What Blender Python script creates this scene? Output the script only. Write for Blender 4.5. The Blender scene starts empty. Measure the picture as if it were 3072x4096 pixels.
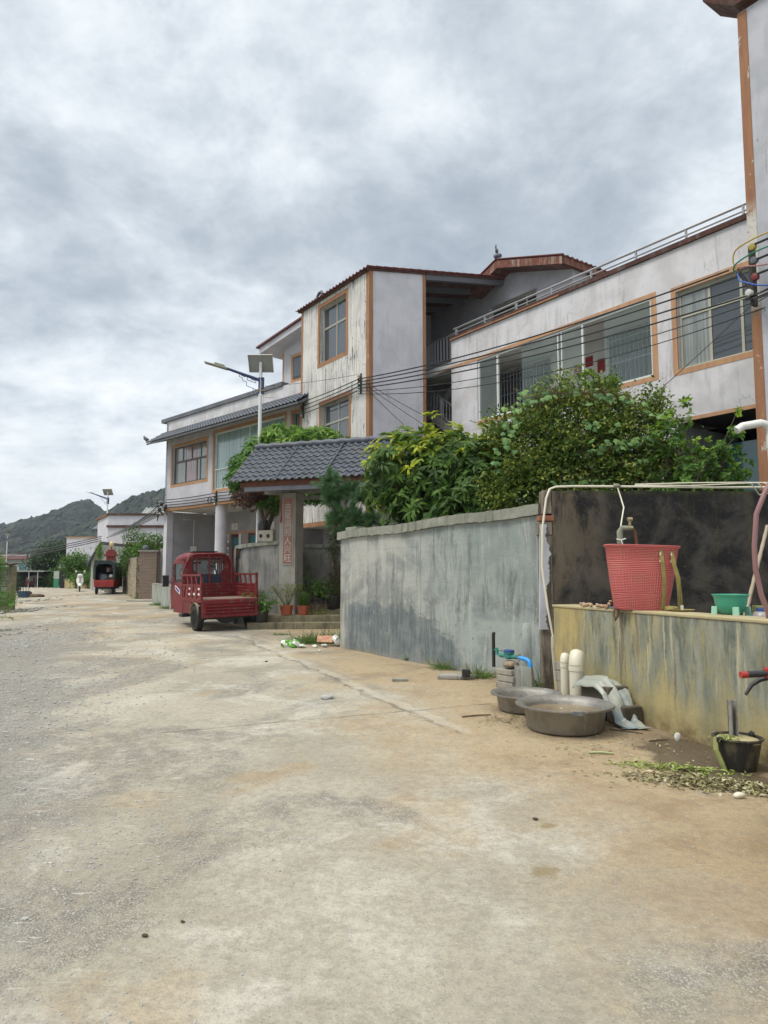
import bpy, bmesh, math, random
import numpy as np
from mathutils import Vector, Matrix
random.seed(7); RNG = np.random.default_rng(11)
R = math.radians
scn = bpy.context.scene
col = scn.collection
# ------------------------------------------------------------ camera
cd = bpy.data.cameras.new('camera'); cam = bpy.data.objects.new('camera', cd); col.objects.link(cam)
cam.location = (0, 0, 1.6); cam.rotation_euler = (R(90 + 5.088), 0, 0)
cd.sensor_fit = 'HORIZONTAL'; cd.sensor_width = 36; cd.lens = 2830 / 3072 * 36; cd.clip_start = .05; cd.clip_end = 6000
scn.camera = cam
scn.view_settings.view_transform = 'Standard'; scn.view_settings.look = 'None'
scn.view_settings.exposure = 0.46; scn.view_settings.gamma = 1
scn.cycles.use_denoising = True
scn.cycles.max_bounces = 7; scn.cycles.diffuse_bounces = 3; scn.cycles.glossy_bounces = 3
scn.cycles.transparent_max_bounces = 12; scn.cycles.volume_bounces = 0; scn.cycles.transmission_bounces = 4
scn.cycles.sample_clamp_indirect = 4

# ------------------------------------------------------------ node helper
class NT:
    def __init__(s, tree): s.t = tree; s.N = tree.nodes; s.L = tree.links
    def n(s, ty, **k):
        o = s.N.new(ty)
        for a, b in k.items(): setattr(o, a, b)
        return o
    def put(s, sock, v):
        if v is None: return
        if isinstance(v, bpy.types.NodeSocket): s.L.new(v, sock)
        else:
            if isinstance(v, (tuple, list)) and sock.type == 'RGBA' and len(v) == 3: v = (*v, 1)
            sock.default_value = v
    def obj(s): return s.n('ShaderNodeTexCoord').outputs['Object']
    def gen(s): return s.n('ShaderNodeTexCoord').outputs['Generated']
    def map(s, v, sc=(1, 1, 1), loc=(0, 0, 0), rot=(0, 0, 0)):
        m = s.n('ShaderNodeMapping'); s.put(m.inputs[0], v); m.inputs['Scale'].default_value = sc
        m.inputs['Location'].default_value = loc; m.inputs['Rotation'].default_value = rot
        return m.outputs[0]
    def noise(s, v, scale=5, det=4, rough=.55, dist=0.):
        o = s.n('ShaderNodeTexNoise'); s.put(o.inputs['Vector'], v)
        s.put(o.inputs['Scale'], scale); o.inputs['Detail'].default_value = det
        o.inputs['Roughness'].default_value = rough; o.inputs['Distortion'].default_value = dist
        return o.outputs['Fac']
    def vor(s, v, scale=5, feat='F1', out='Distance', rnd=1.):
        o = s.n('ShaderNodeTexVoronoi', feature=feat); s.put(o.inputs['Vector'], v)
        s.put(o.inputs['Scale'], scale); o.inputs['Randomness'].default_value = rnd
        return o.outputs[out]
    def ramp(s, f, st, interp='LINEAR'):
        o = s.n('ShaderNodeValToRGB'); s.put(o.inputs[0], f); cr = o.color_ramp; cr.interpolation = interp
        while len(cr.elements) > 1: cr.elements.remove(cr.elements[-1])
        for i, (p, c) in enumerate(st):
            e = cr.elements[0] if i == 0 else cr.elements.new(p)
            e.position = p
            if not isinstance(c, (tuple, list)): c = (c, c, c)
            e.color = (*c[:3], 1)
        return o.outputs[0]
    def mix(s, f, a, b, bl='MIX'):
        o = s.n('ShaderNodeMix', data_type='RGBA', blend_type=bl)
        s.put(o.inputs[0], f); s.put(o.inputs[6], a); s.put(o.inputs[7], b)
        return o.outputs[2]
    def m(s, op, a, b=None, c=None, cl=False):
        o = s.n('ShaderNodeMath', operation=op, use_clamp=cl); s.put(o.inputs[0], a)
        if b is not None: s.put(o.inputs[1], b)
        if c is not None: s.put(o.inputs[2], c)
        return o.outputs[0]
    def sm(s, v, lo, hi, a=0., b=1.):
        o = s.n('ShaderNodeMapRange', interpolation_type='SMOOTHSTEP'); s.put(o.inputs[0], v)
        for i, x in ((1, lo), (2, hi), (3, a), (4, b)): s.put(o.inputs[i], x)
        return o.outputs[0]
    def sep(s, v):
        o = s.n('ShaderNodeSeparateXYZ'); s.put(o.inputs[0], v); return o.outputs
    def comb(s, x, y, z):
        o = s.n('ShaderNodeCombineXYZ')
        for i, a in enumerate((x, y, z)): s.put(o.inputs[i], a)
        return o.outputs[0]
    def vadd(s, a, b):
        o = s.n('ShaderNodeVectorMath', operation='ADD'); s.put(o.inputs[0], a); s.put(o.inputs[1], b); return o.outputs[0]
    def bump(s, h, st=.5, d=.02, nrm=None):
        o = s.n('ShaderNodeBump'); s.put(o.inputs['Height'], h); o.inputs['Strength'].default_value = st
        o.inputs['Distance'].default_value = d
        if nrm is not None: s.put(o.inputs['Normal'], nrm)
        return o.outputs[0]
    def line(s, X, Y, p, q, w, f):  # mask near the line p-q (object xy), width w, soft f
        dx, dy = q[0] - p[0], q[1] - p[1]; l = math.hypot(dx, dy); dx /= l; dy /= l
        ax = s.m('SUBTRACT', X, p[0]); ay = s.m('SUBTRACT', Y, p[1])
        d = s.m('ABSOLUTE', s.m('SUBTRACT', s.m('MULTIPLY', ax, dy), s.m('MULTIPLY', ay, dx)))
        t = s.m('ADD', s.m('MULTIPLY', ax, dx), s.m('MULTIPLY', ay, dy))
        a = s.sm(d, w, w + f, 1., 0.)
        b = s.m('MULTIPLY', s.sm(t, -.05, .1), s.sm(t, l - .1, l + .05, 1., 0.))
        return s.m('MULTIPLY', a, b)

def Mat(name, col_=(.5, .5, .5), rough=.7, metal=0., bump=None, spec=None, fn=None, **k):
    """fn(n) -> dict(color, rough, bump, ...)"""
    mt = bpy.data.materials.new(name); mt.use_nodes = True
    n = NT(mt.node_tree); p = mt.node_tree.nodes['Principled BSDF']
    d = dict(color=col_, rough=rough, metal=metal)
    d.update(k)
    if fn: d.update(fn(n) or {})
    n.put(p.inputs['Base Color'], d['color']); n.put(p.inputs['Roughness'], d['rough']); n.put(p.inputs['Metallic'], d['metal'])
    if 'bump' in d and d['bump'] is not None: n.put(p.inputs['Normal'], d['bump'])
    if spec is not None: p.inputs['Specular IOR Level'].default_value = spec
    if 'coat' in d: p.inputs['Coat Weight'].default_value = d['coat']; p.inputs['Coat Roughness'].default_value = .15
    if 'alpha' in d: n.put(p.inputs['Alpha'], d['alpha'])
    if 'trans' in d:   # mix with translucent
        tr = n.n('ShaderNodeBsdfTranslucent'); n.put(tr.inputs[0], d.get('tcol', d['color']))
        mx = n.n('ShaderNodeMixShader'); mx.inputs[0].default_value = d['trans']
        n.L.new(p.outputs[0], mx.inputs[1]); n.L.new(tr.outputs[0], mx.inputs[2])
        n.L.new(mx.outputs[0], mt.node_tree.nodes['Material Output'].inputs[0])
    return mt

# ------------------------------------------------------------ world: overcast sky over a Nishita sky
W = bpy.data.worlds.new('World'); scn.world = W; W.use_nodes = True
wn = NT(W.node_tree); bg = W.node_tree.nodes['Background']
SUN_EL, SUN_AZ = 56, -112      # azimuth from +Y; negative is to the left, so the veiled sun stands high behind the left shoulder
sk = wn.n('ShaderNodeTexSky', sky_type='NISHITA', sun_disc=False)
sk.sun_elevation = R(SUN_EL); sk.sun_rotation = R(SUN_AZ); sk.altitude = 900; sk.dust_density = 2
d = wn.gen(); sx, sy, sz = wn.sep(d)
zz = wn.m('ADD', wn.m('MAXIMUM', sz, 0.0), .30)
cu = wn.m('DIVIDE', sx, zz); cv = wn.m('DIVIDE', sy, zz)
cp = wn.comb(cu, cv, 0.)
n1 = wn.noise(wn.map(cp, (1, 1, 1), (3.1, 1.7, 0)), 1.25, 9, .60, .2)
n2 = wn.noise(wn.map(cp, (1, 1, 1), (7.3, 4.2, 2)), 4.6, 9, .64, .2)
n3 = wn.noise(wn.map(cp, (1, 1, 1), (1.3, 9.2, 5)), .6, 3, .5, .1)
cl = wn.m('ADD', wn.m('ADD', wn.m('MULTIPLY', n1, .50), wn.m('MULTIPLY', n2, .33)), wn.m('MULTIPLY', n3, .34))
cc = wn.ramp(cl, [(.455, (.295, .34, .39)), (.52, (.385, .435, .485)), (.572, (.505, .555, .60)), (.62, (.645, .69, .725)), (.685, (.80, .83, .85))])
warm = wn.sm(sz, .0, .22, 1., 0.)
cc = wn.mix(wn.m('MULTIPLY', warm, .40), cc, (.86, .90, .87))
# overcast skies are brighter overhead (CIE overcast), above what the picture shows
up = wn.sm(sz, .66, .95, 1., 3.0); cc = wn.mix(wn.sm(sz, .66, .9), cc, wn.mix(1., cc, (1.08, 1., .90), 'MULTIPLY'))
sc_ = wn.n('ShaderNodeVectorMath', operation='SCALE'); wn.put(sc_.inputs[0], cc); wn.put(sc_.inputs['Scale'], up)
sk2 = wn.n('ShaderNodeVectorMath', operation='SCALE'); wn.put(sk2.inputs[0], sk.outputs[0]); sk2.inputs['Scale'].default_value = .10
fin = wn.mix(.92, sk2.outputs[0], sc_.outputs[0])
wn.put(bg.inputs[0], fin); bg.inputs[1].default_value = 1.0
# ------------------------------------------------------------ sun (veiled)
sl = bpy.data.lights.new('sun', 'SUN'); sl.energy = 1.5; sl.angle = R(22); sl.color = (1, .93, .82)
so = bpy.data.objects.new('sun', sl); col.objects.link(so)
# direction towards the sun
az = R(SUN_AZ); sdir = Vector((math.sin(az) * math.cos(R(SUN_EL)), math.cos(az) * math.cos(R(SUN_EL)), math.sin(R(SUN_EL))))
so.rotation_euler = sdir.to_track_quat('Z', 'Y').to_euler(); so.location = (0, 0, 40)

# ------------------------------------------------------------ object helpers
def tag(o, label=None, cat=None, group=None, kind=None):
    if label: o['label'] = label
    if cat: o['category'] = cat
    if group: o['group'] = group
    if kind: o['kind'] = kind
    return o
def thing(name, label, cat, loc=(0, 0, 0), rz=0., group=None, rot=None):
    o = bpy.data.objects.new(name, None); col.objects.link(o); o.empty_display_size = .2
    o.location = loc; o.rotation_euler = rot if rot else (0, 0, R(rz))
    return tag(o, label, cat, group)
class MB:
    def __init__(s): s.v = []; s.f = []; s.M = Matrix()
    def at(s, loc=(0, 0, 0), rot=(0, 0, 0)):
        from mathutils import Euler
        s.M = Matrix.Translation(loc) @ Euler([R(a) for a in rot]).to_matrix().to_4x4(); return s
    def add(s, vs, fs):
        b = len(s.v); s.v += [tuple(s.M @ Vector(v)) for v in vs]; s.f += [tuple(b + i for i in f) for f in fs]; return s
    def box(s, x0, x1, y0, y1, z0, z1):
        vs = [(x, y, z) for z in (z0, z1) for y in (y0, y1) for x in (x0, x1)]
        return s.add(vs, [(0, 2, 3, 1), (4, 5, 7, 6), (0, 1, 5, 4), (2, 6, 7, 3), (0, 4, 6, 2), (1, 3, 7, 5)])
    def hexa(s, b, t):  # 4 bottom pts, 4 top pts ccw
        return s.add(list(b) + list(t), [(3, 2, 1, 0), (4, 5, 6, 7), (0, 1, 5, 4), (1, 2, 6, 5), (2, 3, 7, 6), (3, 0, 4, 7)])
    def quad(s, *p): return s.add(list(p), [tuple(range(len(p)))])
    def prism(s, pts, axis, a, b):
        """polygon pts (2D) extruded along axis from a to b. axis 'y': pts=(x,z); 'x': pts=(y,z); 'z': pts=(x,y)"""
        n = len(pts)
        def P(p, t): return (p[0], t, p[1]) if axis == 'y' else ((t, p[0], p[1]) if axis == 'x' else (p[0], p[1], t))
        vs = [P(p, a) for p in pts] + [P(p, b) for p in pts]
        return s.add(vs, [tuple(range(n)), tuple(range(2 * n - 1, n - 1, -1))] + [(i, i + n, (i + 1) % n + n, (i + 1) % n) for i in range(n)])
    def tube(s, pts, r, n=8, cap=True):
        pts = [Vector(p) for p in pts]; rs = r if isinstance(r, (list, tuple)) else [r] * len(pts)
        vs = []; fs = []; up = None
        for i, p in enumerate(pts):
            t = (pts[min(i + 1, len(pts) - 1)] - pts[max(i - 1, 0)])
            if t.length < 1e-9: t = Vector((0, 0, 1))
            t.normalize()
            if up is None: up = t.orthogonal().normalized()
            else:
                up = up - t * up.dot(t)
                up = up.normalized() if up.length > 1e-6 else t.orthogonal().normalized()
            w = t.cross(up)
            for k in range(n):
                a = 2 * math.pi * k / n; vs.append(tuple(p + (up * math.cos(a) + w * math.sin(a)) * rs[i]))
        for i in range(len(pts) - 1):
            for k in range(n):
                a = i * n + k; b = i * n + (k + 1) % n; fs.append((a, b, b + n, a + n))
        if cap: fs.append(tuple(range(n - 1, -1, -1))); fs.append(tuple(range(len(vs) - n, len(vs))))
        return s.add(vs, fs)
    def lathe(s, prof, n=24, sx=1, sy=1, sq=0.):
        vs = []; fs = []
        for (r, z) in prof:
            for k in range(n):
                a = 2 * math.pi * k / n; c, d_ = math.cos(a), math.sin(a)
                if sq: q = (abs(c) ** (2 + sq * 4) + abs(d_) ** (2 + sq * 4)) ** (-1 / (2 + sq * 4)); c *= q; d_ *= q
                vs.append((r * c * sx, r * d_ * sy, z))
        m = len(prof)
        for i in range(m - 1):
            for k in range(n):
                a = i * n + k; b = i * n + (k + 1) % n; fs.append((a, b, b + n, a + n))
        if prof[0][0] > 1e-6: fs.append(tuple(range(n - 1, -1, -1)))
        if prof[-1][0] > 1e-6: fs.append(tuple(range((m - 1) * n, m * n)))
        return s.add(vs, fs)
    def torus(s, R_, r, n=20, k=8, axis='x', sy=1):
        vs = []; fs = []
        for i in range(n):
            a = 2 * math.pi * i / n
            for j in range(k):
                b = 2 * math.pi * j / k; q = R_ + r * math.cos(b); w = r * sy * math.sin(b)
                p = (w, q * math.cos(a), q * math.sin(a)) if axis == 'x' else ((q * math.cos(a), q * math.sin(a), w) if axis == 'z' else (q * math.cos(a), w, q * math.sin(a)))
                vs.append(p)
        for i in range(n):
            for j in range(k): fs.append((i * k + j, i * k + (j + 1) % k, ((i + 1) % n) * k + (j + 1) % k, ((i + 1) % n) * k + j))
        return s.add(vs, fs)
    def blob(s, c, r, seed=0, n=2, amp=.25, sc=(1, 1, 1)):
        bm = bmesh.new(); bmesh.ops.create_icosphere(bm, subdivisions=n, radius=1)
        rg = random.Random(seed); k = [Vector((rg.uniform(-1, 1), rg.uniform(-1, 1), rg.uniform(-1, 1))).normalized() for _ in range(5)]
        vs = []
        for v in bm.verts:
            q = 1 + amp * sum(math.sin(3 * v.co.dot(u) + i) for i, u in enumerate(k)) / 3
            vs.append((c[0] + v.co.x * r * q * sc[0], c[1] + v.co.y * r * q * sc[1], c[2] + v.co.z * r * q * sc[2]))
        fs = [tuple(v.index for v in f.verts) for f in bm.faces]; bm.free(); return s.add(vs, fs)
    def jit(s, a, k=0):
        rg = random.Random(k); s.v = [(x + rg.uniform(-a, a), y + rg.uniform(-a, a), z + rg.uniform(-a, a)) for x, y, z in s.v]; return s
    def grid(s, fn, nu, nv):
        vs = [fn(u / nu, v / nv) for v in range(nv + 1) for u in range(nu + 1)]
        return s.add(vs, [(v * (nu + 1) + u, v * (nu + 1) + u + 1, (v + 1) * (nu + 1) + u + 1, (v + 1) * (nu + 1) + u) for v in range(nv) for u in range(nu)])
    def build(s, name, mat, parent=None, smooth=None, bevel=0., solid=0.):
        me = bpy.data.meshes.new(name); me.from_pydata(s.v, [], s.f); me.validate()
        if smooth:
            me.polygons.foreach_set('use_smooth', [True] * len(me.polygons)); me.set_sharp_from_angle(angle=R(smooth if smooth is not True else 50))
        me.materials.append(mat); o = bpy.data.objects.new(name, me); col.objects.link(o); o.parent = parent
        if solid: q = o.modifiers.new('t', 'SOLIDIFY'); q.thickness = solid; q.offset = 0
        if bevel: q = o.modifiers.new('b', 'BEVEL'); q.width = bevel; q.segments = 2; q.limit_method = 'ANGLE'; q.angle_limit = R(40)
        return o
def mk(name, mat, parent, *boxes, **k):
    m = MB()
    for b in boxes: m.box(*b)
    return m.build(name, mat, parent, **k)
def copy_tree(o, parent=None):
    c = o.copy(); col.objects.link(c); c.parent = parent
    for ch in list(o.children): copy_tree(ch, c)
    return c
def gz(y): return .0135 * y if y < 45 else max(.6075 - .0138 * (y - 45), -.45)
def gp(x, y, dz=0.): return (x, y, gz(y) + dz)
def text(body, size, mat, parent, loc, rot=(90, 0, 0), ext=.003, name='lettering', vertical=False, sx=1., spacing=1.05):
    cu_ = bpy.data.curves.new(name, 'FONT'); cu_.body = '\n'.join(body) if vertical else body
    cu_.size = size; cu_.extrude = ext; cu_.align_x = 'CENTER'; cu_.align_y = 'TOP' if vertical else 'CENTER'; cu_.space_line = spacing; cu_.resolution_u = 2
    to = bpy.data.objects.new(name, cu_); col.objects.link(to)
    dg = bpy.context.evaluated_depsgraph_get(); me = bpy.data.meshes.new_from_object(to.evaluated_get(dg))
    bpy.data.objects.remove(to); me.materials.clear(); me.materials.append(mat); me.name = name
    o = bpy.data.objects.new(name, me); col.objects.link(o); o.parent = parent; o.location = loc; o.rotation_euler = [R(a) for a in rot]; o.scale = (sx, 1, 1)
    return o

# ------------------------------------------------------------ materials
def plaster(name, a=(.60, .60, .66), b=(.47, .47, .52), streak=.35, mold=.15, crack=.5, moldc=(.06, .06, .06), ss=1., bumpd=.006, lo=0.):
    def f(n):
        o = n.obj(); x, y, z = n.sep(o)
        c = n.mix(n.sm(n.noise(o, 1.1, 6, .6, .4), .38, .66), a, b)
        c = n.mix(n.m('MULTIPLY', n.sm(n.noise(o, 14, 5, .7), .5, .75), .18), c, (.36, .36, .38))
        wo = n.vadd(o, n.comb(n.m('MULTIPLY', n.noise(o, 1.7, 5, .7), .14), 0., 0.))
        st = n.noise(n.map(wo, (5 * ss, 5 * ss, .35)), 1.4, 8, .72, .5)
        pat = n.noise(n.map(o, (1, 1, 1), (5, 2, 9)), .8, 3, .5)
        sm_ = n.m('MULTIPLY', n.sm(st, .50 - lo, .66 - lo), n.sm(pat, .42 - lo * 2, .58 - lo * 2))
        c = n.mix(n.m('MULTIPLY', sm_, streak), c, (.26, .26, .26))
        mo = n.noise(n.map(o, (7 * ss, 7 * ss, .9), (3, 3, 3)), 1.3, 8, .75, .6)
        pm = n.noise(n.map(o, (1, 1, .8), (15, 12, 9)), .9, 4, .6)
        mm = n.m('MULTIPLY', n.sm(mo, .57 - lo * .6, .64 - lo * .6), n.sm(pm, .50 - lo, .58 - lo))
        c = n.mix(n.m('MULTIPLY', mm, mold, cl=True), c, moldc)
        cr = n.vor(n.vadd(o, n.comb(n.m('MULTIPLY', n.noise(o, 2.2, 6, .7), .9), 0., n.m('MULTIPLY', n.noise(n.map(o, (1, 1, 1), (7, 7, 7)), 2.2, 6, .7), .9))), .45, 'DISTANCE_TO_EDGE')
        cm = n.m('MULTIPLY', n.sm(cr, .0, .006, 1., 0.), n.sm(n.noise(o, .7, 2), .46, .56))
        c = n.mix(n.m('MULTIPLY', cm, crack * .6), c, (.16, .15, .15))
        h = n.m('ADD', n.noise(o, 30, 6, .7), n.m('MULTIPLY', n.noise(o, 3, 3), 1.5))
        return dict(color=c, rough=.88, bump=n.bump(h, .5, bumpd))
    return Mat(name, fn=f)
M = {}
M['white'] = plaster('white_plaster', (.63, .62, .665), (.54, .535, .575), .35, .10, .6)
M['white2'] = plaster('white_plaster_left', (.56, .555, .60), (.47, .465, .51), .22, .1, .4)
M['moldy'] = plaster('streaked_plaster', (.70, .69, .66), (.56, .55, .53), .6, 1.7, .8, ss=1.5, lo=.04)
M['parapet'] = plaster('parapet_plaster', (.66, .65, .68), (.53, .52, .53), .5, .35, .8)
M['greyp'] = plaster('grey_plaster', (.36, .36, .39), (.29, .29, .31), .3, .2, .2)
M['inner'] = plaster('inner_plaster', (.64, .64, .62), (.56, .56, .55), .15, .05, .1)
M['rb'] = plaster('right_house_plaster', (.50, .51, .56), (.40, .41, .45), .25, .9, .5, moldc=(.05, .05, .045))
def f(n):
    o = n.obj()
    c = n.mix(n.sm(n.noise(n.map(o, (3, 3, .5)), 2, 6, .65), .35, .7), (.37, .185, .09), (.28, .135, .07))
    c = n.mix(n.m('MULTIPLY', n.sm(n.noise(n.map(o, (4, 4, 1.5)), 3, 8, .75), .60, .68), .7), c, (.5, .47, .42))
    return dict(color=c, rough=.8, bump=n.bump(n.noise(o, 25, 5), .4, .004))
M['orange'] = Mat('orange_paint', fn=f)
def f(n):
    o = n.obj()
    c = n.mix(n.sm(n.noise(n.map(o, (3, 3, .5)), 2, 6, .65), .35, .7), (.50, .29, .16), (.40, .22, .12))
    return dict(color=c, rough=.8, bump=n.bump(n.noise(o, 25, 5), .4, .004))
M['peach'] = Mat('faded_orange_paint', fn=f)
def concrete(name, a, b, c3, scale=1., lo=.5):
    def f(n):
        o = n.obj(); c = n.mix(n.sm(n.noise(o, 2.2 * scale, 7, .65, .5), .35, .68), a, b)
        c = n.mix(n.sm(n.noise(n.map(o, (4, 4, .5), (4, 5, 6)), 1.5 * scale, 7, .7, .4), lo, lo + .2), c, c3)
        c = n.mix(n.m('MULTIPLY', n.sm(n.noise(o, 40 * scale, 4, .7), .5, .8), .5), c, a)
        return dict(color=c, rough=.92, bump=n.bump(n.m('ADD', n.noise(o, 22, 8, .75), n.noise(o, 5, 4)), .7, .012))
    return Mat(name, fn=f)
M['conc'] = concrete('bare_concrete', (.30, .29, .26), (.21, .205, .185), (.13, .13, .12))
M['concl'] = concrete('pale_concrete', (.36, .35, .31), (.27, .26, .23), (.17, .165, .14))
M['cope'] = concrete('coping_concrete', (.29, .295, .25), (.20, .21, .17), (.10, .105, .08))
M['step'] = concrete('step_concrete', (.26, .23, .15), (.16, .14, .09), (.06, .06, .045), 2.)
M['block'] = concrete('block_concrete', (.34, .32, .27), (.25, .24, .21), (.15, .15, .12), 2.)
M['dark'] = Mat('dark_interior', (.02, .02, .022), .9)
def f(n):
    o = n.obj(); c = n.mix(n.sm(n.noise(o, 3, 5, .6), .35, .7), (.088, .100, .130), (.058, .066, .082))
    c = n.mix(n.m('MULTIPLY', n.sm(n.noise(o, 1.1, 6, .7, .4), .5, .68), .45), c, (.12, .12, .115))
    return dict(color=c, rough=.55, bump=n.bump(n.noise(o, 30, 5), .3, .003))
M['tile'] = Mat('grey_roof_tile', fn=f)
def f(n):
    o = n.obj(); c = n.mix(n.sm(n.noise(o, 4, 5, .7), .35, .7), (.16, .045, .04), (.08, .03, .03))
    return dict(color=c, rough=.6, bump=n.bump(n.noise(o, 30, 5), .4, .004))
M['redtile'] = Mat('maroon_roof_tile', fn=f)
M['soffit'] = concrete('soffit_board', (.10, .04, .03), (.06, .028, .024), (.14, .12, .11))
M['barge'] = concrete('red_barge_board', (.19, .065, .045), (.12, .045, .03), (.40, .35, .28), 2., .48)
M['beam'] = Mat('grey_painted_beam', (.11, .115, .13), .6)
M['eavegrey'] = concrete('eave_grey_paint', (.15, .16, .18), (.11, .12, .14), (.22, .22, .21))
M['steel'] = Mat('stainless_steel', (.36, .36, .37), .42, .7)
M['alum'] = Mat('aged_aluminium', (.40, .39, .34), .45, .35)
M['bronze'] = Mat('brown_window_frame', (.11, .085, .07), .5, .2)
M['paleframe'] = Mat('pale_window_frame', (.42, .41, .33), .5, .1)
M['greenwhite'] = Mat('white_frame', (.62, .66, .64), .5)
def glassy(name, c=(.03, .04, .045), c2=(.06, .07, .08), ro=.06, curtain=None):
    def f(n):
        o = n.obj(); k = n.mix(n.noise(n.map(o, (.5, .5, .8)), 1.3, 2), c, c2)
        if curtain:
            w = n.sm(n.noise(n.map(o, (22, 22, .35)), 1, 3, .6), .35, .65); k = n.mix(w, curtain[0], curtain[1])
        return dict(color=k, rough=ro, bump=n.bump(n.noise(o, 1.6, 2), .12, .02))
    return Mat(name, spec=.85, fn=f, coat=.6)
M['glass'] = glassy('window_glass')
M['glasscurt'] = glassy('curtained_glass', ro=.12, curtain=((.16, .18, .17), (.28, .30, .28)))
M['glassgreen'] = glassy('green_curtained_glass', ro=.12, curtain=((.17, .27, .27), (.30, .42, .40)))
M['glasspink'] = glassy('pink_curtained_glass', ro=.15, curtain=((.20, .12, .12), (.36, .26, .25)))
M['glassteal'] = glassy('teal_glass', (.02, .14, .16), (.04, .24, .26))
def f(n):
    o = n.obj(); return dict(color=(.32, .42, .41), rough=.04, alpha=.13, bump=n.bump(n.noise(o, 1.3, 2), .1, .02))
M['clear'] = Mat('clear_green_glass', spec=.9, fn=f)
def paint(name, c, c2=None, ro=.42, dirt=.5, dc=(.17, .13, .10), coat=.15):
    def f(n):
        o = n.obj(); k = n.mix(n.sm(n.noise(o, 2.5, 4), .35, .7), c, c2 or tuple(q * .75 for q in c))
        dm = n.m('MULTIPLY', n.sm(n.noise(o, 7, 8, .72, .3), .50, .68), dirt)
        k = n.mix(dm, k, dc)
        return dict(color=k, rough=n.m('ADD', n.m('MULTIPLY', dm, .4), ro), bump=n.bump(n.noise(o, 50, 3), .1, .002))
    return Mat(name, fn=f, coat=coat)
M['red'] = paint('red_truck_paint', (.185, .010, .016), (.125, .008, .012), .52, dirt=.75, coat=.0)
M['redb'] = paint('bright_red_paint', (.36, .025, .02), (.28, .02, .02), .4)
M['bedtop'] = Mat('dusty_bed_floor', (.22, .15, .12), .85)
M['rubber'] = Mat('tyre_rubber', (.028, .027, .025), .85)
M['mud'] = Mat('muddy_rim', (.30, .25, .17), .9)
M['blackp'] = Mat('black_plastic', (.02, .02, .022), .45)
M['bluep'] = Mat('dark_blue_vinyl', (.025, .035, .06), .5)
M['whitep'] = Mat('white_plastic', (.72, .72, .68), .4)
M['cream'] = Mat('cream_pvc', (.66, .62, .50), .42)
M['creamold'] = Mat('stained_pvc', (.48, .45, .35), .5)
M['cable'] = Mat('black_cable', (.015, .017, .02), .45)
M['poleW'] = Mat('white_pole_paint', (.68, .70, .70), .4)
M['navy'] = Mat('navy_paint', (.015, .03, .12), .4)
M['panelback'] = Mat('solar_panel_back', (.30, .31, .29), .5)
M['panelfront'] = Mat('solar_panel_cells', (.02, .03, .07), .2)
M['wood'] = concrete('brown_timber', (.16, .06, .035), (.11, .045, .03), (.06, .035, .03))
M['redwood'] = Mat('red_door_paint', (.17, .02, .02), .5)
M['terracotta'] = Mat('terracotta_plastic', (.33, .085, .045), .6)
M['blackpot'] = Mat('black_pot_plastic', (.035, .033, .032), .65)
M['soil'] = Mat('potting_soil', (.05, .035, .025), .95)
M['paper'] = Mat('white_paper', (.68, .67, .62), .8)
M['ink'] = Mat('black_ink', (.02, .02, .02), .8)
M['silver'] = Mat('silver_lettering', (.50, .49, .46), .6)
M['redpaper'] = concrete('faded_red_paper', (.33, .15, .11), (.31, .19, .15), (.42, .32, .25), 2., .52)
M['postred'] = Mat('red_poster_paper', (.26, .02, .02), .6)
def f(n):
    o = n.obj(); c = n.mix(n.sm(n.noise(n.map(o, (6, 6, 1)), 2, 6, .7), .35, .7), (.13, .095, .06), (.07, .05, .035))
    return dict(color=c, rough=.95, bump=n.bump(n.noise(n.map(o, (20, 20, 4)), 2, 5, .7), .7, .01))
M['bark'] = Mat('bark', fn=f)
def leafmat(name, dark, mid, lite, tr=.36, ro=.52):
    def f(n):
        a = n.n('ShaderNodeAttribute', attribute_name='tint').outputs['Fac']
        c = n.ramp(a, [(0, dark), (.55, mid), (1, lite)])
        return dict(color=c, tcol=c, rough=ro)
    return Mat(name, fn=f, trans=tr, spec=.3)
M['mango'] = leafmat('mango_leaf', (.045, .10, .025), (.12, .23, .035), (.50, .55, .05))
M['mangoL'] = leafmat('mango_leaf_light', (.07, .17, .035), (.16, .31, .06), (.30, .46, .08))
M['fine'] = leafmat('small_leaf', (.045, .085, .022), (.12, .20, .04), (.34, .37, .07))
M['vine'] = leafmat('vine_leaf', (.08, .18, .06), (.16, .30, .11), (.26, .42, .13))
M['lemon'] = leafmat('citrus_leaf', (.06, .14, .025), (.15, .28, .04), (.34, .50, .06))
M['pine'] = leafmat('pine_needle', (.04, .10, .045), (.09, .19, .08), (.17, .29, .12), .25)
M['dead'] = leafmat('dead_leaf', (.05, .02, .018), (.10, .045, .03), (.16, .09, .05), .1)
M['grass'] = leafmat('grass_blade', (.04, .09, .015), (.09, .17, .03), (.2, .26, .06))
M['fart'] = leafmat('far_leaf', (.02, .045, .018), (.045, .085, .03), (.09, .14, .045), .15)
M['farl'] = leafmat('far_bright_leaf', (.04, .10, .015), (.09, .2, .03), (.18, .32, .05), .2)

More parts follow.
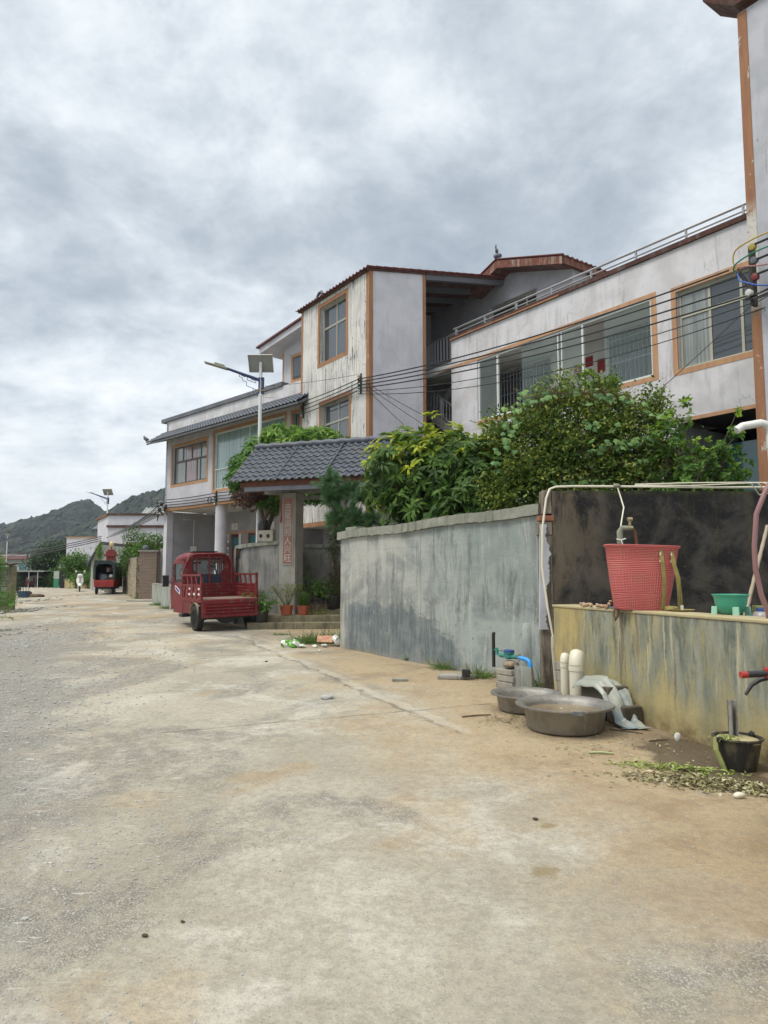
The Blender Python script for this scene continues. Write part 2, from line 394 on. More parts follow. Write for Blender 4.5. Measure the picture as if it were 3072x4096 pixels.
# ------------------------------------------------------------ ground and road
ys = [-60, -8, 0, 4, 8, 12, 16, 20, 25, 30, 35, 40, 45, 60, 80, 100, 120, 200, 500, 1400]
def sheet(name, xl, xr, mat, dz, y0=-60, y1=1400, kind='structure'):
    m = MB(); yy = [y for y in ys if y0 <= y <= y1]
    vs = []
    for y in yy: vs += [(xl(y), y, gz(y) + dz), (xr(y), y, gz(y) + dz)]
    m.add(vs, [(2 * i, 2 * i + 1, 2 * i + 3, 2 * i + 2) for i in range(len(yy) - 1)])
    return tag(m.build(name, mat), kind=kind)
def f(n):
    o = n.obj(); c = n.mix(n.sm(n.noise(o, .6, 6, .6), .4, .6), (.16, .13, .08), (.06, .09, .03))
    return dict(color=c, rough=.95, bump=n.bump(n.noise(o, 8, 8, .7), .8, .03))
sheet('ground', lambda y: -1500, lambda y: 1500, Mat('earth', fn=f), 0)
def f(n):
    o = n.obj(); X, Y, Z = n.sep(o)
    wob = n.noise(o, 1.4, 5, .6)
    big = n.noise(n.map(o, (1, .75, 1)), .55, 7, .62, .6)
    big2 = n.noise(n.map(o, (1, 1, 1), (11, 4, 2)), .35, 6, .6, .5)
    fine = n.noise(o, 17, 9, .82)
    grain = n.noise(o, 120, 3, .8)
    c = n.mix(n.sm(big, .36, .62), (.355, .32, .245), (.47, .43, .335))          # cement
    # bright dusty films of laitance
    c = n.mix(n.m('MULTIPLY', n.sm(n.noise(n.map(o, (.8, .8, 1), (3, 8, 1), (0, 0, R(25))), .9, 9, .74, .4), .48, .66), .72), c, (.65, .625, .545))
    # ochre earth washed over: right side near, band in the distance
    vv = n.m('SUBTRACT', n.m('ADD', X, n.m('MULTIPLY', n.m('SUBTRACT', Y, 3.16), .2756)), 1.7)
    ochm = n.sm(n.m('ADD', vv, n.m('MULTIPLY', n.m('SUBTRACT', n.noise(n.map(o, (1, 1, 1), (1, 5, 8)), .55, 7, .68, .5), .5), 5.5)), -1.35, .55)
    ochm = n.m('MAXIMUM', ochm, n.m('MULTIPLY', n.sm(n.noise(n.map(o, (1, .8, 1), (31, 5, 8)), .7, 6, .62, .4), .56, .68), .65))
    ochf = n.m('MULTIPLY', n.sm(Y, 9., 20.), n.sm(n.noise(n.map(o, (.9, .45, 1), (9, 5, 8)), .8, 6, .6, .4), .45, .62))
    och = n.m('MAXIMUM', ochm, n.m('MULTIPLY', ochf, .8))
    c = n.mix(n.m('MULTIPLY', och, .80), c, (.44, .315, .16))
    c = n.mix(n.m('MULTIPLY', n.m('MULTIPLY', och, n.sm(n.noise(o, 1.5, 8, .74), .47, .64)), .7), c, (.27, .175, .085))
    # worn patches where the aggregate lies bare
    gm = n.sm(n.m('ADD', n.noise(n.map(o, (1, .8, 1), (21, 7, 3)), .62, 8, .66, .7), n.m('MULTIPLY', n.sm(X, -3.5, 1.5), -.10)), .43, .58)
    lft = n.sm(n.m('ADD', n.m('ADD', X, n.m('MULTIPLY', Y, .40)), n.m('MULTIPLY', n.m('SUBTRACT', n.noise(n.map(o, (1, 1, 1), (3, 3, 9)), 1.1, 7, .7, .4), .5), 3.2)), .15, -.9)
    lft = n.m('MULTIPLY', lft, n.sm(Y, 22., 14.)); c = n.mix(n.m('MULTIPLY', lft, .55), c, (.30, .30, .285)); gm = n.m('MAXIMUM', gm, lft)
    peb = n.vor(o, 95, 'F1', 'Color'); pd = n.vor(o, 95, 'F1', 'Distance')
    pv = n.m('MULTIPLY', n.sep(peb)[0], 1.)
    pc = n.ramp(pv, [(0, (.14, .135, .13)), (.3, (.26, .255, .245)), (.65, (.42, .40, .36)), (1, (.68, .65, .57))])
    pc = n.mix(n.sm(pd, .35, .62), pc, (.17, .155, .13))
    sp = n.sm(n.noise(o, 7, 7, .78), .36, .56)
    c = n.mix(n.m('MULTIPLY', n.m('MAXIMUM', n.m('MULTIPLY', gm, sp), .13), .72), c, pc)
    # scattered specks everywhere
    c = n.mix(n.m('MULTIPLY', n.sm(n.noise(n.map(o, (1, 1, 1), (5, 5, 5)), 60, 5, .85), .55, .64), .6), c, (.14, .135, .12))
    c = n.mix(n.m('MULTIPLY', n.sm(n.noise(n.map(o, (1, 1, 1), (8, 5, 5)), 75, 5, .85), .57, .66), .45), c, (.74, .72, .66))
    c = n.mix(n.m('MULTIPLY', n.sm(fine, .42, .62), .42), c, (.20, .18, .145))
    # scraper marks: short pale scratches at the left edge
    sc1 = n.noise(n.map(o, (3.2, 16, 1), (0, 0, 0), (0, 0, R(-17))), 1.9, 3, .5)
    scm = n.m('MULTIPLY', n.m('MULTIPLY', n.sm(sc1, .655, .69), n.sm(X, -1.15, -1.6)), n.sm(Y, 7.5, 6.))
    sc2 = n.noise(n.map(o, (1.0, 10, 1), (4, 2, 0), (0, 0, R(28))), 2.2, 4, .6)
    scm2 = n.m('MULTIPLY', n.sm(sc2, .66, .70), n.sm(n.noise(o, .8, 2), .5, .6))
    c = n.mix(n.m('MULTIPLY', n.m('MAXIMUM', scm, n.m('MULTIPLY', scm2, .4)), .55), c, (.74, .73, .68))
    # joints and cracks
    Xw = n.m('ADD', X, n.m('MULTIPLY', n.m('SUBTRACT', wob, .5), .55)); Yw = n.m('ADD', Y, n.m('MULTIPLY', n.m('SUBTRACT', n.noise(o, 4, 6, .7), .5), .12))
    j = n.line(Xw, Yw, (-3.3, 16.2), (.7, 6.9), .02, .03)
    j = n.m('MAXIMUM', j, n.line(Xw, Yw, (-2.2, 6.9), (1.25, 8.35), .012, .03))
    j = n.m('MAXIMUM', j, n.m('MULTIPLY', n.line(Xw, Yw, (-6, 12), (-.6, 13.2), .01, .03), .6))
    c = n.mix(n.m('MULTIPLY', n.m('MULTIPLY', j, n.sm(n.noise(o, 3, 5, .7), .38, .6)), .62), c, (.10, .09, .075))
    j2 = n.line(n.m('SUBTRACT', Xw, .10), Yw, (-3.3, 16.2), (.7, 6.9), .04, .05)
    c = n.mix(n.m('MULTIPLY', j2, .3), c, (.52, .50, .43))
    # wet mud by the low wall
    wd = n.m('SQRT', n.m('ADD', n.m('POWER', n.m('DIVIDE', n.m('SUBTRACT', X, 2.62), .45), 2.), n.m('POWER', n.m('DIVIDE', n.m('SUBTRACT', Y, 5.95), .85), 2.)))
    wet = n.sm(n.m('ADD', wd, n.m('MULTIPLY', n.noise(o, 3.5, 6, .7), 1.3)), 1.45, 1.75, 1., 0.)
    damp = n.sm(n.m('ADD', n.m('MULTIPLY', n.m('SUBTRACT', X, n.m('SUBTRACT', 4.85, n.m('MULTIPLY', Y, .33))), 1.), n.m('MULTIPLY', wob, .5)), -.55, .05)
    damp = n.m('MULTIPLY', damp, n.sm(Y, 9.6, 8.6))
    c = n.mix(n.m('MULTIPLY', damp, .55), c, (.17, .13, .075))
    c = n.mix(n.m('MULTIPLY', wet, .8), c, (.075, .055, .033))
    # small brown splashes
    for (px, py, r_) in ((.84, 3.85, .06), (1.02, 4.5, .04)):
        dd = n.m('SQRT', n.m('ADD', n.m('POWER', n.m('SUBTRACT', X, px), 2.), n.m('POWER', n.m('SUBTRACT', Y, py), 2.)))
        c = n.mix(n.m('MULTIPLY', n.sm(n.m('ADD', dd, n.m('MULTIPLY', n.noise(o, 14, 6, .7), .22)), r_ * .9 + .10, r_ * 1.3 + .13, 1., 0.), .6), c, (.22, .15, .05))
    h = n.m('ADD', n.m('MULTIPLY', grain, .35), n.m('MULTIPLY', fine, .8))
    h = n.m('ADD', h, n.m('MULTIPLY', n.m('MULTIPLY', n.m('SUBTRACT', 1., pd), gm), .9))
    h = n.m('ADD', h, n.m('MULTIPLY', n.noise(o, 6, 5, .7), 1.8)); h = n.m('SUBTRACT', h, n.m('MULTIPLY', j, 1.))
    return dict(color=c, rough=n.m('SUBTRACT', .93, n.m('MULTIPLY', wet, .45)), bump=n.bump(h, .85, .016))
M['road'] = Mat('worn_concrete_road', fn=f)
def xl(y): return -14.5 if y < 20 else (-14.0 if y <= 25 else -14.0 - (y - 25) * .56)
def xr(y): return 6. if y <= 8 else (3.5 if y <= 12 else (2. if y <= 16 else (.5 if y <= 20 else (-2 if y <= 25 else (-6 if y <= 30 else (-9 if y <= 35 else (-12 if y <= 40 else -14 - (y - 45) * .2)))))))
sheet('road', xl, xr, M['road'], .004, y1=120)
# ------------------------------------------------------------ facade helpers (local frames: x along the street, y inward, z up)
def skin(name, mat, parent, x0, x1, z0, z1, y, ops=(), rev=.16, axis='y', **k):
    """wall face on plane y with rectangular openings (x0,x1,z0,z1), reveals going inward"""
    xs = sorted({x0, x1, *[o[0] for o in ops], *[o[1] for o in ops]}); zs = sorted({z0, z1, *[o[2] for o in ops], *[o[3] for o in ops]})
    m = MB()
    for i in range(len(xs) - 1):
        for j in range(len(zs) - 1):
            cx, cz = (xs[i] + xs[i + 1]) / 2, (zs[j] + zs[j + 1]) / 2
            if any(o[0] < cx < o[1] and o[2] < cz < o[3] for o in ops): continue
            m.quad((xs[i], y, zs[j]), (xs[i + 1], y, zs[j]), (xs[i + 1], y, zs[j + 1]), (xs[i], y, zs[j + 1]))
    for a, b, c, d_ in ops:
        yy = y + rev
        m.quad((a, y, c), (a, yy, c), (b, yy, c), (b, y, c)); m.quad((a, y, d_), (b, y, d_), (b, yy, d_), (a, yy, d_))
        m.quad((a, y, c), (a, y, d_), (a, yy, d_), (a, yy, c)); m.quad((b, y, c), (b, yy, c), (b, yy, d_), (b, y, d_))
    return m.build(name, mat, parent, **k)
def trimframe(parent, x0, x1, z0, z1, y, w, mat, proud=.008, name='window_surround'):
    m = MB()
    m.box(x0 - w, x1 + w, y - proud, y + .02, z1, z1 + w); m.box(x0 - w, x1 + w, y - proud, y + .02, z0 - w, z0)
    m.box(x0 - w, x0, y - proud, y + .02, z0, z1); m.box(x1, x1 + w, y - proud, y + .02, z0, z1)
    return m.build(name, mat, parent)
def window(parent, x0, x1, z0, z1, y, fm, gm, vs=(), hs=(), t=.045, dep=.13, label=None, panes=None):
    """frame bars and, under it, the panes; vs: mullions (x, zlo, zhi); hs: transoms z"""
    m = MB(); yb = y + dep
    m.box(x0, x1, yb, yb + .06, z0, z0 + t); m.box(x0, x1, yb, yb + .06, z1 - t, z1)
    m.box(x0, x0 + t, yb, yb + .06, z0 + t, z1 - t); m.box(x1 - t, x1, yb, yb + .06, z0 + t, z1 - t)
    for q in hs: m.box(x0 + t, x1 - t, yb - .006, yb + .05, q - t * .6, q + t * .6)
    for q in vs:
        a, b = (z0 + t, z1 - t) if not isinstance(q, tuple) else (q[1], q[2]); q = q if not isinstance(q, tuple) else q[0]
        m.box(q - t * .5, q + t * .5, yb + .004, yb + .045, a, b)
    w = m.build('window', fm, parent, bevel=.004)
    if label: w['label'] = label
    if panes is None: panes = [(x0, x1, z0, z1, gm)]
    for i, (a, b, c, d_, g) in enumerate(panes):
        mk('pane', g, w, (a + .01, b - .01, yb + .022 + .003 * (i % 2), yb + .03 + .003 * (i % 2), c + .01, d_ - .01))
    return w
def tile_roof(name, mat, parent, x0, x1, eave, ridge, per=.19, row=.22, amp=.028, th=.02, step=.018):
    """corrugated stepped tiles from eave (y,z) up to ridge (y,z)"""
    L_ = math.hypot(ridge[0] - eave[0], ridge[1] - eave[1]); nr = max(1, round(L_ / row)); ncol = max(1, round((x1 - x0) / per))
    dy, dz = (ridge[0] - eave[0]) / L_, (ridge[1] - eave[1]) / L_; ny, nz = -dz * (1 if dy > 0 else -1), abs(dy)
    us = []
    for r in range(nr): us += [(r * L_ / nr, 1.), ((r + .5) * L_ / nr, .5), ((r + .97) * L_ / nr, .0)]
    us.append((L_, 0))
    xs = [x0 + (x1 - x0) * i / (ncol * 8) for i in range(ncol * 8 + 1)]
    vs = []; fs = []
    for u, s_ in us:
        for i, x in enumerate(xs):
            ph = (i % 8) / 8; w = amp * max(-.35, math.cos(2 * math.pi * ph)); h = w + step * s_
            vs.append((x, eave[0] + dy * u + ny * h, eave[1] + dz * u + nz * h))
    n = len(xs)
    fs = [(r * n + i, r * n + i + 1, (r + 1) * n + i + 1, (r + 1) * n + i) for r in range(len(us) - 1) for i in range(n - 1)]
    m = MB(); m.add(vs, fs)
    o = m.build(name, mat, parent, smooth=60); q = o.modifiers.new('t', 'SOLIDIFY'); q.thickness = th; q.offset = -1
    return o
def railing(parent, path, h, mat, posts, bars=(1., .5), r=.022, pr=.02, base=0., name='railing'):
    m = MB()
    for b in bars: m.tube([(p[0], p[1], p[2] + h * b) for p in path], r if b == 1 else r * .7, 8)
    for p in posts: m.box(p[0] - pr, p[0] + pr, p[1] - pr, p[1] + pr, p[2] + base, p[2] + h - r * .5)
    return m.build(name, mat, parent, smooth=40)

# ============================================================ HOUSE A: stair tower + long facade (right of the gate)
TH = -54.86
A = thing('village_house', 'white two-storey house with orange trim, stair tower and glazed balcony, behind the bushes', 'house', (-.44, 20.5, 0), TH)
# tower front
w1 = (-2.95, -1.30, 8.56, 10.45); w2 = (-2.83, -1.12, 5.45, 7.14)
skin('wall', M['moldy'], A, -4.2, 0, 3.3, 10.72, 0, [w1, w2], rev=.2)['label'] = 'pale stair tower wall streaked with black mould'
for (a, b, c, d_) in (w1, w2):
    trimframe(A, a, b, c, d_, 0, .13, M['orange'])
    window(A, a, b, c, d_, 0, M['alum'], M['glass'], vs=[(a + b) / 2 + .02], hs=[c + (d_ - c) * .62], t=.06, dep=.15)
# tower side: slopes up with the roof
rf = lambda y: 10.70 + .19 * y
MB().quad((0, 0, 0), (0, 2.14, 0), (0, 2.14, rf(2.14)), (0, 0, rf(0))).build('wall', M['white'], A)
MB().quad((-.2, 0, 0), (-.2, 2.14, 0), (-.2, 2.14, rf(2.14)), (-.2, 0, rf(0))).quad((-.2, 2.14, 0), (0, 2.14, 0), (0, 2.14, rf(2.14)), (-.2, 2.14, rf(2.14))).build('wall_inner_face', M['inner'], A)
MB().quad((-4.2, 0, 0), (-4.2, 0, rf(0)), (-4.2, 6.4, rf(6.4)), (-4.2, 9, 11), (-4.2, 9, 0)).quad((-4.0, .2, 5.), (-4.0, .2, rf(.2)), (-4.0, 5.6, rf(5.6)), (-4.0, 5.6, 5.)).build('wall', M['greyp'], A)
m = MB(); m.box(-.15, .012, -.012, .02, 0, 10.69); m.box(-.02, .012, .02, .13, 0, 10.71); m.box(-.02, .010, 2.03, 2.15, 0, 11.08)
m.box(-4.212, -4.1, -.012, .02, 3.3, 10.69); m.build('corner_trim', M['orange'], A)
# tower ground floor: door bay behind the gate
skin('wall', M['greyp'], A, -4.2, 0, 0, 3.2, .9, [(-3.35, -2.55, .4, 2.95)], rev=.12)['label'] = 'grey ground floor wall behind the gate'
MB().box(-4.2, 0, 0, 1.0, 3.18, 3.3).build('slab', M['inner'], A)
mk('beam_trim', M['orange'], A, (-4.2, 0, -.012, .0, 3.18, 3.32))
dr = mk('door', M['redwood'], A, (-3.33, -2.57, .96, 1.0, .4, 2.93), bevel=.01)
mk('pane', M['glassteal'], dr, (-3.2, -2.75, .945, .965, 2.15, 2.8))
for dx in (-3.66, -2.42):
    cp_ = mk('couplet_paper', M['paper'], A, (dx, dx + .24, .885, .892, .9, 3.0))
    text('吉星高照人兴旺' if dx > -3 else '福门财运久安康', .235, M['ink'], cp_, (dx + .12, .882, 2.94), vertical=True, name='lettering')
# tower roof, open underneath over the stairs
tile_roof('roof', M['redtile'], A, -4.38, .13, (-.16, rf(-.16) + .07), (6.5, rf(6.5) + .07), per=.2, row=.33, amp=.035)
MB().hexa([(-4.3, -.1, rf(-.1)), (.06, -.1, rf(-.1)), (.06, 6.45, rf(6.45)), (-4.3, 6.45, rf(6.45))], [(-4.3, -.1, rf(-.1) + .045), (.06, -.1, rf(-.1) + .045), (.06, 6.45, rf(6.45) + .045), (-4.3, 6.45, rf(6.45) + .045)]).build('roof_soffit', M['soffit'], A)
for x in (-.04, -1.05, -2.05, -3.05):
    MB().hexa([(x - .07, 2.15, rf(2.15) - .17), (x + .07, 2.15, rf(2.15) - .17), (x + .07, 6.45, rf(6.45) - .17), (x - .07, 6.45, rf(6.45) - .17)], [(x - .07, 2.15, rf(2.15) - .003), (x + .07, 2.15, rf(2.15) - .003), (x + .07, 6.45, rf(6.45) - .003), (x - .07, 6.45, rf(6.45) - .003)]).build('roof_beam', M['beam'], A)
m = MB(); m.tube([(-3.3, .1, 10.8), (-3.3, .1, 11.0), (-3.22, .12, 11.1), (-3.1, .14, 11.12), (-3.05, .15, 11.02)], .05, 8); m.build('ridge_ornament', M['tile'], A, smooth=True)
# long facade
FX0, FX1, FY = .64, 11.5, 2.65
bal = (1.80, 7.65, 6.12, 7.95); win = (8.28, 10.12, 6.10, 7.87)
skin('wall', M['parapet'], A, FX0, FX1, 4.93, 8.86, FY, [bal, win], rev=.15)['label'] = 'white upper wall with a long crack above the balcony'
mk('parapet_cap', M['soffit'], A, (FX0 - .02, FX1, FY - .06, FY + .2, 8.86, 8.97))
mk('parapet_trim', M['orange'], A, (FX0, 5.0, FY - .065, FY - .055, 8.86, 8.90))
MB().quad((FX0, FY, 7.95), (FX0, FY, 8.86), (FX0, FY + .2, 8.86), (FX0, FY + .2, 7.95)).build('parapet_end', M['white'], A)
m = MB(); m.box(FX0, 7.65, FY - .008, FY + .02, 7.953, 8.05); m.box(7.653, 7.79, FY - .008, FY + .02, 6.0, 8.05); m.box(1.8, 7.65, FY - .008, FY + .02, 6.0, 6.117); m.build('window_surround', M['peach'], A)
trimframe(A, *win, FY, .12, M['peach'])
window(A, *win, FY, M['paleframe'], M['glass'], vs=[(8.99), (9.68)], hs=[7.3], t=.06, dep=.10,
       panes=[(8.3, 8.98, 6.12, 7.85, M['glasscurt']), (8.98, 10.1, 6.12, 7.85, M['glass'])])
mk('beam_trim', M['peach'], A, (8.55, FX1, FY - .008, FY + .02, 4.93, 5.01)); mk('beam_end', M['conc'], A, (8.25, 8.55, FY - .006, FY + .02, 4.9, 5.02))
# open stair landing next to the tower, below the slab
mk('slab', M['inner'], A, (-4.0, 11.5, FY + .02, 5.55, 7.98, 8.2)); mk('slab_edge', M['peach'], A, (0.0, FX0, FY + .0, FY + .02, 7.98, 8.05))
mk('floor_slab', M['inner'], A, (1.2, 11.5, FY + .02, 4.12, 5.85, 6.0))
# balcony interior
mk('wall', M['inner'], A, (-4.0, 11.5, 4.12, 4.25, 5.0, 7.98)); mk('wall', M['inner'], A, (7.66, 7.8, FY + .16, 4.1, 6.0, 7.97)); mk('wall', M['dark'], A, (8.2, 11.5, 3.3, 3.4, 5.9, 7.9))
def barred(x0, x1, z0, z1, n, y=4.08):
    w = window(A, x0, x1, z0, z1, y - .19, M['bronze'], M['glass'], vs=[(x0 + x1) / 2], hs=[z1 - .5], t=.05, dep=.13)
    m = MB()
    for i in range(n): m.tube([(x0 + (x1 - x0) * (i + .5) / n, y - .2, z0 - .03), (x0 + (x1 - x0) * (i + .5) / n, y - .2, z1)], .011, 6)
    for z in (z0 + .25, (z0 + z1) / 2, z1 - .2): m.box(x0, x1, y - .205, y - .19, z - .012, z + .012)
    m.build('window_bars', M['steel'], w)
barred(1.35, 3.35, 6.35, 7.86, 15); barred(5.45, 6.9, 6.3, 7.9, 11)
for x0, x1, z0, z1 in ((4.2, 4.55, 7.22, 7.45), (4.6, 4.85, 7.3, 7.58), (5.0, 5.25, 7.05, 7.42), (5.05, 5.3, 6.4, 6.75)): mk('red_poster', M['postred'], A, (x0, x1, 4.1, 4.115, z0, z1))
# sliding glazing of the balcony
gl = mk('balcony_glazing', M['greenwhite'], A, *[(x - t, x + t, FY + .03, FY + .08, 6.14, 7.93) for x, t in ((1.84, .03), (2.62, .035), (4.86, .018), (4.98, .018), (5.66, .03), (7.62, .02))], (1.8, 7.64, FY + .025, FY + .09, 6.13, 6.17), (1.8, 7.64, FY + .025, FY + .09, 7.90, 7.94))
for x0, x1 in ((1.87, 2.58), (3.55, 4.84), (5.0, 5.63), (6.3, 7.6)): mk('pane', M['clear'], gl, (x0, x1, FY + .05, FY + .058, 6.17, 7.90))
# terrace room
mk('floor_slab', M['conc'], A, (-4.0, 11.5, 5.5, 10.5, 8.05, 8.2))
skin('wall', M['greyp'], A, -4.0, 3.0, 8.2, 11.2, 5.6, [(-.7, 1.5, 9.5, 11.0)], rev=.14); skin('wall', M['greyp'], A, -4.0, -.6, 11.2, 11.75, 5.6)
MB().quad((-4, 5.6, 11.2), (3.0, 5.6, 11.2), (3.0, 5.6, 11.22), (.32, 5.6, 12.0), (-.6, 5.6, 11.75), (-.6, 5.6, 11.2)).build('gable', M['greyp'], A)
MB().quad((3.0, 5.6, 8.2), (3.0, 9.5, 8.2), (3.0, 9.5, 11.25), (3.0, 5.6, 11.25)).build('wall', M['greyp'], A)
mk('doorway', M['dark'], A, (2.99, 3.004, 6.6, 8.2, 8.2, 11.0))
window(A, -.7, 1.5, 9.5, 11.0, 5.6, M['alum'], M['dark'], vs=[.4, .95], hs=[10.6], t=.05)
# two slopes about the ridge x=.32 (ridge runs inward); eaves at x=3.15 and x=-2.5
def slope_x(xe, ze, xr_, zr, y0, y1, name='roof'):
    n = max(2, int((y1 - y0) / .025)); m = MB()
    def P(u, v):
        y = y0 + (y1 - y0) * u; h = .035 * max(-.3, math.cos(2 * math.pi * (y - y0) / .22)); return (xe + (xr_ - xe) * v, y, ze + (zr - ze) * v + h)
    m.grid(P, int((y1 - y0) / .22 * 8), 8); o = m.build(name, M['redtile'], A, smooth=60); q = o.modifiers.new('t', 'SOLIDIFY'); q.thickness = .03
slope_x(3.2, 11.32, .32, 12.24, 4.95, 10); slope_x(-1.1, 11.75, .32, 12.24, 4.95, 10)
m = MB(); m.hexa([(.32, 4.97, 11.94), (3.12, 4.97, 11.06), (3.12, 5.03, 11.06), (.32, 5.03, 11.94)], [(.32, 4.97, 12.2), (3.12, 4.97, 11.30), (3.12, 5.03, 11.30), (.32, 5.03, 12.2)])
m.hexa([(-1.1, 4.97, 11.46), (.32, 4.97, 11.94), (.32, 5.03, 11.94), (-1.1, 5.03, 11.46)], [(-1.1, 4.97, 11.72), (.32, 4.97, 12.2), (.32, 5.03, 12.2), (-1.1, 5.03, 11.72)])
m.box(3.10, 3.15, 5.03, 9.9, 11.08, 11.30); m.build('barge_board', M['barge'], A)
MB().quad((.32, 4.98, 11.93), (3.12, 4.98, 11.05), (3.12, 9.9, 11.05), (.32, 9.9, 11.93)).quad((-1.1, 4.98, 11.45), (.32, 4.98, 11.93), (.32, 9.9, 11.93), (-1.1, 9.9, 11.45)).build('roof_soffit', M['soffit'], A)
m = MB().at((.32, 5.0, 12.28)); m.blob((0, 0, .1), .1, 3, 2, .3); m.blob((-.02, 0, .27), .07, 5, 2, .3, (.8, .8, 1.3)); m.blob((.12, 0, .06), .08, 8, 1, .3); m.tube([(-.03, 0, .3), (-.06, 0, .42), (-.04, 0, .5)], [.035, .03, .015], 6); m.build('ridge_ornament', M['tile'], A, smooth=True)
# terrace railing
pk = [.82, 2.11, 3.40, 4.68, 5.97, 7.27, 8.55, 9.83, 11.2]
railing(A, [(.70, FY + .05, 8.97), (11.4, FY + .05, 8.97)], .26, M['steel'], [(x, FY + .05, 8.97) for x in pk], bars=(1., .48), r=.03)
# stair railings by the tower
m = MB()
for z in (8.40, 9.2): m.tube([(-3.2, 2.9, z), (.62, 2.9, z)], .022, 8)
for i in range(26): m.tube([(-3.2 + i * .152, 2.9, 8.40), (-3.2 + i * .152, 2.9, 9.2)], .009, 6)
m.tube([(.62, 2.9, 8.15), (.62, 2.9, 9.3)], .03, 8); m.build('stair_railing', M['steel'], A, smooth=True)
mk('stair_landing', M['conc'], A, (-3.9, .60, 2.85, 3.9, 8.0, 8.32))
m = MB(); m.tube([(-.9, 2.95, 7.75), (2.6, 2.95, 5.35)], .024, 8); m.tube([(-.9, 2.95, 7.15), (2.6, 2.95, 4.75)], .018, 8)
for i in range(23): x = -.9 + i * .155; z = 7.75 - (x + .9) * .686; m.tube([(x, 2.95, z - .6), (x, 2.95, z)], .009, 6)
for x in (-.2, .95): m.tube([(x, 2.95, 7.75 - (x + .9) * .686 - .75), (x, 2.95, 7.75 - (x + .9) * .686 + .02)], .024, 8)
m.build('stair_railing', M['steel'], A, smooth=True)
m = MB(); m.prism([(-.9, 7.05), (2.7, 4.6), (2.7, 4.3), (-.9, 6.75)], 'y', 2.9, 3.9); m.prism([(-3.6, 7.0), (-.9, 7.05), (-.9, 6.75), (-3.6, 6.7)], 'y', 2.6, 3.9); m.prism([(-.9, 7.3), (.6, 8.3), (.6, 8.0), (-.9, 7.0)], 'y', 3.4, 3.95); m.build('stair_flight', M['conc'], A)
# ground floor of the long facade: open bay behind the bushes
skin('wall', M['white'], A, 0.02, 8.2, 0, 4.95, FY + .01, [(1.2, 3.2, 1.2, 2.8), (4.5, 6.8, 1.0, 3.3)], rev=.2)
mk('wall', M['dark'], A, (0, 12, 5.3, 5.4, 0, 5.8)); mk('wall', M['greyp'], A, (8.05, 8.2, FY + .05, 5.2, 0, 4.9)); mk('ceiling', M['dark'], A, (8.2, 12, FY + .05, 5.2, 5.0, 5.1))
mk('back_wall', M['greyp'], A, (-4.2, 12, 10.5, 10.7, 0, 8.2))
mk('teal_panel', M['glassteal'], A, (8.55, 9.7, 4.0, 4.05, 1.0, 4.55))

# ============================================================ RIGHT HOUSE, edge at the frame
B = thing('village_house', 'taller grey-white house with peeling orange corner paint at the right edge', 'house', (7.03, 13.12, 0), TH)
MB().quad((0, 0, 0), (5, 0, 0), (5, 0, 12.7), (0, 0, 12.7)).quad((0, 0, 0), (0, 0, 12.7), (0, 6, 12.7), (0, 6, 0)).build('wall', M['rb'], B)
def f(n):
    o = n.obj(); x, y, z = n.sep(o)
    c = n.mix(n.sm(n.noise(n.map(o, (3, 3, .5)), 2, 6, .65), .35, .7), (.33, .165, .085), (.26, .12, .065))
    pe = n.sm(n.noise(n.map(o, (1.5, 1.5, 1)), 2.2, 8, .75, .5), .60, .63)
    mid = n.m('MULTIPLY', n.sm(z, 6.4, 6.9), n.sm(z, 8.9, 8.3))
    c = n.mix(n.m('MAXIMUM', n.m('MULTIPLY', pe, .7), n.m('MULTIPLY', mid, n.sm(n.noise(o, 3, 6, .7), .35, .42))), c, (.56, .54, .50))
    c = n.mix(n.m('MULTIPLY', mid, n.sm(n.noise(n.map(o, (1, 1, .8), (3, 3, 1)), 4, 8, .75, .5), .54, .60)), c, (.05, .05, .045))
    return dict(color=c, rough=.85, bump=n.bump(n.noise(o, 20, 6, .7), .6, .01))
mk('corner_trim', Mat('peeling_orange_paint', fn=f), B, (-.012, .17, -.012, .06, 2.9, 12.68))
mk('pillar_base', M['greyp'], B, (-.03, .22, -.03, .1, 0, 2.9))
MB().hexa([(-.62, -.15, 13.32), (0, -.15, 12.80), (0, .5, 12.80), (-.62, .5, 13.32)], [(-.66, -.2, 13.6), (0, -.2, 13.1), (0, .5, 13.1), (-.66, .5, 13.6)]).box(0, 5, -.15, .5, 12.80, 13.1).build('eave', M['soffit'], B)
mk('wall_patch', M['orange'], B, (.75, 1.6, -.01, .01, 12.3, 12.66))

# ============================================================ LEFT HOUSE
Lh = thing('village_house', 'long low white house with grey tiled eave, big curtained window and round porch column', 'house', (-9.41, 31.1, 0), -45.2)
wA = (.02, 2.92, 5.56, 7.22); wB = (3.48, 8.25, 5.06, 7.38); wC = (8.72, 9.6, 5.6, 7.35)
skin('wall', M['white2'], Lh, -.57, 10.2, 4.55, 7.68, 0, [wA, wB, wC], rev=.18)
trimframe(Lh, *wA, 0, .12, M['peach']); trimframe(Lh, *wB, 0, .12, M['peach']); trimframe(Lh, *wC, 0, .12, M['peach'])
window(Lh, *wA, 0, M['bronze'], M['glasscurt'], vs=[(.75, 6.55, 7.2), (1.5, 6.55, 7.2), (2.25, 6.55, 7.2), (.98, 5.6, 6.55), (1.93, 5.6, 6.55), (2.2, 5.6, 6.55)], hs=[6.55], t=.07, dep=.12,
       panes=[(.05, .98, 5.6, 7.2, M['glasscurt']), (.98, 1.9, 5.6, 7.2, M['glasspink']), (1.9, 2.9, 5.6, 7.2, M['glasscurt'])])
wb = window(Lh, *wB, 0, M['greenwhite'], M['glassgreen'], vs=[5.9], hs=[], t=.05, dep=.08)
m = MB()
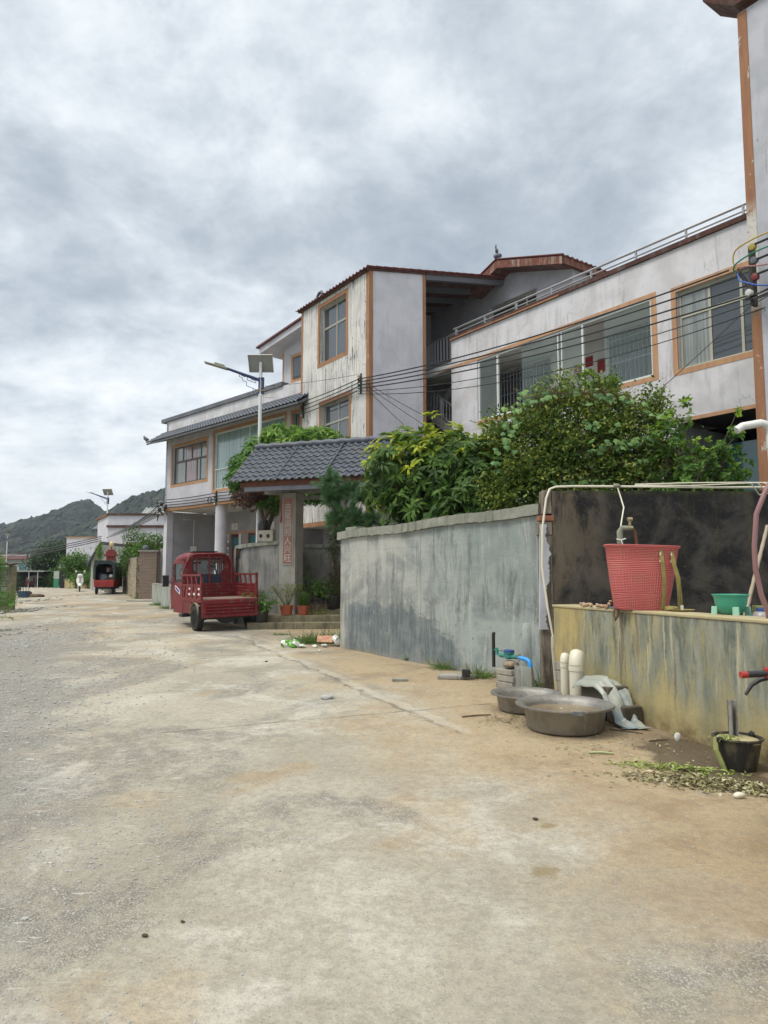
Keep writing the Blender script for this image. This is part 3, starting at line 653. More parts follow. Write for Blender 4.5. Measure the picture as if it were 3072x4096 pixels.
for i in range(30): m.box(3.55 + i * .156, 3.57 + i * .156, .04, .05, 5.1, 5.85)
m.box(3.5, 8.2, .035, .055, 5.85, 5.89); m.build('window_guard', M['greenwhite'], wb)
window(Lh, *wC, 0, M['bronze'], M['glasscurt'], vs=[9.1], hs=[6.8], t=.05)
mk('beam', M['peach'], Lh, (-.60, 10.2, -.03, .25, 4.42, 4.553)); mk('porch_ceiling', M['inner'], Lh, (-.5, 10.2, .26, 2.6, 4.45, 4.54))
mk('wall', M['white2'], Lh, (-.60, -.32, .0, .30, 0, 4.41)).name = 'corner_pillar'
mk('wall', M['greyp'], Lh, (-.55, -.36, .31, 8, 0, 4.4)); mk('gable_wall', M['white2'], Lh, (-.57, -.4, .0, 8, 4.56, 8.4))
MB().at((3.77, .22, 0)).lathe([(.24, .4), (.235, 4.41)], 24).build('porch_column', M['white2'], Lh, smooth=True)
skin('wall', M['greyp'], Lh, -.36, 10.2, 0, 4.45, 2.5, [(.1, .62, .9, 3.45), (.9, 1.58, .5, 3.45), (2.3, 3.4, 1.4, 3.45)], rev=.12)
m = MB(); m.box(-.2, 3.6, 2.485, 2.51, 3.47, 3.56); m.box(-.2, -.1, 2.485, 2.51, .5, 3.47); m.box(2.1, 2.2, 2.485, 2.51, .5, 3.47); m.build('door_surround', M['peach'], Lh)
for a, b in ((.1, .62), (.9, 1.58)):
    d_ = mk('door', M['redwood'], Lh, (a, b, 2.6, 2.64, .5, 3.43), bevel=.01); mk('pane', M['glassteal'], d_, (a + .1, b - .1, 2.585, 2.605, 2.8, 3.3))
w_ = mk('window', M['redwood'], Lh, (2.3, 3.4, 2.6, 2.64, 1.4, 3.43)); mk('pane', M['glassteal'], w_, (2.38, 2.85, 2.585, 2.605, 2.8, 3.35), (2.9, 3.32, 2.585, 2.605, 2.8, 3.35))
cp_ = mk('couplet_paper', M['paper'], Lh, (.66, .86, 2.47, 2.478, 1.3, 3.4)); text('天赐福门家富有', .27, M['ink'], cp_, (.76, 2.466, 3.36), vertical=True)
mk('couplet_paper', M['paper'], Lh, (1.62, 1.82, 2.47, 2.478, 2.2, 3.45)); mk('lintel_paper', M['paper'], Lh, (3.9, 4.3, 2.47, 2.478, 3.55, 3.85)); pl_ = mk('number_plate', M['paper'], Lh, (1.02, 1.52, 2.47, 2.48, 3.64, 3.92)); text('170', .27, M['greyp'], pl_, (1.27, 2.467, 3.77), sx=.8)
mk('fuse_box', M['whitep'], Lh, (-.355, -.33, 1.2, 1.5, 2.2, 2.9)); mk('meter_box', M['whitep'], Lh, (-.15, .0, 2.44, 2.5, 2.6, 3.3))
m = MB(); m.tube([(-.34, .8, 4.1), (-.34, 1.35, 4.1), (-.34, 1.35, 2.3)], .015, 6); m.build('conduit', M['whitep'], Lh)
# eave: tiled skirt all along, with soffit
E0, E1 = -.62, 10.2
tile_roof('eave_tiles', M['tile'], Lh, E0, E1, (-.93, 7.40), (-.02, 8.0), per=.2, row=.27, amp=.035, step=.03)
MB().hexa([(E0, -.88, 7.34), (E1, -.88, 7.34), (E1, 0, 7.62), (E0, 0, 7.62)], [(E0, -.88, 7.38), (E1, -.88, 7.38), (E1, 0, 7.95), (E0, 0, 7.95)]).build('eave_soffit', M['eavegrey'], Lh)
mk('eave_fascia', M['eavegrey'], Lh, (E0 - .02, E1, -.915, -.885, 7.32, 7.39))
m = MB().at((E0, -.9, 7.55)); m.blob((-.05, 0, .03), .09, 4, 2, .4); m.blob((-.2, 0, .10), .07, 9, 1, .4); m.blob((-.28, 0, .17), .05, 2, 1, .4); m.tube([(.1, 0, 0), (-.2, 0, .08), (-.32, 0, .2)], [.05, .04, .02], 6); m.build('eave_ornament', M['tile'], Lh, smooth=True)
m = MB(); m.quad((-.57, -.0, 7.98), (10.2, 0, 7.98), (10.2, 0, 8.48), (-.57, 0, 8.48)); m.build('parapet', M['parapet'], Lh)
mk('parapet_cap', M['eavegrey'], Lh, (-.95, 8.13, -.08, .25, 8.47, 8.63)); mk('roof_slab', M['conc'], Lh, (-.5, 10.2, .1, 8, 8.2, 8.35))
# third floor behind
MB().quad((4.04, 3, 8.3), (7.0, 3, 8.3), (7.0, 3, 12.35), (4.04, 3, 11.85)).quad((4.04, 3, 8.3), (4.04, 3, 11.8), (4.04, 9, 11.8), (4.04, 9, 8.3)).build('wall', M['white2'], Lh)
mk('corner_trim', M['peach'], Lh, (4.03, 4.12, 2.985, 3.02, 8.4, 11.3))
trimframe(Lh, 4.75, 6.0, 9.95, 10.95, 3, .13, M['peach'], name='window_surround'); mk('window', M['bronze'], Lh, (4.75, 6.0, 2.99, 3.03, 9.95, 10.95)); mk('pane', M['glass'], Lh, (4.85, 5.9, 2.975, 3.0, 10.05, 10.85))
rs = lambda x: 12.0 + (x - 2.28) * .19 - .35
m = MB(); m.hexa([(3.25, 2.3, 11.30), (6.8, 2.3, 11.90), (6.8, 9, 11.90), (3.25, 9, 11.30)], [(3.25, 2.3, 11.56), (6.8, 2.3, 12.16), (6.8, 9, 12.16), (3.25, 9, 11.56)]); m.build('roof_slab', M['white2'], Lh)
m = MB(); m.hexa([(3.12, 2.2, 11.55), (6.85, 2.2, 12.18), (6.85, 9, 12.18), (3.12, 9, 11.55)], [(3.12, 2.2, 11.62), (6.85, 2.2, 12.25), (6.85, 9, 12.25), (3.12, 9, 11.62)]); m.build('roof', M['redtile'], Lh)

# ============================================================ GATE
G = thing('courtyard_gate', 'open roofed gateway with grey wavy tiles on a concrete pillar, red couplet strip on it', 'gate', (-3.0, 18.9, 0), -19.4)
pil = mk('pillar', M['concl'], G, (.22, .70, 0, .48, .3, 3.78), bevel=.012); mk('pillar', M['conc'], G, (3.0, 3.48, 0, .48, .3, 3.78), bevel=.012)
sg = mk('couplet_board', M['redpaper'], pil, (.345, .63, -.02, -.005, 1.90, 3.64)); sg['label'] = 'faded red strip with silver Chinese characters'
mk('board_edge', M['silver'], sg, (.338, .345, -.024, -.003, 1.89, 3.65), (.63, .637, -.024, -.003, 1.89, 3.65), (.338, .637, -.024, -.003, 1.875, 1.89))
text('吉星高照人兴旺', .23, M['silver'], sg, (.487, -.024, 3.50), vertical=True, ext=.004, spacing=.98)
MB().tube([(.27, -.03, 3.78), (.265, -.035, 3.45), (.28, -.03, 3.2), (.27, -.035, 3.0)], [.012, .02, .015, .028], 6).build('red_ribbon', M['redb'], G, smooth=True)
mk('beam', M['eavegrey'], G, (-.32, 3.9, -.92, -.80, 3.74, 3.85)); mk('fascia', M['wood'], G, (-.45, 3.9, -.90, -.86, 3.855, 4.0))
mk('beam', M['conc'], G, (-.3, 3.9, .1, .4, 3.785, 3.95)); mk('beam', M['conc'], G, (-.32, 3.9, 1.35, 1.47, 3.74, 3.85))
m = MB()
for i in range(11): x = -.35 + i * .42; m.hexa([(x, -.85, 3.86), (x + .07, -.85, 3.86), (x + .07, .3, 4.75), (x, .3, 4.75)], [(x, -.85, 3.97), (x + .07, -.85, 3.97), (x + .07, .3, 4.86), (x, .3, 4.86)])
m.build('rafters', M['wood'], G)
tile_roof('roof_tiles', M['tile'], G, -.70, 4.1, (-1.0, 3.99), (.35, 5.10), per=.20, row=.215, amp=.036, step=.03)
tile_roof('roof_tiles', M['tile'], G, -.70, 4.1, (1.75, 3.95), (.35, 5.10), per=.20, row=.215, amp=.036, step=.03)
m = MB(); m.tube([(-.72 + i * .2, .35, 5.13 + .012 * (i % 2)) for i in range(25)], [.085 + .018 * (i % 2) for i in range(25)], 10); m.build('ridge_tiles', M['tile'], G, smooth=True)
m = MB()
for xx in (.62, 1.95, 3.3): m.tube([(xx, -1.0, 4.05), (xx, .35, 5.15)], .018, 6)
m.build('tile_seams', M['tile'], G)
# steps
S_ = thing('gate_steps', 'low weathered concrete steps in front of the gate', 'steps', (-3.45, 17.98, gz(18)), -4)
m = MB(); m.hexa([(0.05, -.15, -.1), (4.2, .45, -.1), (4.2, 2, -.1), (-.6, 2, -.1)], [(0.05, -.15, .17), (4.2, .45, .17), (4.2, 2, .17), (-.6, 2, .17)]); m.build('step', M['step'], S_, bevel=.02)
m = MB(); m.hexa([(.45, .18, .15), (4.2, .75, .15), (4.2, 2, .15), (.2, 2, .15)], [(.45, .18, .33), (4.2, .75, .33), (4.2, 2, .33), (.2, 2, .33)]); m.build('step', M['step'], S_, bevel=.02)
mk('step', M['step'], S_, (1.3, 4.2, 1.1, 2.2, .31, .46), bevel=.02)
# wing wall (curved) left of the pillar
def pathwall(name, label, pts, z1s, mat, copemat, th=.2, cope=.11, over=.05):
    t = thing(name, label, 'wall', (pts[0][0], pts[0][1], 0)); o_ = pts[0]
    def strip(off0, off1, za, zb):
        m = MB(); P = [Vector((p[0] - o_[0], p[1] - o_[1], 0)) for p in pts]; vs = []
        for i, p in enumerate(P):
            tt = (P[min(i + 1, len(P) - 1)] - P[max(i - 1, 0)]).normalized(); nn = Vector((-tt.y, tt.x, 0))
            for o2, z in ((off0, za[i]), (off1, za[i]), (off1, zb[i]), (off0, zb[i])): q = p + nn * o2; vs.append((q.x, q.y, z))
        fs = [(3, 2, 1, 0)]
        for i in range(len(P) - 1):
            for k in range(4): a = i * 4 + k; b = i * 4 + (k + 1) % 4; fs.append((a, b, b + 4, a + 4))
        e = (len(P) - 1) * 4; fs.append((e, e + 1, e + 2, e + 3)); return m.add(vs, fs)
    strip(0, th, [0] * len(pts), [z - cope for z in z1s]).build('wall_face', mat, t)
    strip(-over, th + over, [z - cope + .001 for z in z1s], z1s).build('coping', copemat, t, bevel=.01)
    return t
ww = pathwall('courtyard_wall', 'short curved grey wall with coping between truck and gate pillar', [(-4.35, 21.5), (-4.25, 20.4), (-4.1, 19.75), (-3.75, 19.35), (-3.3, 19.13), (-2.8, 18.97)], [2.36, 2.38, 2.41, 2.45, 2.49, 2.52], concrete('streaked_grey_render', (.31, .30, .28), (.20, .20, .19), (.11, .12, .12), .9, .46), M['cope'])
pathwall('courtyard_wall', 'dark inner wall seen through the open gate', [(-2.9, 21.6), (-.6, 20.9)], [2.53, 2.5], M['conc'], M['cope'])
t = thing('stone_slab', 'pale slab leaning in the dark behind the open gate', 'slab', (-1.55, 19.9, gz(19.9) + .15), 10); MB().at(rot=(0, 14, 0)).box(-.14, .2, 0, .05, .03, 1.35).build('slab_body', M['concl'], t)
# hollow block and wrapped tree pot on the wing wall
t = thing('hollow_block', 'hollow concrete block with two round holes on the curved wall', 'block', (-3.18, 19.0, 2.50), -19)
m = MB(); m.box(-.27, .20, .02, .2, 0, .3); ob = m.build('block_body', M['block'], t)
m = MB()
for x in (-.16, .06): m.at((x, -.0, .15), (90, 0, 0)); m.lathe([(.052, -.045), (.052, -.012)], 14)
m.build('block_hole', M['dark'], t)
# ============================================================ FOREGROUND WALLS
def f(n):
    o = n.obj(); x, y, z = n.sep(o)
    c = n.mix(n.sm(n.noise(n.map(o, (1, 1, 1)), 1.3, 8, .66, .6), .38, .62), (.24, .255, .245), (.42, .42, .385))
    # mid area paler and pinker, right area greener-blue
    c = n.mix(n.m('MULTIPLY', n.sm(n.m('ADD', x, n.m('MULTIPLY', n.noise(o, 1.5, 4), 1.5)), 2.0, 4.6), .55), c, (.22, .285, .285))
    wo = n.vadd(o, n.comb(n.m('MULTIPLY', n.noise(o, 1.3, 6, .7), .20), 0., 0.))
    st = n.noise(n.map(wo, (6, 6, .55)), 1.0, 9, .74, .7)
    c = n.mix(n.m('MULTIPLY', n.m('MULTIPLY', n.sm(st, .49, .62), n.sm(n.noise(n.map(o, (1, 1, 1), (9, 9, 3)), 1.1, 4, .6), .36, .56)), .72), c, (.115, .12, .115))
    st2 = n.noise(n.map(wo, (9, 9, .8), (4, 4, 4)), 1.2, 9, .74, .6)
    c = n.mix(n.m('MULTIPLY', n.sm(st2, .54, .64), .45), c, (.56, .57, .53))
    # ghost of the blockwork under the render
    br = n.n('ShaderNodeTexBrick'); n.put(br.inputs['Vector'], n.map(n.comb(n.m('ADD', x, n.m('MULTIPLY', n.noise(o, 3, 4), .12)), n.m('ADD', z, n.m('MULTIPLY', n.noise(o, 4, 4), .06)), 0.), (1, 1, 1))); br.inputs['Scale'].default_value = 1
    br.inputs['Brick Width'].default_value = .4; br.inputs['Row Height'].default_value = .19; br.inputs['Mortar Size'].default_value = .03; br.inputs['Mortar Smooth'].default_value = 1.
    gh = n.m('MULTIPLY', br.outputs['Fac'], n.m('MULTIPLY', n.sm(n.noise(o, 1.2, 3), .42, .6), n.sm(z, 1.1, 1.4)))
    c = n.mix(n.m('MULTIPLY', gh, .10), c, (.13, .14, .14))
    # damp dark coat low on the left, with a wavy upper edge
    wv = n.m('MULTIPLY', n.m('SUBTRACT', n.noise(n.map(o, (1, 1, 1.3)), 2.0, 9, .78, .5), .5), 1.0)
    edge = n.m('ADD', n.m('ADD', 1.03, n.m('MULTIPLY', n.m('POWER', n.m('MAXIMUM', n.m('SUBTRACT', x, 2.2), 0.), 2.), -.24)), wv)
    low = n.m('MULTIPLY', n.sm(n.m('SUBTRACT', edge, z), -.06, .10), n.m('MULTIPLY', n.sm(x, .22, .34), n.sm(x, 3.95, 3.6)))
    dk = n.mix(n.sm(n.noise(n.map(o, (9, 9, 1.2)), 1.4, 7, .7, .5), .35, .68), (.075, .10, .115), (.16, .195, .205))
    c = n.mix(n.m('MULTIPLY', low, n.m('ADD', .62, n.m('MULTIPLY', n.sm(n.noise(o, 3, 6, .7), .35, .6), .3))), c, dk)
    mid = n.m('MULTIPLY', n.sm(n.m('ABSOLUTE', n.m('SUBTRACT', z, n.m('ADD', 1.16, n.m('MULTIPLY', wv, 1.2)))), .0, .20, 1., 0.), n.sm(n.noise(o, 4, 6, .7), .42, .6))
    c = n.mix(n.m('MULTIPLY', mid, .45), c, (.10, .105, .105))
    # pale patched render low on the right, with dark spots
    pr_ = n.m('MULTIPLY', n.m('MULTIPLY', n.sm(z, 1.0, .9), n.sm(x, 3.4, 3.9)), n.sm(n.noise(o, 1.8, 6, .65), .38, .5))
    c = n.mix(n.m('MULTIPLY', pr_, .6), c, (.37, .41, .38))
    c = n.mix(n.m('MULTIPLY', n.m('MULTIPLY', n.sm(n.noise(o, 5.5, 7, .75), .60, .65), n.sm(z, 1.0, .8)), .8), c, (.11, .115, .11))
    sp = n.sm(z, .32, .12)
    c = n.mix(n.m('MULTIPLY', sp, n.m('MULTIPLY', n.sm(n.noise(o, 3, 6, .7), .40, .6), .75)), c, (.30, .25, .16))
    c = n.mix(n.m('MULTIPLY', n.sm(n.noise(n.map(o, (20, 20, 3)), 2, 5, .7), .64, .70), n.m('MULTIPLY', low, .6)), c, (.42, .48, .49))
    h = n.m('ADD', n.noise(o, 16, 8, .75), n.m('MULTIPLY', n.noise(o, 3, 5), 1.2)); h = n.m('SUBTRACT', h, n.m('MULTIPLY', low, .25))
    return dict(color=c, rough=.9, bump=n.bump(h, .7, .014))
M['bigwall'] = Mat('stained_grey_render', fn=f)
C = thing('courtyard_wall', 'long blue-grey stained concrete wall with coping in front of the mango bushes', 'wall', (-.85, 13.93, 0), -57.1)
m = MB(); nseg = 22
def cwtop(x): return 2.29 + .11 * x / 5.43 + .012 * math.sin(x * 2.3)
vs = []
for i in range(nseg + 1):
    x = 5.43 * i / nseg; b = .012 * math.sin(x * 3.1) + .008 * math.sin(x * 7)
    vs += [(x, b, -.1), (x, b * .6, 1.0), (x, b * .3, cwtop(x)), (x, .2, cwtop(x)), (x, .2, -.1)]
fs = [(i * 5 + k, i * 5 + 5 + k, i * 5 + 6 + k, i * 5 + 1 + k) for i in range(nseg) for k in range(4)] + [(0, 1, 2, 3, 4), tuple(nseg * 5 + k for k in (4, 3, 2, 1, 0))]
m.add(vs, fs); m.build('wall_face', M['bigwall'], C, smooth=30)
m = MB(); vs = []; rg = random.Random(3)
for i in range(61):
    x = -.05 + 5.47 * i / 60; t0 = cwtop(x); j = lambda a: rg.uniform(-a, a)
    vs += [(x, -.06 + j(.007), t0 + .002 + j(.010)), (x, -.055 + j(.004), t0 + .15 + j(.006)), (x, .25, t0 + .155 + j(.006)), (x, .26, t0 + .002)]
fs = [(i * 4 + k, i * 4 + 4 + k, i * 4 + 4 + (k + 1) % 4, i * 4 + (k + 1) % 4) for i in range(60) for k in range(4)] + [(0, 1, 2, 3), (243, 242, 241, 240)]
m.add(vs, fs); m.build('coping', M['cope'], C)
MB().box(.18, .58, 0, .22, 2.46, 2.52).build('coping_stone', M['cope'], C, bevel=.01)
MB().at((5.12, .02, 0)).lathe([(.10, -.05), (.09, .7), (.085, .90), (.06, .95), (0, .96)], 14).build('stub_post', M['bigwall'], C, smooth=True)
# black wall across the back of the wash place
def f(n):
    o = n.obj(); x, y, z = n.sep(o)
    c = n.mix(n.sm(n.noise(o, 1.7, 8, .65, .4), .42, .64), (.010, .010, .012), (.072, .065, .056))
    lf = n.m('MULTIPLY', n.sm(x, 1.15, .2), n.sm(n.noise(n.map(o, (2, 2, .8)), 1.6, 7, .7, .3), .40, .58))
    c = n.mix(n.m('MULTIPLY', lf, .75), c, (.17, .135, .095))
    c = n.mix(n.m('MULTIPLY', n.m('MULTIPLY', n.sm(x, 1.5, 2.4), n.sm(n.noise(n.map(o, (5, 5, .8), (3, 1, 1)), 1.1, 8, .7, .4), .53, .64)), .55), c, (.085, .08, .025))
    c = n.mix(n.m('MULTIPLY', n.sm(n.noise(o, 22, 6, .82), .56, .68), .6), c, (.17, .15, .115))
    c = n.mix(n.m('MULTIPLY', n.sm(n.noise(n.map(o, (1, 1, 1), (6, 5, 5)), .9, 5, .6), .5, .7), .5), c, (.055, .052, .048))
    c = n.mix(n.m('MULTIPLY', n.sm(z, 2.62, 2.73), n.sm(n.noise(o, 5, 5, .7), .4, .6)), c, (.055, .07, .015))
    return dict(color=c, rough=.95, bump=n.bump(n.m('ADD', n.noise(o, 34, 8, .8), n.noise(o, 6, 5)), .9, .015))
K = thing('mouldy_wall', 'black mouldy rendered wall behind the red basket', 'wall', (2.08, 9.25, 0), 0)
m = MB(); rg = random.Random(5); vs = []
for i in range(41):
    x = .12 + i * .14; vs += [(x, 0, 0), (x, 0, 1.3), (x, .0, 2.70 + rg.uniform(-.008, .012)), (x, .2, 2.71), (x, .2, 0)]
fs = [(i * 5 + k, i * 5 + 5 + k, i * 5 + 6 + k, i * 5 + 1 + k) for i in range(40) for k in range(4)] + [(0, 1, 2, 3, 4)]
m.add(vs, fs); m.build('wall_face', Mat('black_mould_render', fn=f), K)
mk('brick_end', concrete('broken_brick_edge', (.26, .22, .17), (.16, .13, .10), (.07, .06, .05), 3., .45), K, (-.03, .13, .01, .2, 0, 2.12), (-.05, .14, .0, .2, 2.12, 2.30), (0, .14, 0, .2, 2.40, 2.71), bevel=.012)
mk('brick_course', concrete('orange_brick', (.34, .13, .07), (.22, .09, .05), (.12, .1, .08), 4.), K, (-.05, .15, -.02, .16, 2.305, 2.375), bevel=.01)
m = MB(); pts = []; rg = random.Random(9)
zz_ = np.linspace(.9, 2.26, 22)
zz_ = np.linspace(.9, 2.26, 60); pts = [(.055 + .03 * math.sin(z * 4) + .018 * math.sin(z * 17) + rg.uniform(-.012, .012) - .03 * (z > 1.9), z) for z in zz_]
poly = [(-.07, .9)] + pts + [(-.04, 2.26)]
m.prism(poly, 'y', -.035, .03); m.build('plaster_edge', plaster('broken_white_plaster', (.50, .51, .56), (.36, .37, .40), .5, .4, .3, ss=2), K)
# low yellow-green wall
def f(n):
    o = n.obj(); x, y, z = n.sep(o)
    o0 = o; o = n.vadd(o, n.comb(n.m('MULTIPLY', n.noise(o, 1.6, 6, .7), .13), 0., 0.))
    base = n.mix(n.sm(n.noise(n.map(o, (2, 2, .6)), 1.6, 7, .65, .4), .36, .66), (.41, .345, .165), (.27, .245, .135))
    gr = n.mix(n.sm(n.noise(n.map(o, (5, 5, 1)), 1.5, 6, .7), .35, .65), (.145, .165, .135), (.29, .295, .235))
    bd = n.sm(n.m('ADD', n.m('ADD', z, n.m('MULTIPLY', n.noise(n.map(o, (3.2, 3.2, .55)), 1.6, 7, .72, .6), 1.05)), n.m('MULTIPLY', x, .03)), .92, 1.26)
    c = n.mix(n.m('MULTIPLY', bd, n.sm(n.noise(n.map(o, (4.5, 4.5, 1.0), (9, 1, 2)), 1.5, 8, .72, .3), .32, .54)), base, gr)
    c = n.mix(n.m('MULTIPLY', n.sm(n.noise(n.map(o, (9, 9, 1.6), (2, 7, 2)), 1.2, 8, .74, .5), .54, .62), n.m('MULTIPLY', n.sm(z, .4, .9), .7)), c, (.085, .105, .085))
    c = n.mix(n.m('MULTIPLY', n.m('MULTIPLY', n.sm(n.noise(n.map(o, (12, 12, .35), (6, 6, 6)), 1.4, 5, .6), .60, .66), n.sm(z, .35, .8)), .6), c, (.50, .46, .31))
    c = n.mix(n.m('MULTIPLY', n.m('MULTIPLY', n.sm(n.noise(n.map(o, (7, 7, .22), (16, 6, 6)), 1.4, 5, .6), .62, .665), n.sm(z, .2, .6)), .7), c, (.16, .12, .065))
    c = n.mix(n.m('MULTIPLY', n.sm(z, .34, .12), n.sm(n.noise(o, 2.5, 6, .7), .34, .58)), c, (.16, .115, .05))
    c = n.mix(n.sm(n.m('ADD', x, n.m('MULTIPLY', z, -.25)), .35, .34), c, n.mix(n.sm(n.noise(n.map(o, (4, 4, .8)), 1.5, 6, .7), .42, .6), (.42, .33, .14), (.26, .23, .13)))
    return dict(color=c, rough=.85, bump=n.bump(n.m('ADD', n.noise(o, 20, 8, .7), n.m('MULTIPLY', n.noise(o, 3, 4), 1.5)), .5, .01))
M['lowwall'] = Mat('algae_streaked_yellow_render', fn=f)
LW = thing('low_wall', 'low yellow and green streaked wall with a flat ledge, carrying the red basket', 'wall', (2.10, 8.83, 0), -71.8)
m = MB(); m.prism([(0.0, 0), (9.5, 0), (9.5, 1.205), (0.0, 1.205)], 'y', 0, .34); m.build('wall_face', M['lowwall'], LW)
M['ledge'] = concrete('ledge_cement', (.44, .38, .22), (.36, .31, .18), (.25, .23, .15), 1.5, .55)
mk('ledge', M['ledge'], LW, (-.02, 9.5, -.012, .36, 1.206, 1.235), bevel=.008)
mk('yard_slab', M['conc'], LW, (0., 9.5, .37, 3.6, .9, 1.05))
# broken base at the corner
m = MB(); rg = random.Random(4)
for i, (x, z, w, h) in enumerate(((.02, .32, .3, .12), (.0, .45, .26, .1), (.06, .2, .26, .12), (.02, .08, .36, .12), (.22, .56, .1, .1))): m.box(x, x + w, -.012 + rg.uniform(-.008, .0), .0, z, z + h)
m.build('exposed_bricks', M['block'], LW, bevel=.015)

# ============================================================ THINGS AT THE WASH PLACE
def basket():
    t = thing('back_basket', 'large red plastic carrying basket with two olive straps, on the ledge of the low wall', 'basket', (2.70, 7.50, 1.236), -8, rot=(0, R(2.0), R(-8)))
    def f(n):
        o = n.obj(); x, y, z = n.sep(o); an = n.m('ARCTAN2', y, x)
        u = n.m('MULTIPLY', an, 34.); v = n.m('MULTIPLY', z, 190.)
        w = n.m('MULTIPLY', n.m('SINE', n.m('ADD', u, v)), n.m('SINE', n.m('SUBTRACT', u, v)))
        rib = n.m('SINE', n.m('MULTIPLY', z, 330.))
        bm = n.m('MULTIPLY', n.sm(z, .385, .392), n.sm(z, .525, .518)); b2 = n.m('MULTIPLY', n.sm(z, .14, .145), n.sm(z, .175, .17))
        band = n.m('MAXIMUM', n.m('MAXIMUM', bm, b2), n.sm(z, .635, .645))
        h = n.m('ADD', n.m('MULTIPLY', w, n.m('SUBTRACT', 1., band)), n.m('MULTIPLY', rib, n.m('MULTIPLY', band, .6)))
        c = n.mix(n.sm(h, -.9, .6), (.50, .105, .10), (.58, .13, .125))
        c = n.mix(n.m('MULTIPLY', n.sm(n.noise(o, 6, 6, .7), .45, .7), .35), c, (.42, .20, .12))
        return dict(color=c, rough=.55, bump=n.bump(h, .9, .006))
    m = MB(); prof = [(.255, 0), (.262, .012), (.30, .25), (.335, .5), (.352, .64), (.366, .652), (.376, .664), (.37, .675), (.352, .67), (.33, .5), (.29, .25), (.25, .02), (0, .018)]
    m.lathe(prof, 56, 1.02, .62, sq=.32); b = m.build('basket_body', Mat('woven_red_plastic', fn=f), t, smooth=60)
    M['strap'] = concrete('olive_webbing', (.30, .25, .08), (.22, .18, .06), (.13, .11, .05), 4)
    for k, (x, y0) in enumerate(((.17, -.222), (.285, -.19))):
        pts = [(x - .02, y0, .62), (x - .01, y0 - .025, .50), (x + .005 + .03 * k, y0 - .025, .34), (x + .012 + .045 * k, y0 - .005, .16), (x + .0 + .07 * k, y0 + .02, .02)]
        m = MB(); vs = []
        for i, p in enumerate(pts): w = .019 + .007 * k * i / 4; vs += [(p[0] - w, p[1], p[2]), (p[0] + w, p[1] + .01, p[2])]
        m.add(vs, [(2 * i, 2 * i + 1, 2 * i + 3, 2 * i + 2) for i in range(4)]); m.build('strap', M['strap'], t, solid=.005)
        mk('strap_buckle', M['cream'], t, (x - .035, x - .022, y0 - .012, y0 + .01, .57, .60), (x - .035, x - .022, y0 - .012, y0 + .01, .50, .525))
    return t
basket()
# loop of strap hanging over the edge and pad
t = thing('fallen_strap', 'bent brown strap end hanging over the wall edge below the basket', 'strap', (2.47, 7.56, 1.24), -72)
MB().tube([(0, .05, .0), (.0, -.03, .01), (.0, -.045, -.06), (.03, -.045, -.11), (.06, -.04, -.07), (.05, -.03, .0)], .014, 8).build('strap_loop', concrete('brown_webbing', (.16, .11, .06), (.10, .07, .04), (.2, .16, .1), 4), t, smooth=True)
t = thing('fallen_strap', 'curled tan strap pad at the foot of the basket, right front', 'strap', (2.93, 7.26, 1.25), -72)
MB().blob((0, 0, .015), .05, 3, 2, .5, (1.5, .9, .55)).build('strap_pad', M['strap'], t, smooth=True)
def root(parent, pts, r, k): 
    m = MB(); rg = random.Random(k)
    for p, q in pts: m.blob(p, q, rg.randint(0, 99), 2, .35, (1.25, .9, .85))
    return m.build('root_piece', M['ginger'], parent, smooth=True)
def f(n):
    o = n.obj(); return dict(color=n.mix(n.sm(n.noise(o, 25, 5, .7), .4, .65), (.46, .33, .22), (.26, .16, .10)), rough=.8, bump=n.bump(n.noise(o, 60, 4), .4, .003))
M['ginger'] = Mat('ginger_skin', fn=f)
t = thing('ginger_root', 'knobbly ginger root, left one lying on the wall ledge', 'ginger', (2.335, 8.15, 1.236), -70)
rg = random.Random(12)
root(t, [((-.13 + i * .034, rg.uniform(-.02, .03), .022 + .012 * (i % 3 == 1)), rg.uniform(.018, .027)) for i in range(7)], 0, 1)
t = thing('ginger_root', 'knobbly ginger root with an upright stub, nearer the basket', 'ginger', (2.43, 7.86, 1.236), -72)
root(t, [((-.10 + i * .033, rg.uniform(-.02, .02), .022), rg.uniform(.018, .026)) for i in range(6)] + [((.09, 0, .055), .02), ((.115, 0, .08), .016)], 0, 2)
t = thing('slate_piece', 'flat grey slate piece on the ledge beside the basket', 'slate', (2.49, 7.74, 1.237), -72); MB().prism([(-.10, -.03), (.12, -.05), (.13, .03), (-.06, .05)], 'z', 0, .02).build('slate_body', M['eavegrey'], t)
t = thing('wooden_dish', 'shallow yellow rimmed dish on the ledge right of the basket', 'dish', (3.0, 7.18, 1.236), 0)
MB().lathe([(.05, 0), (.11, .006), (.125, .018), (.12, .02), (.10, .01), (0, .008)], 28).build('dish_body', M['strap'], t, smooth=True); mk('dish_stick', M['paper'], t, (-.01, .012, -.01, .01, .012, .06))
# faucet standpipe behind the basket
F_ = thing('standpipe_tap', 'old tap on a grey standpipe rising behind the red basket', 'tap', (2.87, 8.6, 1.05), 0)
M['galv'] = concrete('galvanised_pipe', (.27, .27, .21), (.19, .19, .15), (.36, .33, .25), 5); M['brass'] = Mat('dull_brass', (.36, .30, .17), .45, .6)
m = MB(); m.tube([(0, 0, 0), (0, 0, 1.0)], .025, 10); m.tube([(0, 0, .93), (0, 0, 1.08), (.03, 0, 1.12), (.10, 0, 1.12)], [.036, .036, .034, .03], 10); m.build('pipe', M['galv'], F_, smooth=40)
m = MB(); m.tube([(.08, 0, 1.12), (.16, 0, 1.12)], .026, 10); m.tube([(.125, 0, 1.13), (.125, 0, 1.22)], .018, 8); m.tube([(.10, 0, 1.225), (.155, 0, 1.225)], .026, 8); m.build('tap_body', M['brass'], F_, smooth=40)
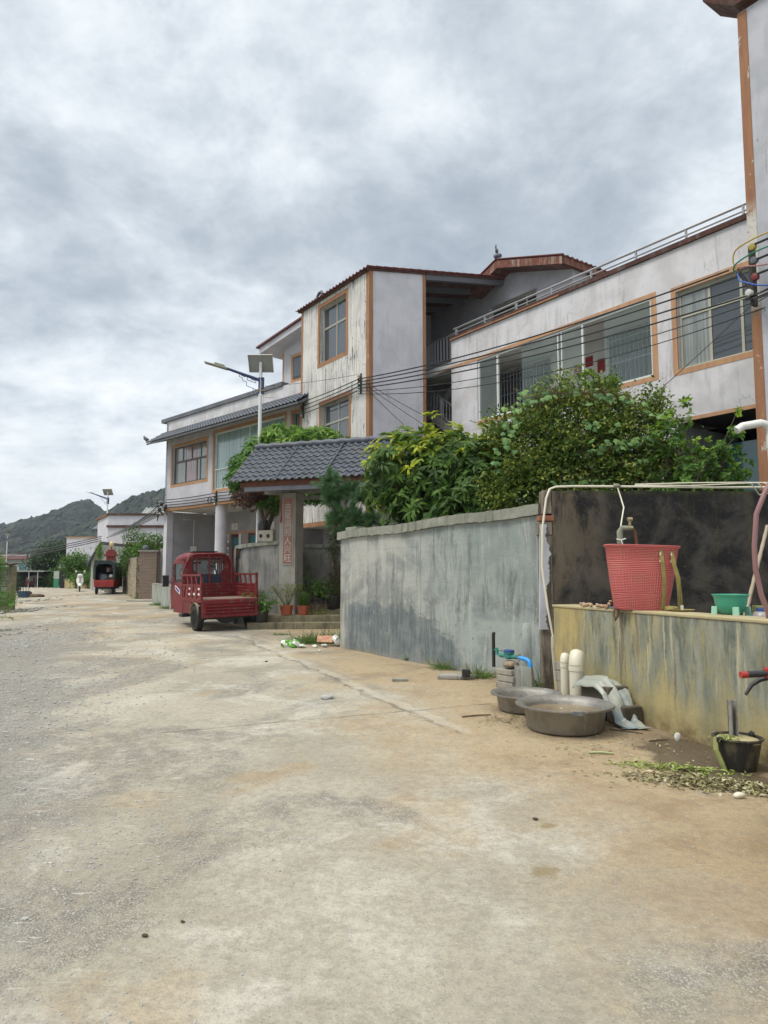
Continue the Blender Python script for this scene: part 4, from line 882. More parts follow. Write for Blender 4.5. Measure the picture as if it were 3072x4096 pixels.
MB().tube([(.15, 0, 1.12), (.18, 0, 1.08), (.20, 0, .95), (.205, 0, .6)], .02, 8).build('spout_hose', M['wood'], F_, smooth=True)
m = MB(); m.tube([(-.05, -.02, .985), (0, -.04, .97), (.06, -.03, .99)], .008, 6); m.tube([(0, -.04, .97), (.03, -.05, .88)], .007, 6); m.build('string', M['paper'], F_)
# white water pipe along the black wall
t = thing('water_pipe', 'thin white plastic pipe running along the black wall top and down its left edge', 'pipe', (2.08, 9.1, 0), 0)
m = MB(); m.tube([(3.0, .02, 2.735), (2.2, .0, 2.73), (1.1, -.01, 2.74), (.35, -.0, 2.745), (.14, -.02, 2.735), (.05, -.06, 2.70), (.0, -.08, 2.58), (-.06, -.1, 2.2), (-.08, -.12, 1.7), (-.03, -.16, 1.2), (.03, -.2, .80)], .0145, 10); m.build('pipe', M['cream'], t, smooth=True)
m = MB(); m.tube([(.03, -.2, .84), (.03, -.2, .70)], .035, 10); m.tube([(.03, -.2, .79), (.22, -.2, .79)], .028, 10); m.tube([(.02, -.2, .72), (.06, -.2, .12)], .026, 10); m.build('pipe_joint', M['creamold'], t, smooth=40)
MB().blob((.93, -.02, 2.745), .035, 4, 2, .3, (1.5, 1, .8)).build('pipe_clamp', M['galv'], t, smooth=True)
MB().tube([(.93, -.03, 2.74), (.955, -.06, 2.62), (.95, -.2, 2.45), (.85, -.42, 2.30), (.80, -.50, 2.17)], .009, 6).tube([(-.02 + .1, -.22, .75), (.14, -.24, .4), (.18, -.25, .12)], .01, 6).build('branch_hose', M['cream'], t, smooth=True)
t = thing('string_tangle', 'tangle of pale string and wire at the right end of the black wall top', 'string', (5.15, 9.0, 2.76), 0)
rg = random.Random(2); m = MB()
m.tube([(-1.9, .1, .0), (-1.2, .08, -.01), (-.6, .06, .015), (0, 0, .03)], .008, 5); m.tube([(-1.9, .1, .01), (-1.2, .1, .03), (-.6, .06, .03), (0, 0, .02)], .008, 5)
for i in range(7): a = rg.uniform(0, 6); m.tube([(-.45 + .08 * i, 0, .02), (-.3 + .05 * i, rg.uniform(-.1, .1), rg.uniform(-.14, .08)), (.0, 0, rg.uniform(-.1, .1)), (.2, 0, rg.uniform(-.15, .05))], .008, 5)
m.build('string_loops', M['cream'], t, smooth=True)
# white elbow pipe of the right house
t = thing('drain_pipe', 'fat white drain pipe with elbow standing before the orange corner', 'pipe', (5.03, 9.3, 0), 0)
m = MB(); m.tube([(-.33, 0, 3.52), (-.25, 0, 3.575), (0, 0, 3.62), (.07, 0, 3.60), (.115, 0, 3.54), (.12, 0, 3.42), (.14, 0, 2.8)], .052, 14); m.build('pipe', M['whitep'], t, smooth=True)
m = MB(); m.tube([(.12, 0, 3.45), (.125, 0, 3.28)], .06, 14); m.build('pipe_collar', M['whitep'], t, smooth=40)
# hose at the frame edge
t = thing('suction_hose', 'thick dusky pink hose hanging in a bow at the right edge', 'hose', (3.2, 6.0, 0), 0)
MB().tube([(.45, .1, 2.75), (.20, .05, 2.5), (.05, 0, 2.30), (-.03, 0, 2.12), (-.06, 0, 1.85), (-.06, 0, 1.65), (-.02, 0, 1.43), (.03, 0, 1.28), (.1, .1, 1.06)], .021, 12).build('hose_body', Mat('pink_brown_hose', (.25, .13, .13), .5), t, smooth=True)
t = thing('tarpaulin', 'dark maroon sheet hanging behind the pink hose', 'sheet', (4.05, 7.4, 1.05), 10)
MB().grid(lambda u, v: (u * 1.6, .05 * math.sin(u * 14 + v * 3), v * 1.35), 40, 12).build('sheet_body', Mat('maroon_tarpaulin', (.055, .022, .03), .6), t, smooth=True, solid=.006)
# green basin on a stool
t = thing('plastic_stool', 'small mint green plastic stool under the green basin', 'stool', (3.22, 6.62, 1.05), -60)
M['mint'] = Mat('mint_plastic', (.30, .56, .42), .45); M['green'] = Mat('green_basin_plastic', (.05, .32, .22), .35)
m = MB(); m.box(-.12, .12, -.10, .10, .165, .18); m.build('stool_top', M['mint'], t, bevel=.008)
for sx in (-1, 1):
    for sy in (-1, 1): m = MB(); m.hexa([(sx * .12 - .03, sy * .10 - .01, 0), (sx * .12 + .03, sy * .10 - .01, 0), (sx * .12 + .03, sy * .10 + .01, 0), (sx * .12 - .03, sy * .10 + .01, 0)], [(sx * .105 - .03, sy * .085 - .01, .26), (sx * .105 + .03, sy * .085 - .01, .26), (sx * .105 + .03, sy * .085 + .01, .26), (sx * .105 - .03, sy * .085 + .01, .26)]); m.build('leg', M['mint'], t, bevel=.004)
t = thing('wash_basin', 'round translucent green plastic basin standing on the mint stool', 'basin', (3.22, 6.62, 1.24), 0)
MB().lathe([(.075, 0), (.10, .01), (.135, .09), (.145, .15), (.155, .172), (.163, .175), (.163, .182), (.15, .183), (.135, .15), (.125, .09), (.09, .02), (0, .015)], 36).build('basin_body', M['green'], t, smooth=50)
t = thing('storage_jar', 'clear jar with blue lid behind the mint stool', 'jar', (3.42, 6.45, 1.05), 0)
MB().lathe([(.085, 0), (.09, .02), (.09, .17), (.075, .21), (.05, .225)], 24).build('jar_body', Mat('cloudy_jar_plastic', (.30, .28, .27), .3), t, smooth=50)
MB().at((0, 0, .222)).lathe([(.055, 0), (.055, .03), (0, .035)], 20).build('lid', Mat('blue_lid', (.04, .08, .25), .4), t, smooth=50)
t = thing('bamboo_pole', 'bamboo pole leaning against the black wall', 'pole', (3.80, 7.5, 1.05), 0)
p0 = Vector((-.12, -.15, 0)); p1 = Vector((.95, 1.25, 1.15)); m = MB(); seg = 9; pts = []; rs_ = []
for i in range(seg * 2 + 1):
    q = p0.lerp(p1, i / (seg * 2)); pts.append(q); rs_.append(.024 if i % 2 == 0 else .020)
m.tube(pts, rs_, 10); m.build('pole_body', Mat('bamboo', (.34, .28, .20), .6), t, smooth=40)
t = thing('crate', 'mossy yellow-green crate behind the storage jar', 'crate', (3.75, 7.0, 1.05), -15); M['moss'] = concrete('mossy_boards', (.17, .20, .04), (.12, .13, .04), (.07, .06, .03), 3)
mk('board', M['moss'], t, (-.05, .5, 0, .3, 0, .13), bevel=.005); mk('board', M['moss'], t, (-.06, .5, -.01, .31, .145, .24), bevel=.005)

# aluminium basins
M['alu'] = concrete('worn_aluminium', (.30, .29, .265), (.21, .20, .175), (.42, .42, .41), 2.2, .55); M['alu'].node_tree.nodes['Principled BSDF'].inputs['Metallic'].default_value = .55; M['alu'].node_tree.nodes['Principled BSDF'].inputs['Roughness'].default_value = .42
def f(n):
    o = n.obj(); return dict(color=n.mix(n.sm(n.noise(o, 5, 5), .4, .6), (.17, .125, .07), (.22, .17, .10)), rough=.22, bump=n.bump(n.noise(o, 7, 4), .1, .005))
M['murky'] = Mat('murky_water', fn=f)
def tub(label, x, y, s, h, water):
    t = thing('metal_basin', label, 'basin', gp(x, y), 0)
    r = .47 * s; b = .345 * s
    prof = [(0, 0), (b * .9, 0), (b, .012), (b + .02, .03), (r * .83, h * .86), (r * .86, h * .93), (r * .97, h), (r, h + .004), (r * 1.005, h - .008), (r * 1.01, h - .004), (r, h + .012), (r * .9, h + .004), (r * .84, h * .93), (r * .80, h * .84), (b, .03), (0, .025)]
    MB().lathe(prof, 64).build('basin_body', M['alu'], t, smooth=50)
    if water: MB().quad(*[(r * .79 * math.cos(2 * math.pi * k / 48), r * .79 * math.sin(2 * math.pi * k / 48), h * .74) for k in range(48)]).build('water', M['murky'], t)
    return t
tb = tub('large round metal basin full of murky brown water, in front', 1.77, 7.08, 1., .245, True)
MB().box(-.045, .055, -.49, -.462, .22, .262).build('rim_patch', M['eavegrey'], tb, bevel=.004)
rg = random.Random(6); m = MB()
for i in range(7): a = rg.uniform(0, 6.28); r_ = rg.uniform(.1, .34); m.blob((r_ * math.cos(a), r_ * math.sin(a), .185), rg.uniform(.004, .013), i, 1, .3, (1.6, 1, .3))
m.build('floating_scraps', M['paper'], tb)
tb2 = tub('smaller round metal basin holding vegetable scraps, behind the large one', 1.57, 7.98, .82, .19, False)

# generic leaf-scrap pile
def foliage(name, mat, parent, P, D, U, L_, Wd, tint, droop=.25, fold=.25, simple=False, kind=None):
    """P base points, D directions, U leaf normals (n,3); arrays L, W, tint (n)"""
    P = np.asarray(P, float); D = np.asarray(D, float); U = np.asarray(U, float); n = len(P)
    D /= np.linalg.norm(D, axis=1, keepdims=True) + 1e-9
    S = np.cross(D, U); S /= np.linalg.norm(S, axis=1, keepdims=True) + 1e-9; N_ = np.cross(S, D)
    L_ = np.broadcast_to(np.asarray(L_, float), n)[:, None]; Wd = np.broadcast_to(np.asarray(Wd, float), n)[:, None]; tint = np.broadcast_to(tint, n)
    if simple:
        V = np.stack([P, P + D * L_ * .5 + S * Wd * .5, P + D * L_ - N_ * L_ * droop, P + D * L_ * .5 - S * Wd * .5], 1); k = 4
        F = np.array([[0, 1, 2, 3]])
    else:
        mid = P + D * L_ * .45 - N_ * L_ * droop * .2
        V = np.stack([P, mid + S * Wd * .5 + N_ * Wd * fold, mid, mid - S * Wd * .5 + N_ * Wd * fold, P + D * L_ * .97 - N_ * L_ * droop], 1); k = 5
        F = np.array([[0, 1, 2], [0, 2, 3], [1, 4, 2], [2, 4, 3]])
    V = V.reshape(-1, 3); F = (F[None] + (np.arange(n) * k)[:, None, None]).reshape(-1, F.shape[1])
    me = bpy.data.meshes.new(name); me.vertices.add(len(V)); me.vertices.foreach_set('co', V.astype(np.float32).ravel())
    me.loops.add(F.size); me.loops.foreach_set('vertex_index', F.astype(np.int32).ravel()); me.polygons.add(len(F))
    me.polygons.foreach_set('loop_start', (np.arange(len(F)) * F.shape[1]).astype(np.int32)); me.update(calc_edges=True)
    at_ = me.attributes.new('tint', 'FLOAT', 'POINT'); at_.data.foreach_set('value', np.repeat(tint, k).astype(np.float32))
    me.materials.append(mat); o = bpy.data.objects.new(name, me); col.objects.link(o); o.parent = parent
    if kind: o['kind'] = kind
    return o
def rnd_dirs(n, up=0.): d_ = RNG.normal(size=(n, 3)); d_ /= np.linalg.norm(d_, axis=1, keepdims=True); d_[:, 2] += up; return d_
def scatter(name, label, cat, cx, cy, rx, ry, n, L_, Wd, mat, hz=.03, rz=0., kind='stuff', t0=.0, t1=1.):
    a = RNG.uniform(0, 2 * np.pi, n); r_ = np.sqrt(RNG.uniform(0, 1, n)) * RNG.normal(1, .25, n); x = rx * r_ * np.cos(a); y = ry * r_ * np.sin(a)
    c_, s_ = math.cos(R(rz)), math.sin(R(rz)); X = cx + x * c_ - y * s_; Y = cy + x * s_ + y * c_
    Z = np.array([gz(q) for q in Y]) + .006 + RNG.uniform(0, hz, n) * np.exp(-(x / rx) ** 2 - (y / ry) ** 2)
    D = rnd_dirs(n); D[:, 2] *= .25
    U = rnd_dirs(n) * .5; U[:, 2] += 1.
    o = foliage(name, mat, None, np.stack([X, Y, Z], 1), D, U, RNG.uniform(.5, 1.2, n) * L_, RNG.uniform(.5, 1.2, n) * Wd, RNG.uniform(t0, t1, n), .15, .2)
    return tag(o, label, cat, kind=kind)
M['scrap'] = leafmat('vegetable_scraps', (.08, .06, .03), (.27, .25, .10), (.56, .52, .36), .1, .6)
M['scrapg'] = leafmat('green_scraps', (.10, .15, .02), (.30, .38, .08), (.48, .52, .24), .2, .6)
scatter('vegetable_scraps', 'trodden brown and pale vegetable scraps in a band before the low wall', 'scraps', 2.45, 5.28, .70, .17, 1100, .055, .022, M['scrap'], .045, -22)
scatter('vegetable_scraps', 'fresh green leaf trimmings beside the wet patch', 'scraps', 2.25, 5.72, .42, .10, 300, .08, .018, M['scrapg'], .045, -18)
scatter('vegetable_scraps', 'sparse stems and peelings scattered round the basins and bucket', 'scraps', 2.1, 6.2, .9, .9, 260, .055, .014, M['scrap'], .01, -40)
scatter('vegetable_scraps', 'brown straw and stems at the left foot of the basins', 'scraps', 1.28, 7.4, .30, .36, 230, .10, .010, M['scrap'], .02, -30, t1=.6)
scatter('vegetable_scraps', 'cut green onions lying in the smaller metal basin', 'scraps', 1.5, 7.9, .18, .14, 110, .10, .012, M['scrapg'], .05, 0).location.z = .085
def stick(label, x, y, l, a, r=.006, mat=None, name='stick', cat='stick'):
    t = tag(MB().tube([(-l / 2, 0, r), (0, .01, r * 1.3), (l / 2, 0, r)], [r, r * 1.1, r * .7], 6).build(name, mat or M['bark'], None, smooth=True), label, cat); t.location = gp(x, y, .006); t.rotation_euler = (0, 0, R(a)); return t
stick('pale leek stalk lying on the concrete left of the wet patch', 1.84, 6.15, .2, -8, .010, Mat('leek_stalk', (.36, .42, .2), .6), 'leek_stalk', 'vegetable')
stick('dark forked twig beside the big basin', 2.32, 6.95, .32, -35); stick('short brown twig by the plastic sheet', 2.5, 6.6, .2, 15); stick('long dry stem left of the smaller basin', .98, 7.65, .34, 20, .008)
t = tag(MB().blob((0, 0, .02), .04, 3, 2, .3, (.7, .4, 1.1)).build('onion', M['whitep'], None, smooth=True), 'white bulb leaning at the foot of the low wall', 'bulb'); t.location = gp(2.68, 6.62, .02)
t = tag(MB().blob((0, 0, .015), .038, 8, 2, .3, (1.2, .8, .6)).build('onion', M['cream'], None, smooth=True), 'cut white bulb at the front edge of the scraps', 'bulb'); t.location = gp(2.44, 5.02, .006)

# PVC vents
def vent(label, x, y, r, h, lean, rz):
    t = thing('vent_pipe', label, 'pipe', gp(x, y), rz)
    MB().tube([(0, 0, -.02), (0, 0, h * .66)], r, 24).build('pipe', M['cream'], t, smooth=40)
    MB().tube([(0, 0, h * .63), (0, 0, h * .70)], r * 1.10, 24).build('collar', M['cream'], t, smooth=40)
    # elbow, cut by a plane so that the mouth is a pointed oval seen edge-on
    vs = []; n = 24; L1 = 10
    for i in range(L1 + 1):
        a = R(52) * i / L1; R_ = r * 1.9; cx, cz = R_ - R_ * math.cos(a), h * .70 + R_ * math.sin(a)
        for k in range(n):
            b = 2 * math.pi * k / n; o1 = r * math.cos(b); vs.append((cx + o1 * math.cos(a), r * math.sin(b), cz - o1 * math.sin(a)))
    fs = [(i * n + k, i * n + (k + 1) % n, (i + 1) * n + (k + 1) % n, (i + 1) * n + k) for i in range(L1) for k in range(n)]
    m = MB(); m.add(vs, fs); m.build('elbow', M['cream'], t, smooth=50, solid=.008)
    return t
vent('fat cream PVC pipe with bent top, in front of the thin one by the wall', 2.13, 7.95, .079, .70, 0, 62)
vent('thinner cream PVC pipe just behind the fat one', 2.09, 8.30, .05, .68, 0, 60)
# blocks and plastic sheet
t = thing('brick_stack', 'dark stacked blocks half covered by the plastic sheet', 'blocks', gp(2.36, 7.48), -66)
M['dblock'] = concrete('damp_dark_block', (.10, .085, .06), (.06, .05, .04), (.16, .14, .10), 2.)
mk('block', M['dblock'], t, (-.26, .02, -.13, .13, 0, .17), bevel=.015); mk('block', M['dblock'], t, (.04, .30, -.11, .13, 0, .19), bevel=.015); mk('block', M['dblock'], t, (-.30, .12, -.15, .12, .20, .36), bevel=.015)
def f(n):
    o = n.obj(); c = n.mix(n.sm(n.noise(n.map(o, (1, 1, 1)), 2.5, 3), .50, .60), (.33, .35, .30), (.24, .31, .34))
    c = n.mix(n.m('MULTIPLY', n.sm(n.noise(o, 4, 6, .7), .5, .7), .5), c, (.25, .24, .17))
    return dict(color=c, rough=.35, alpha=.9, bump=n.bump(n.noise(o, 11, 4, .6, 1.), .5, .015))
t = thing('plastic_sheet', 'crumpled translucent plastic sheet draped over the dark blocks and down to the ground', 'sheet', gp(2.36, 7.48), -66)
def ps(u, v):
    K_ = [(-.36, .39), (-.20, .425), (-.02, .42), (.12, .34), (.22, .20), (.29, .06), (.40, .018), (.46, .015)]
    q = u * (len(K_) - 1); i = min(int(q), len(K_) - 2); f_ = q - i; f_ = f_
    x = K_[i][0] + (K_[i + 1][0] - K_[i][0]) * f_; z = K_[i][1] + (K_[i + 1][1] - K_[i][1]) * f_
    w = (v - .5) * (.36 - .12 * u); fold = (.012 + .030 * u) * math.sin(v * 15 + u * 2.2) + .010 * math.sin(v * 31 - u * 5) + .008 * math.sin(u * 23 + v * 4)
    drop = (abs(v - .5) * 2) ** 2 * .10 * (1 - u)
    return (x + fold * (.25 + .75 * u) + (v - .5) * .10 * u, -.04 + w + fold * .4 - .06 * u, max(.010, z + fold * (1 - .7 * u) - drop))
MB().grid(ps, 70, 34).build('sheet_body', Mat('dirty_plastic_film', spec=.6, fn=f), t, smooth=True, solid=.002)
# water meter
t = thing('water_meter', 'green water meter with blue lid and bright blue elbow on stacked bricks by the wall', 'meter', gp(1.64, 9.42), -55); t.scale = (1.15, 1.15, 1.0)
M['wmg'] = Mat('meter_green', (.03, .20, .17), .45); M['wmb'] = Mat('meter_blue', (.03, .07, .25), .4); M['bblue'] = Mat('bright_blue_pipe', (.04, .30, .75), .4)
m = MB().at((0, 0, .415)); m.lathe([(.03, -.04), (.055, -.02), (.055, .03), (.062, .035), (.062, .05), (0, .05)], 20); m.at().tube([(-.14, 0, .41), (.13, 0, .41)], .026, 10); m.build('meter_body', M['wmg'], t, smooth=40)
MB().at((0, 0, .466)).lathe([(.064, 0), (.064, .022), (.05, .03), (0, .03)], 20).build('meter_lid', M['wmb'], t, smooth=40)
MB().tube([(-.14, 0, .41), (-.19, 0, .42), (-.2, 0, .5)], .02, 8).tube([(-.24, 0, .47), (-.11, 0, .47)], .009, 6).build('valve', M['wmg'], t, smooth=40)
MB().tube([(.12, 0, .41), (.16, 0, .41), (.16, 0, .46)], .018, 8).build('union_nut', M['galv'], t, smooth=40)
MB().tube([(.17, 0, .41), (.27, 0, .40), (.31, 0, .385), (.325, 0, .35), (.325, 0, .29)], .026, 12).build('elbow_pipe', M['bblue'], t, smooth=True)
MB().tube([(-.27, .02, .24), (-.27, .02, .66), (-.26, .02, .70)], .02, 8).build('pipe_insulation', M['blackp'], t, smooth=True)
MB().tube([(.325, 0, .3), (.33, .02, .0)], .03, 8).build('riser_pipe', M['galv'], t, smooth=True)
MB().grid(lambda u, v: (.14 + .24 * u, -.06 + .02 * math.sin(u * 20), .02 + .30 * v), 14, 6).build('plastic_wrap', Mat('clear_wrap', (.5, .52, .5), .3, alpha=.5), t, smooth=True)
t = thing('brick_pile', 'small stack of grey bricks carrying the water meter', 'bricks', gp(1.64, 9.42), -55)
for i, (a, b, dx) in enumerate(((0, .085, .0), (.09, .17, .02), (.175, .25, -.01))): mk('brick', M['block'], t, (-.15 + dx, .15 + dx, -.10, .10, a, b), bevel=.012)
MB().blob((0.02, 0, .305), .10, 5, 2, .25, (1.35, .9, .55)).build('stone', concrete('tan_stone', (.36, .28, .19), (.25, .2, .15), (.15, .13, .1), 3), t)
# bucket with post
t = thing('bucket', 'black bucket filled with cement, a short steel post standing in it, by the low wall', 'bucket', gp(2.80, 5.74), 0)
def f(n):
    o = n.obj(); return dict(color=n.mix(n.sm(n.noise(n.map(o, (3, 3, 1)), 4, 6, .7), .45, .65), (.028, .027, .024), (.10, .085, .055)), rough=.6)
MB().lathe([(.125, 0), (.13, .01), (.168, .21), (.178, .235), (.190, .24), (.188, .25), (.17, .25), (.165, .22), (0, .22)], 40).build('bucket_body', Mat('dirty_black_bucket', fn=f), t, smooth=50)
MB().blob((0, 0, .222), .168, 4, 3, .06, (1, 1, .18)).build('cement_fill', M['ledge'], t, smooth=True)
m = MB(); m.box(-.055, -.048, -.03, .03, .2, .53); m.box(-.055, -.005, .023, .03, .2, .53); m.box(-.012, -.005, -.03, .03, .2, .53); m.build('steel_post', concrete('rusty_channel', (.30, .29, .27), (.20, .19, .17), (.12, .10, .08), 4), t)
MB().blob((.13, .04, .255), .03, 8, 1, .4).build('lug', M['blackp'], t); MB().blob((-.17, -.06, .24), .028, 3, 1, .4).build('lug', M['blackp'], t)
tl = foliage('green_trimmings', M['scrapg'], t, np.stack([RNG.normal(-.10, .035, 70), RNG.normal(-.06, .04, 70), RNG.uniform(.245, .265, 70)], 1), rnd_dirs(70) * [1, 1, .2], rnd_dirs(70) * .3 + [0, 0, 1], .05, .012, RNG.uniform(.2, 1, 70))
MB().tube([(-.185, -.03, .25), (-.20, -.06, .16), (-.17, -.09, .06), (-.15, -.10, .0)], [.018, .022, .02, .018], 6).build('hanging_leaf', Mat('wilted_leaf', (.25, .27, .09), .6), t)
# ============================================================ stones, debris
M['stone'] = concrete('grey_gravel', (.42, .42, .40), (.33, .33, .32), (.52, .50, .46), 6.)
M['lump'] = Mat('dark_soil_lump', (.07, .05, .03), .95)
def stones(name, label, regions, kind='stuff', mat=None):
    vs = []; fs = []; bm = bmesh.new(); bmesh.ops.create_icosphere(bm, subdivisions=1, radius=1); iv = np.array([v.co[:] for v in bm.verts]); ifc = np.array([[v.index for v in f.verts] for f in bm.faces]); bm.free()
    V = []; n = 0
    for (cx, cy, rx, ry, cnt, s0, s1) in regions:
        for _ in range(cnt):
            x = cx + RNG.normal() * rx; y = cy + RNG.normal() * ry
            if y < .6: continue
            s = s0 + (s1 - s0) * RNG.random() ** 3
            p = iv * (1 + RNG.normal(0, .16, (len(iv), 1))) * [s * RNG.uniform(.8, 1.5), s * RNG.uniform(.7, 1.2), s * RNG.uniform(.45, .8)]
            a = RNG.uniform(0, 6.28); p = p @ np.array([[math.cos(a), math.sin(a), 0], [-math.sin(a), math.cos(a), 0], [0, 0, 1]]); V.append(p + [x, y, gz(y) + .004 + s * .25]); n += 1
    V = np.concatenate(V); F = (ifc[None] + (np.arange(n) * len(iv))[:, None, None]).reshape(-1, 3)
    me = bpy.data.meshes.new(name); me.from_pydata(V.tolist(), [], F.tolist()); me.materials.append(mat or M['stone']); o = bpy.data.objects.new(name, me); col.objects.link(o)
    return tag(o, label, 'gravel', kind=kind)
stones('gravel', 'loose grey gravel strewn over the road surface', [(-1.7, 4.4, .45, .7, 2200, .002, .009), (-.2, 5.5, 1.1, 1.3, 1400, .0015, .006), (-1.5, 2.7, .5, .5, 900, .0015, .007), (-4.6, 9.8, .7, 2.2, 2600, .004, .022), (-3.5, 7.2, .45, 1.0, 1700, .003, .015), (.4, 3.4, .9, .7, 1100, .001, .005), (-7.3, 14.0, .7, 2.4, 2200, .006, .028), (-9.2, 18.5, .5, 1.5, 500, .006, .03), (0, 9, 2, 2.5, 500, .002, .008), (1.2, 4.2, .5, .5, 400, .001, .005)])
stones('rubble', 'heap of pale stones and broken kerb along the left road edge', [(-12.7, 25.4, .3, 1.2, 120, .02, .09), (-15.9, 31.5, .4, 2.5, 90, .02, .08), (-9.0, 16.4, .35, .9, 140, .015, .06)], mat=M['concl'])
for i, (x, y, s, lab) in enumerate(((-.68, 8.65, .055, 'pale stone lying alone on the concrete left of the wall'), (-1.03, 3.2, .011, 'brown dirt clump near the bottom of the picture'), (.95, 4.6, .014, 'dark clump with grit, mid road right of centre'), (-1.62, 3.35, .010, 'tiny dark stone at the lower left'), (-.9, 3.32, .008, 'small brown clump right beside the larger clump'), (-1.95, 11.9, .02, 'dark pebble on the road behind the gravel'))):
    t = tag(MB().blob((0, 0, s * .5), s, i + 3, 2, .35, (1.4, .9, .6)).build('stone', M['stone'] if i in (0, 3) else M['lump'], None), lab, 'stone'); t.location = gp(x, y, .004)
t = tag(MB().box(-.11, .11, -.04, .04, 0, .04).build('brick_fragment', M['block'], None, bevel=.01), 'flat broken brick lying before the blue-grey wall', 'brick'); t.location = gp(.22, 9.95, .004); t.rotation_euler = (0, 0, R(4))
t = tag(MB().prism([(-.28, -.1), (.05, -.16), (.3, -.05), (.2, .12), (-.2, .1)], 'z', 0, .06).build('stone_slab', M['concl'], None, bevel=.015), 'pale flat slab at the wall foot left of the water meter', 'slab'); t.location = gp(1.02, 10.2, .003)
t = tag(MB().box(-.05, .06, -.05, .04, 0, .10).build('black_block', M['blackp'], None, bevel=.01), 'small black block on the pale slab at the wall foot', 'block'); t.location = gp(1.14, 10.05, .05)
t = tag(MB().prism([(-1.1, -.25), (.9, -.35), (1.1, .1), (-.7, .3)], 'z', 0, .05).build('concrete_slab', M['concl'], None, bevel=.01), 'pale concrete slab patch at the low wall by the stone wall', 'slab'); t.location = gp(-10.3, 31.8, .006)
# litter
M['bag'] = Mat('green_white_bag', fn=lambda n: dict(color=n.mix(n.sm(n.noise(n.obj(), 7, 2), .46, .50), (.75, .77, .72), (.10, .30, .03)), rough=.4))
def crumple(name, lab, x, y, s, mat, sc=(1, 1, .8), k=0, cat='litter'):
    t = tag(MB().blob((0, 0, s * .5), s, k, 3, .7, sc).jit(s * .09, k).build(name, mat, None), lab, cat); t.location = gp(x, y, .004); t.rotation_euler = (0, 0, k); return t
crumple('plastic_bag', 'crumpled green and white snack bag on the road', -1.83, 13.95, .13, M['bag'], (1.1, .6, .9), 3)
crumple('plastic_bag', 'torn white bag next to the green snack bag', -1.6, 13.95, .065, M['whitep'], (1.4, .7, .5), 5)
crumple('tissue', 'white tissue middle of the litter row', -1.35, 13.98, .055, M['paper'], (1.6, .8, .4), 8)
crumple('tissue', 'cream tissue at the right end of the litter row', -1.17, 14.0, .055, M['paper'], (1.1, .8, .6), 11)
crumple('tissue', 'tiny white scrap in front of the litter row', -1.2, 13.35, .035, M['paper'], (1.5, .8, .3), 14)
crumple('plastic_bag', 'white and red bag against the foot of the wall', -.93, 14.25, .14, M['whitep'], (1.1, .6, .6), 17)
t = tag(MB().prism([(-.15, -.08), (.16, -.10), (.15, .10), (-.14, .09)], 'z', 0, .012).build('flyer', concrete('printed_flyer', (.42, .16, .10), (.55, .35, .2), (.55, .5, .45), 6, .5), None), 'orange printed flyer lying on the grass by the wall', 'flyer'); t.location = gp(-1.18, 14.2, .14); t.rotation_euler = (R(38), 0, R(5))
# ============================================================ RED CARGO TRICYCLE (parked by the gate)
T = thing('cargo_tricycle', 'dark red three-wheeled cargo truck with its tailgate folded down, parked by the gate', 'truck', (-4.37, 17.10, gz(17.3)), 0, rot=(0, R(-1.3), R(32)))
rp = M['red']
m = MB(); m.box(.0, 1.44, .0, 1.60, .735, .775); m.build('bed_floor', M['bedtop'], T)
# tailgate hanging down
m = MB(); m.box(.0, 1.44, -.035, -.002, .33, .765); tg = m.build('tailgate', rp, T, bevel=.006)
m = MB(); m.box(.02, 1.42, -.062, -.036, .34, .39); m.box(.02, 1.42, -.062, -.036, .665, .755); m.box(.02, .10, -.062, -.036, .391, .664); m.box(1.34, 1.42, -.062, -.036, .391, .664)
m.build('tailgate_frame', rp, tg, bevel=.006)
m = MB()
for z in (.455, .53, .605): m.prism([(-.036, z - .030), (-.066, z - .012), (-.066, z + .012), (-.036, z + .030)], 'x', .12, 1.32)
m.build('tailgate_ribs', rp, tg)
# side panels
def side(x0, x1, outx, inn):
    s = mk('side_panel', rp, T, (x0, x1, .02, 1.58, .775, 1.12), bevel=.006)
    m = MB(); m.box(x0 - .012, x1 + .012, .0, 1.6, 1.09, 1.13); m.box(x0 - .012, x1 + .012, .0, 1.6, 1.335, 1.385); m.box(x0 - .016, x1 + .016, .0, 1.6, .70, .80)
    for y in (.0, 1.54): m.box(x0 - .014, x1 + .014, y, y + .06, .70 if y else .76, 1.40)
    for y in (.36, .72, 1.08):
        m.hexa([(x0, y, 1.13), (x1, y, 1.13), (x1, y + .08, 1.13), (x0, y + .08, 1.13)], [(x0, y + .06, 1.335), (x1, y + .06, 1.335), (x1, y + .14, 1.335), (x0, y + .14, 1.335)])
    m.build('side_rack', rp, s, bevel=.004)
    m = MB()
    for y in (.25, .62, .98, 1.3):
        m.hexa([(outx - .02, y + .10, .80), (outx + .02, y + .10, .80), (outx + .02, y + .15, .80), (outx - .02, y + .15, .80)], [(outx - .02, y - .02, 1.08), (outx + .02, y - .02, 1.08), (outx + .02, y + .04, 1.08), (outx - .02, y + .04, 1.08)])
    m.build('side_ribs', rp, s, bevel=.004)
    m = MB()
    for z in (.86, .94, 1.02): m.box(min(inn, inn + (.012 if inn < .7 else -.012)), max(inn, inn + (.012 if inn < .7 else -.012)), .08, 1.52, z - .014, z + .014)
    m.build('side_inner_ribs', rp, s, bevel=.003)
    return s
sl_ = side(.005, .03, .005, .03); side(1.41, 1.435, 1.435, 1.41)
m = MB()
for y, z in ((.12, .87), (.12, 1.0), (.50, .87), (.9, 1.0), (.9, .86)): m.box(-.006, .006, y, y + .13, z, z + .055)
m.build('sticker', M['whitep'], sl_)
m = MB()
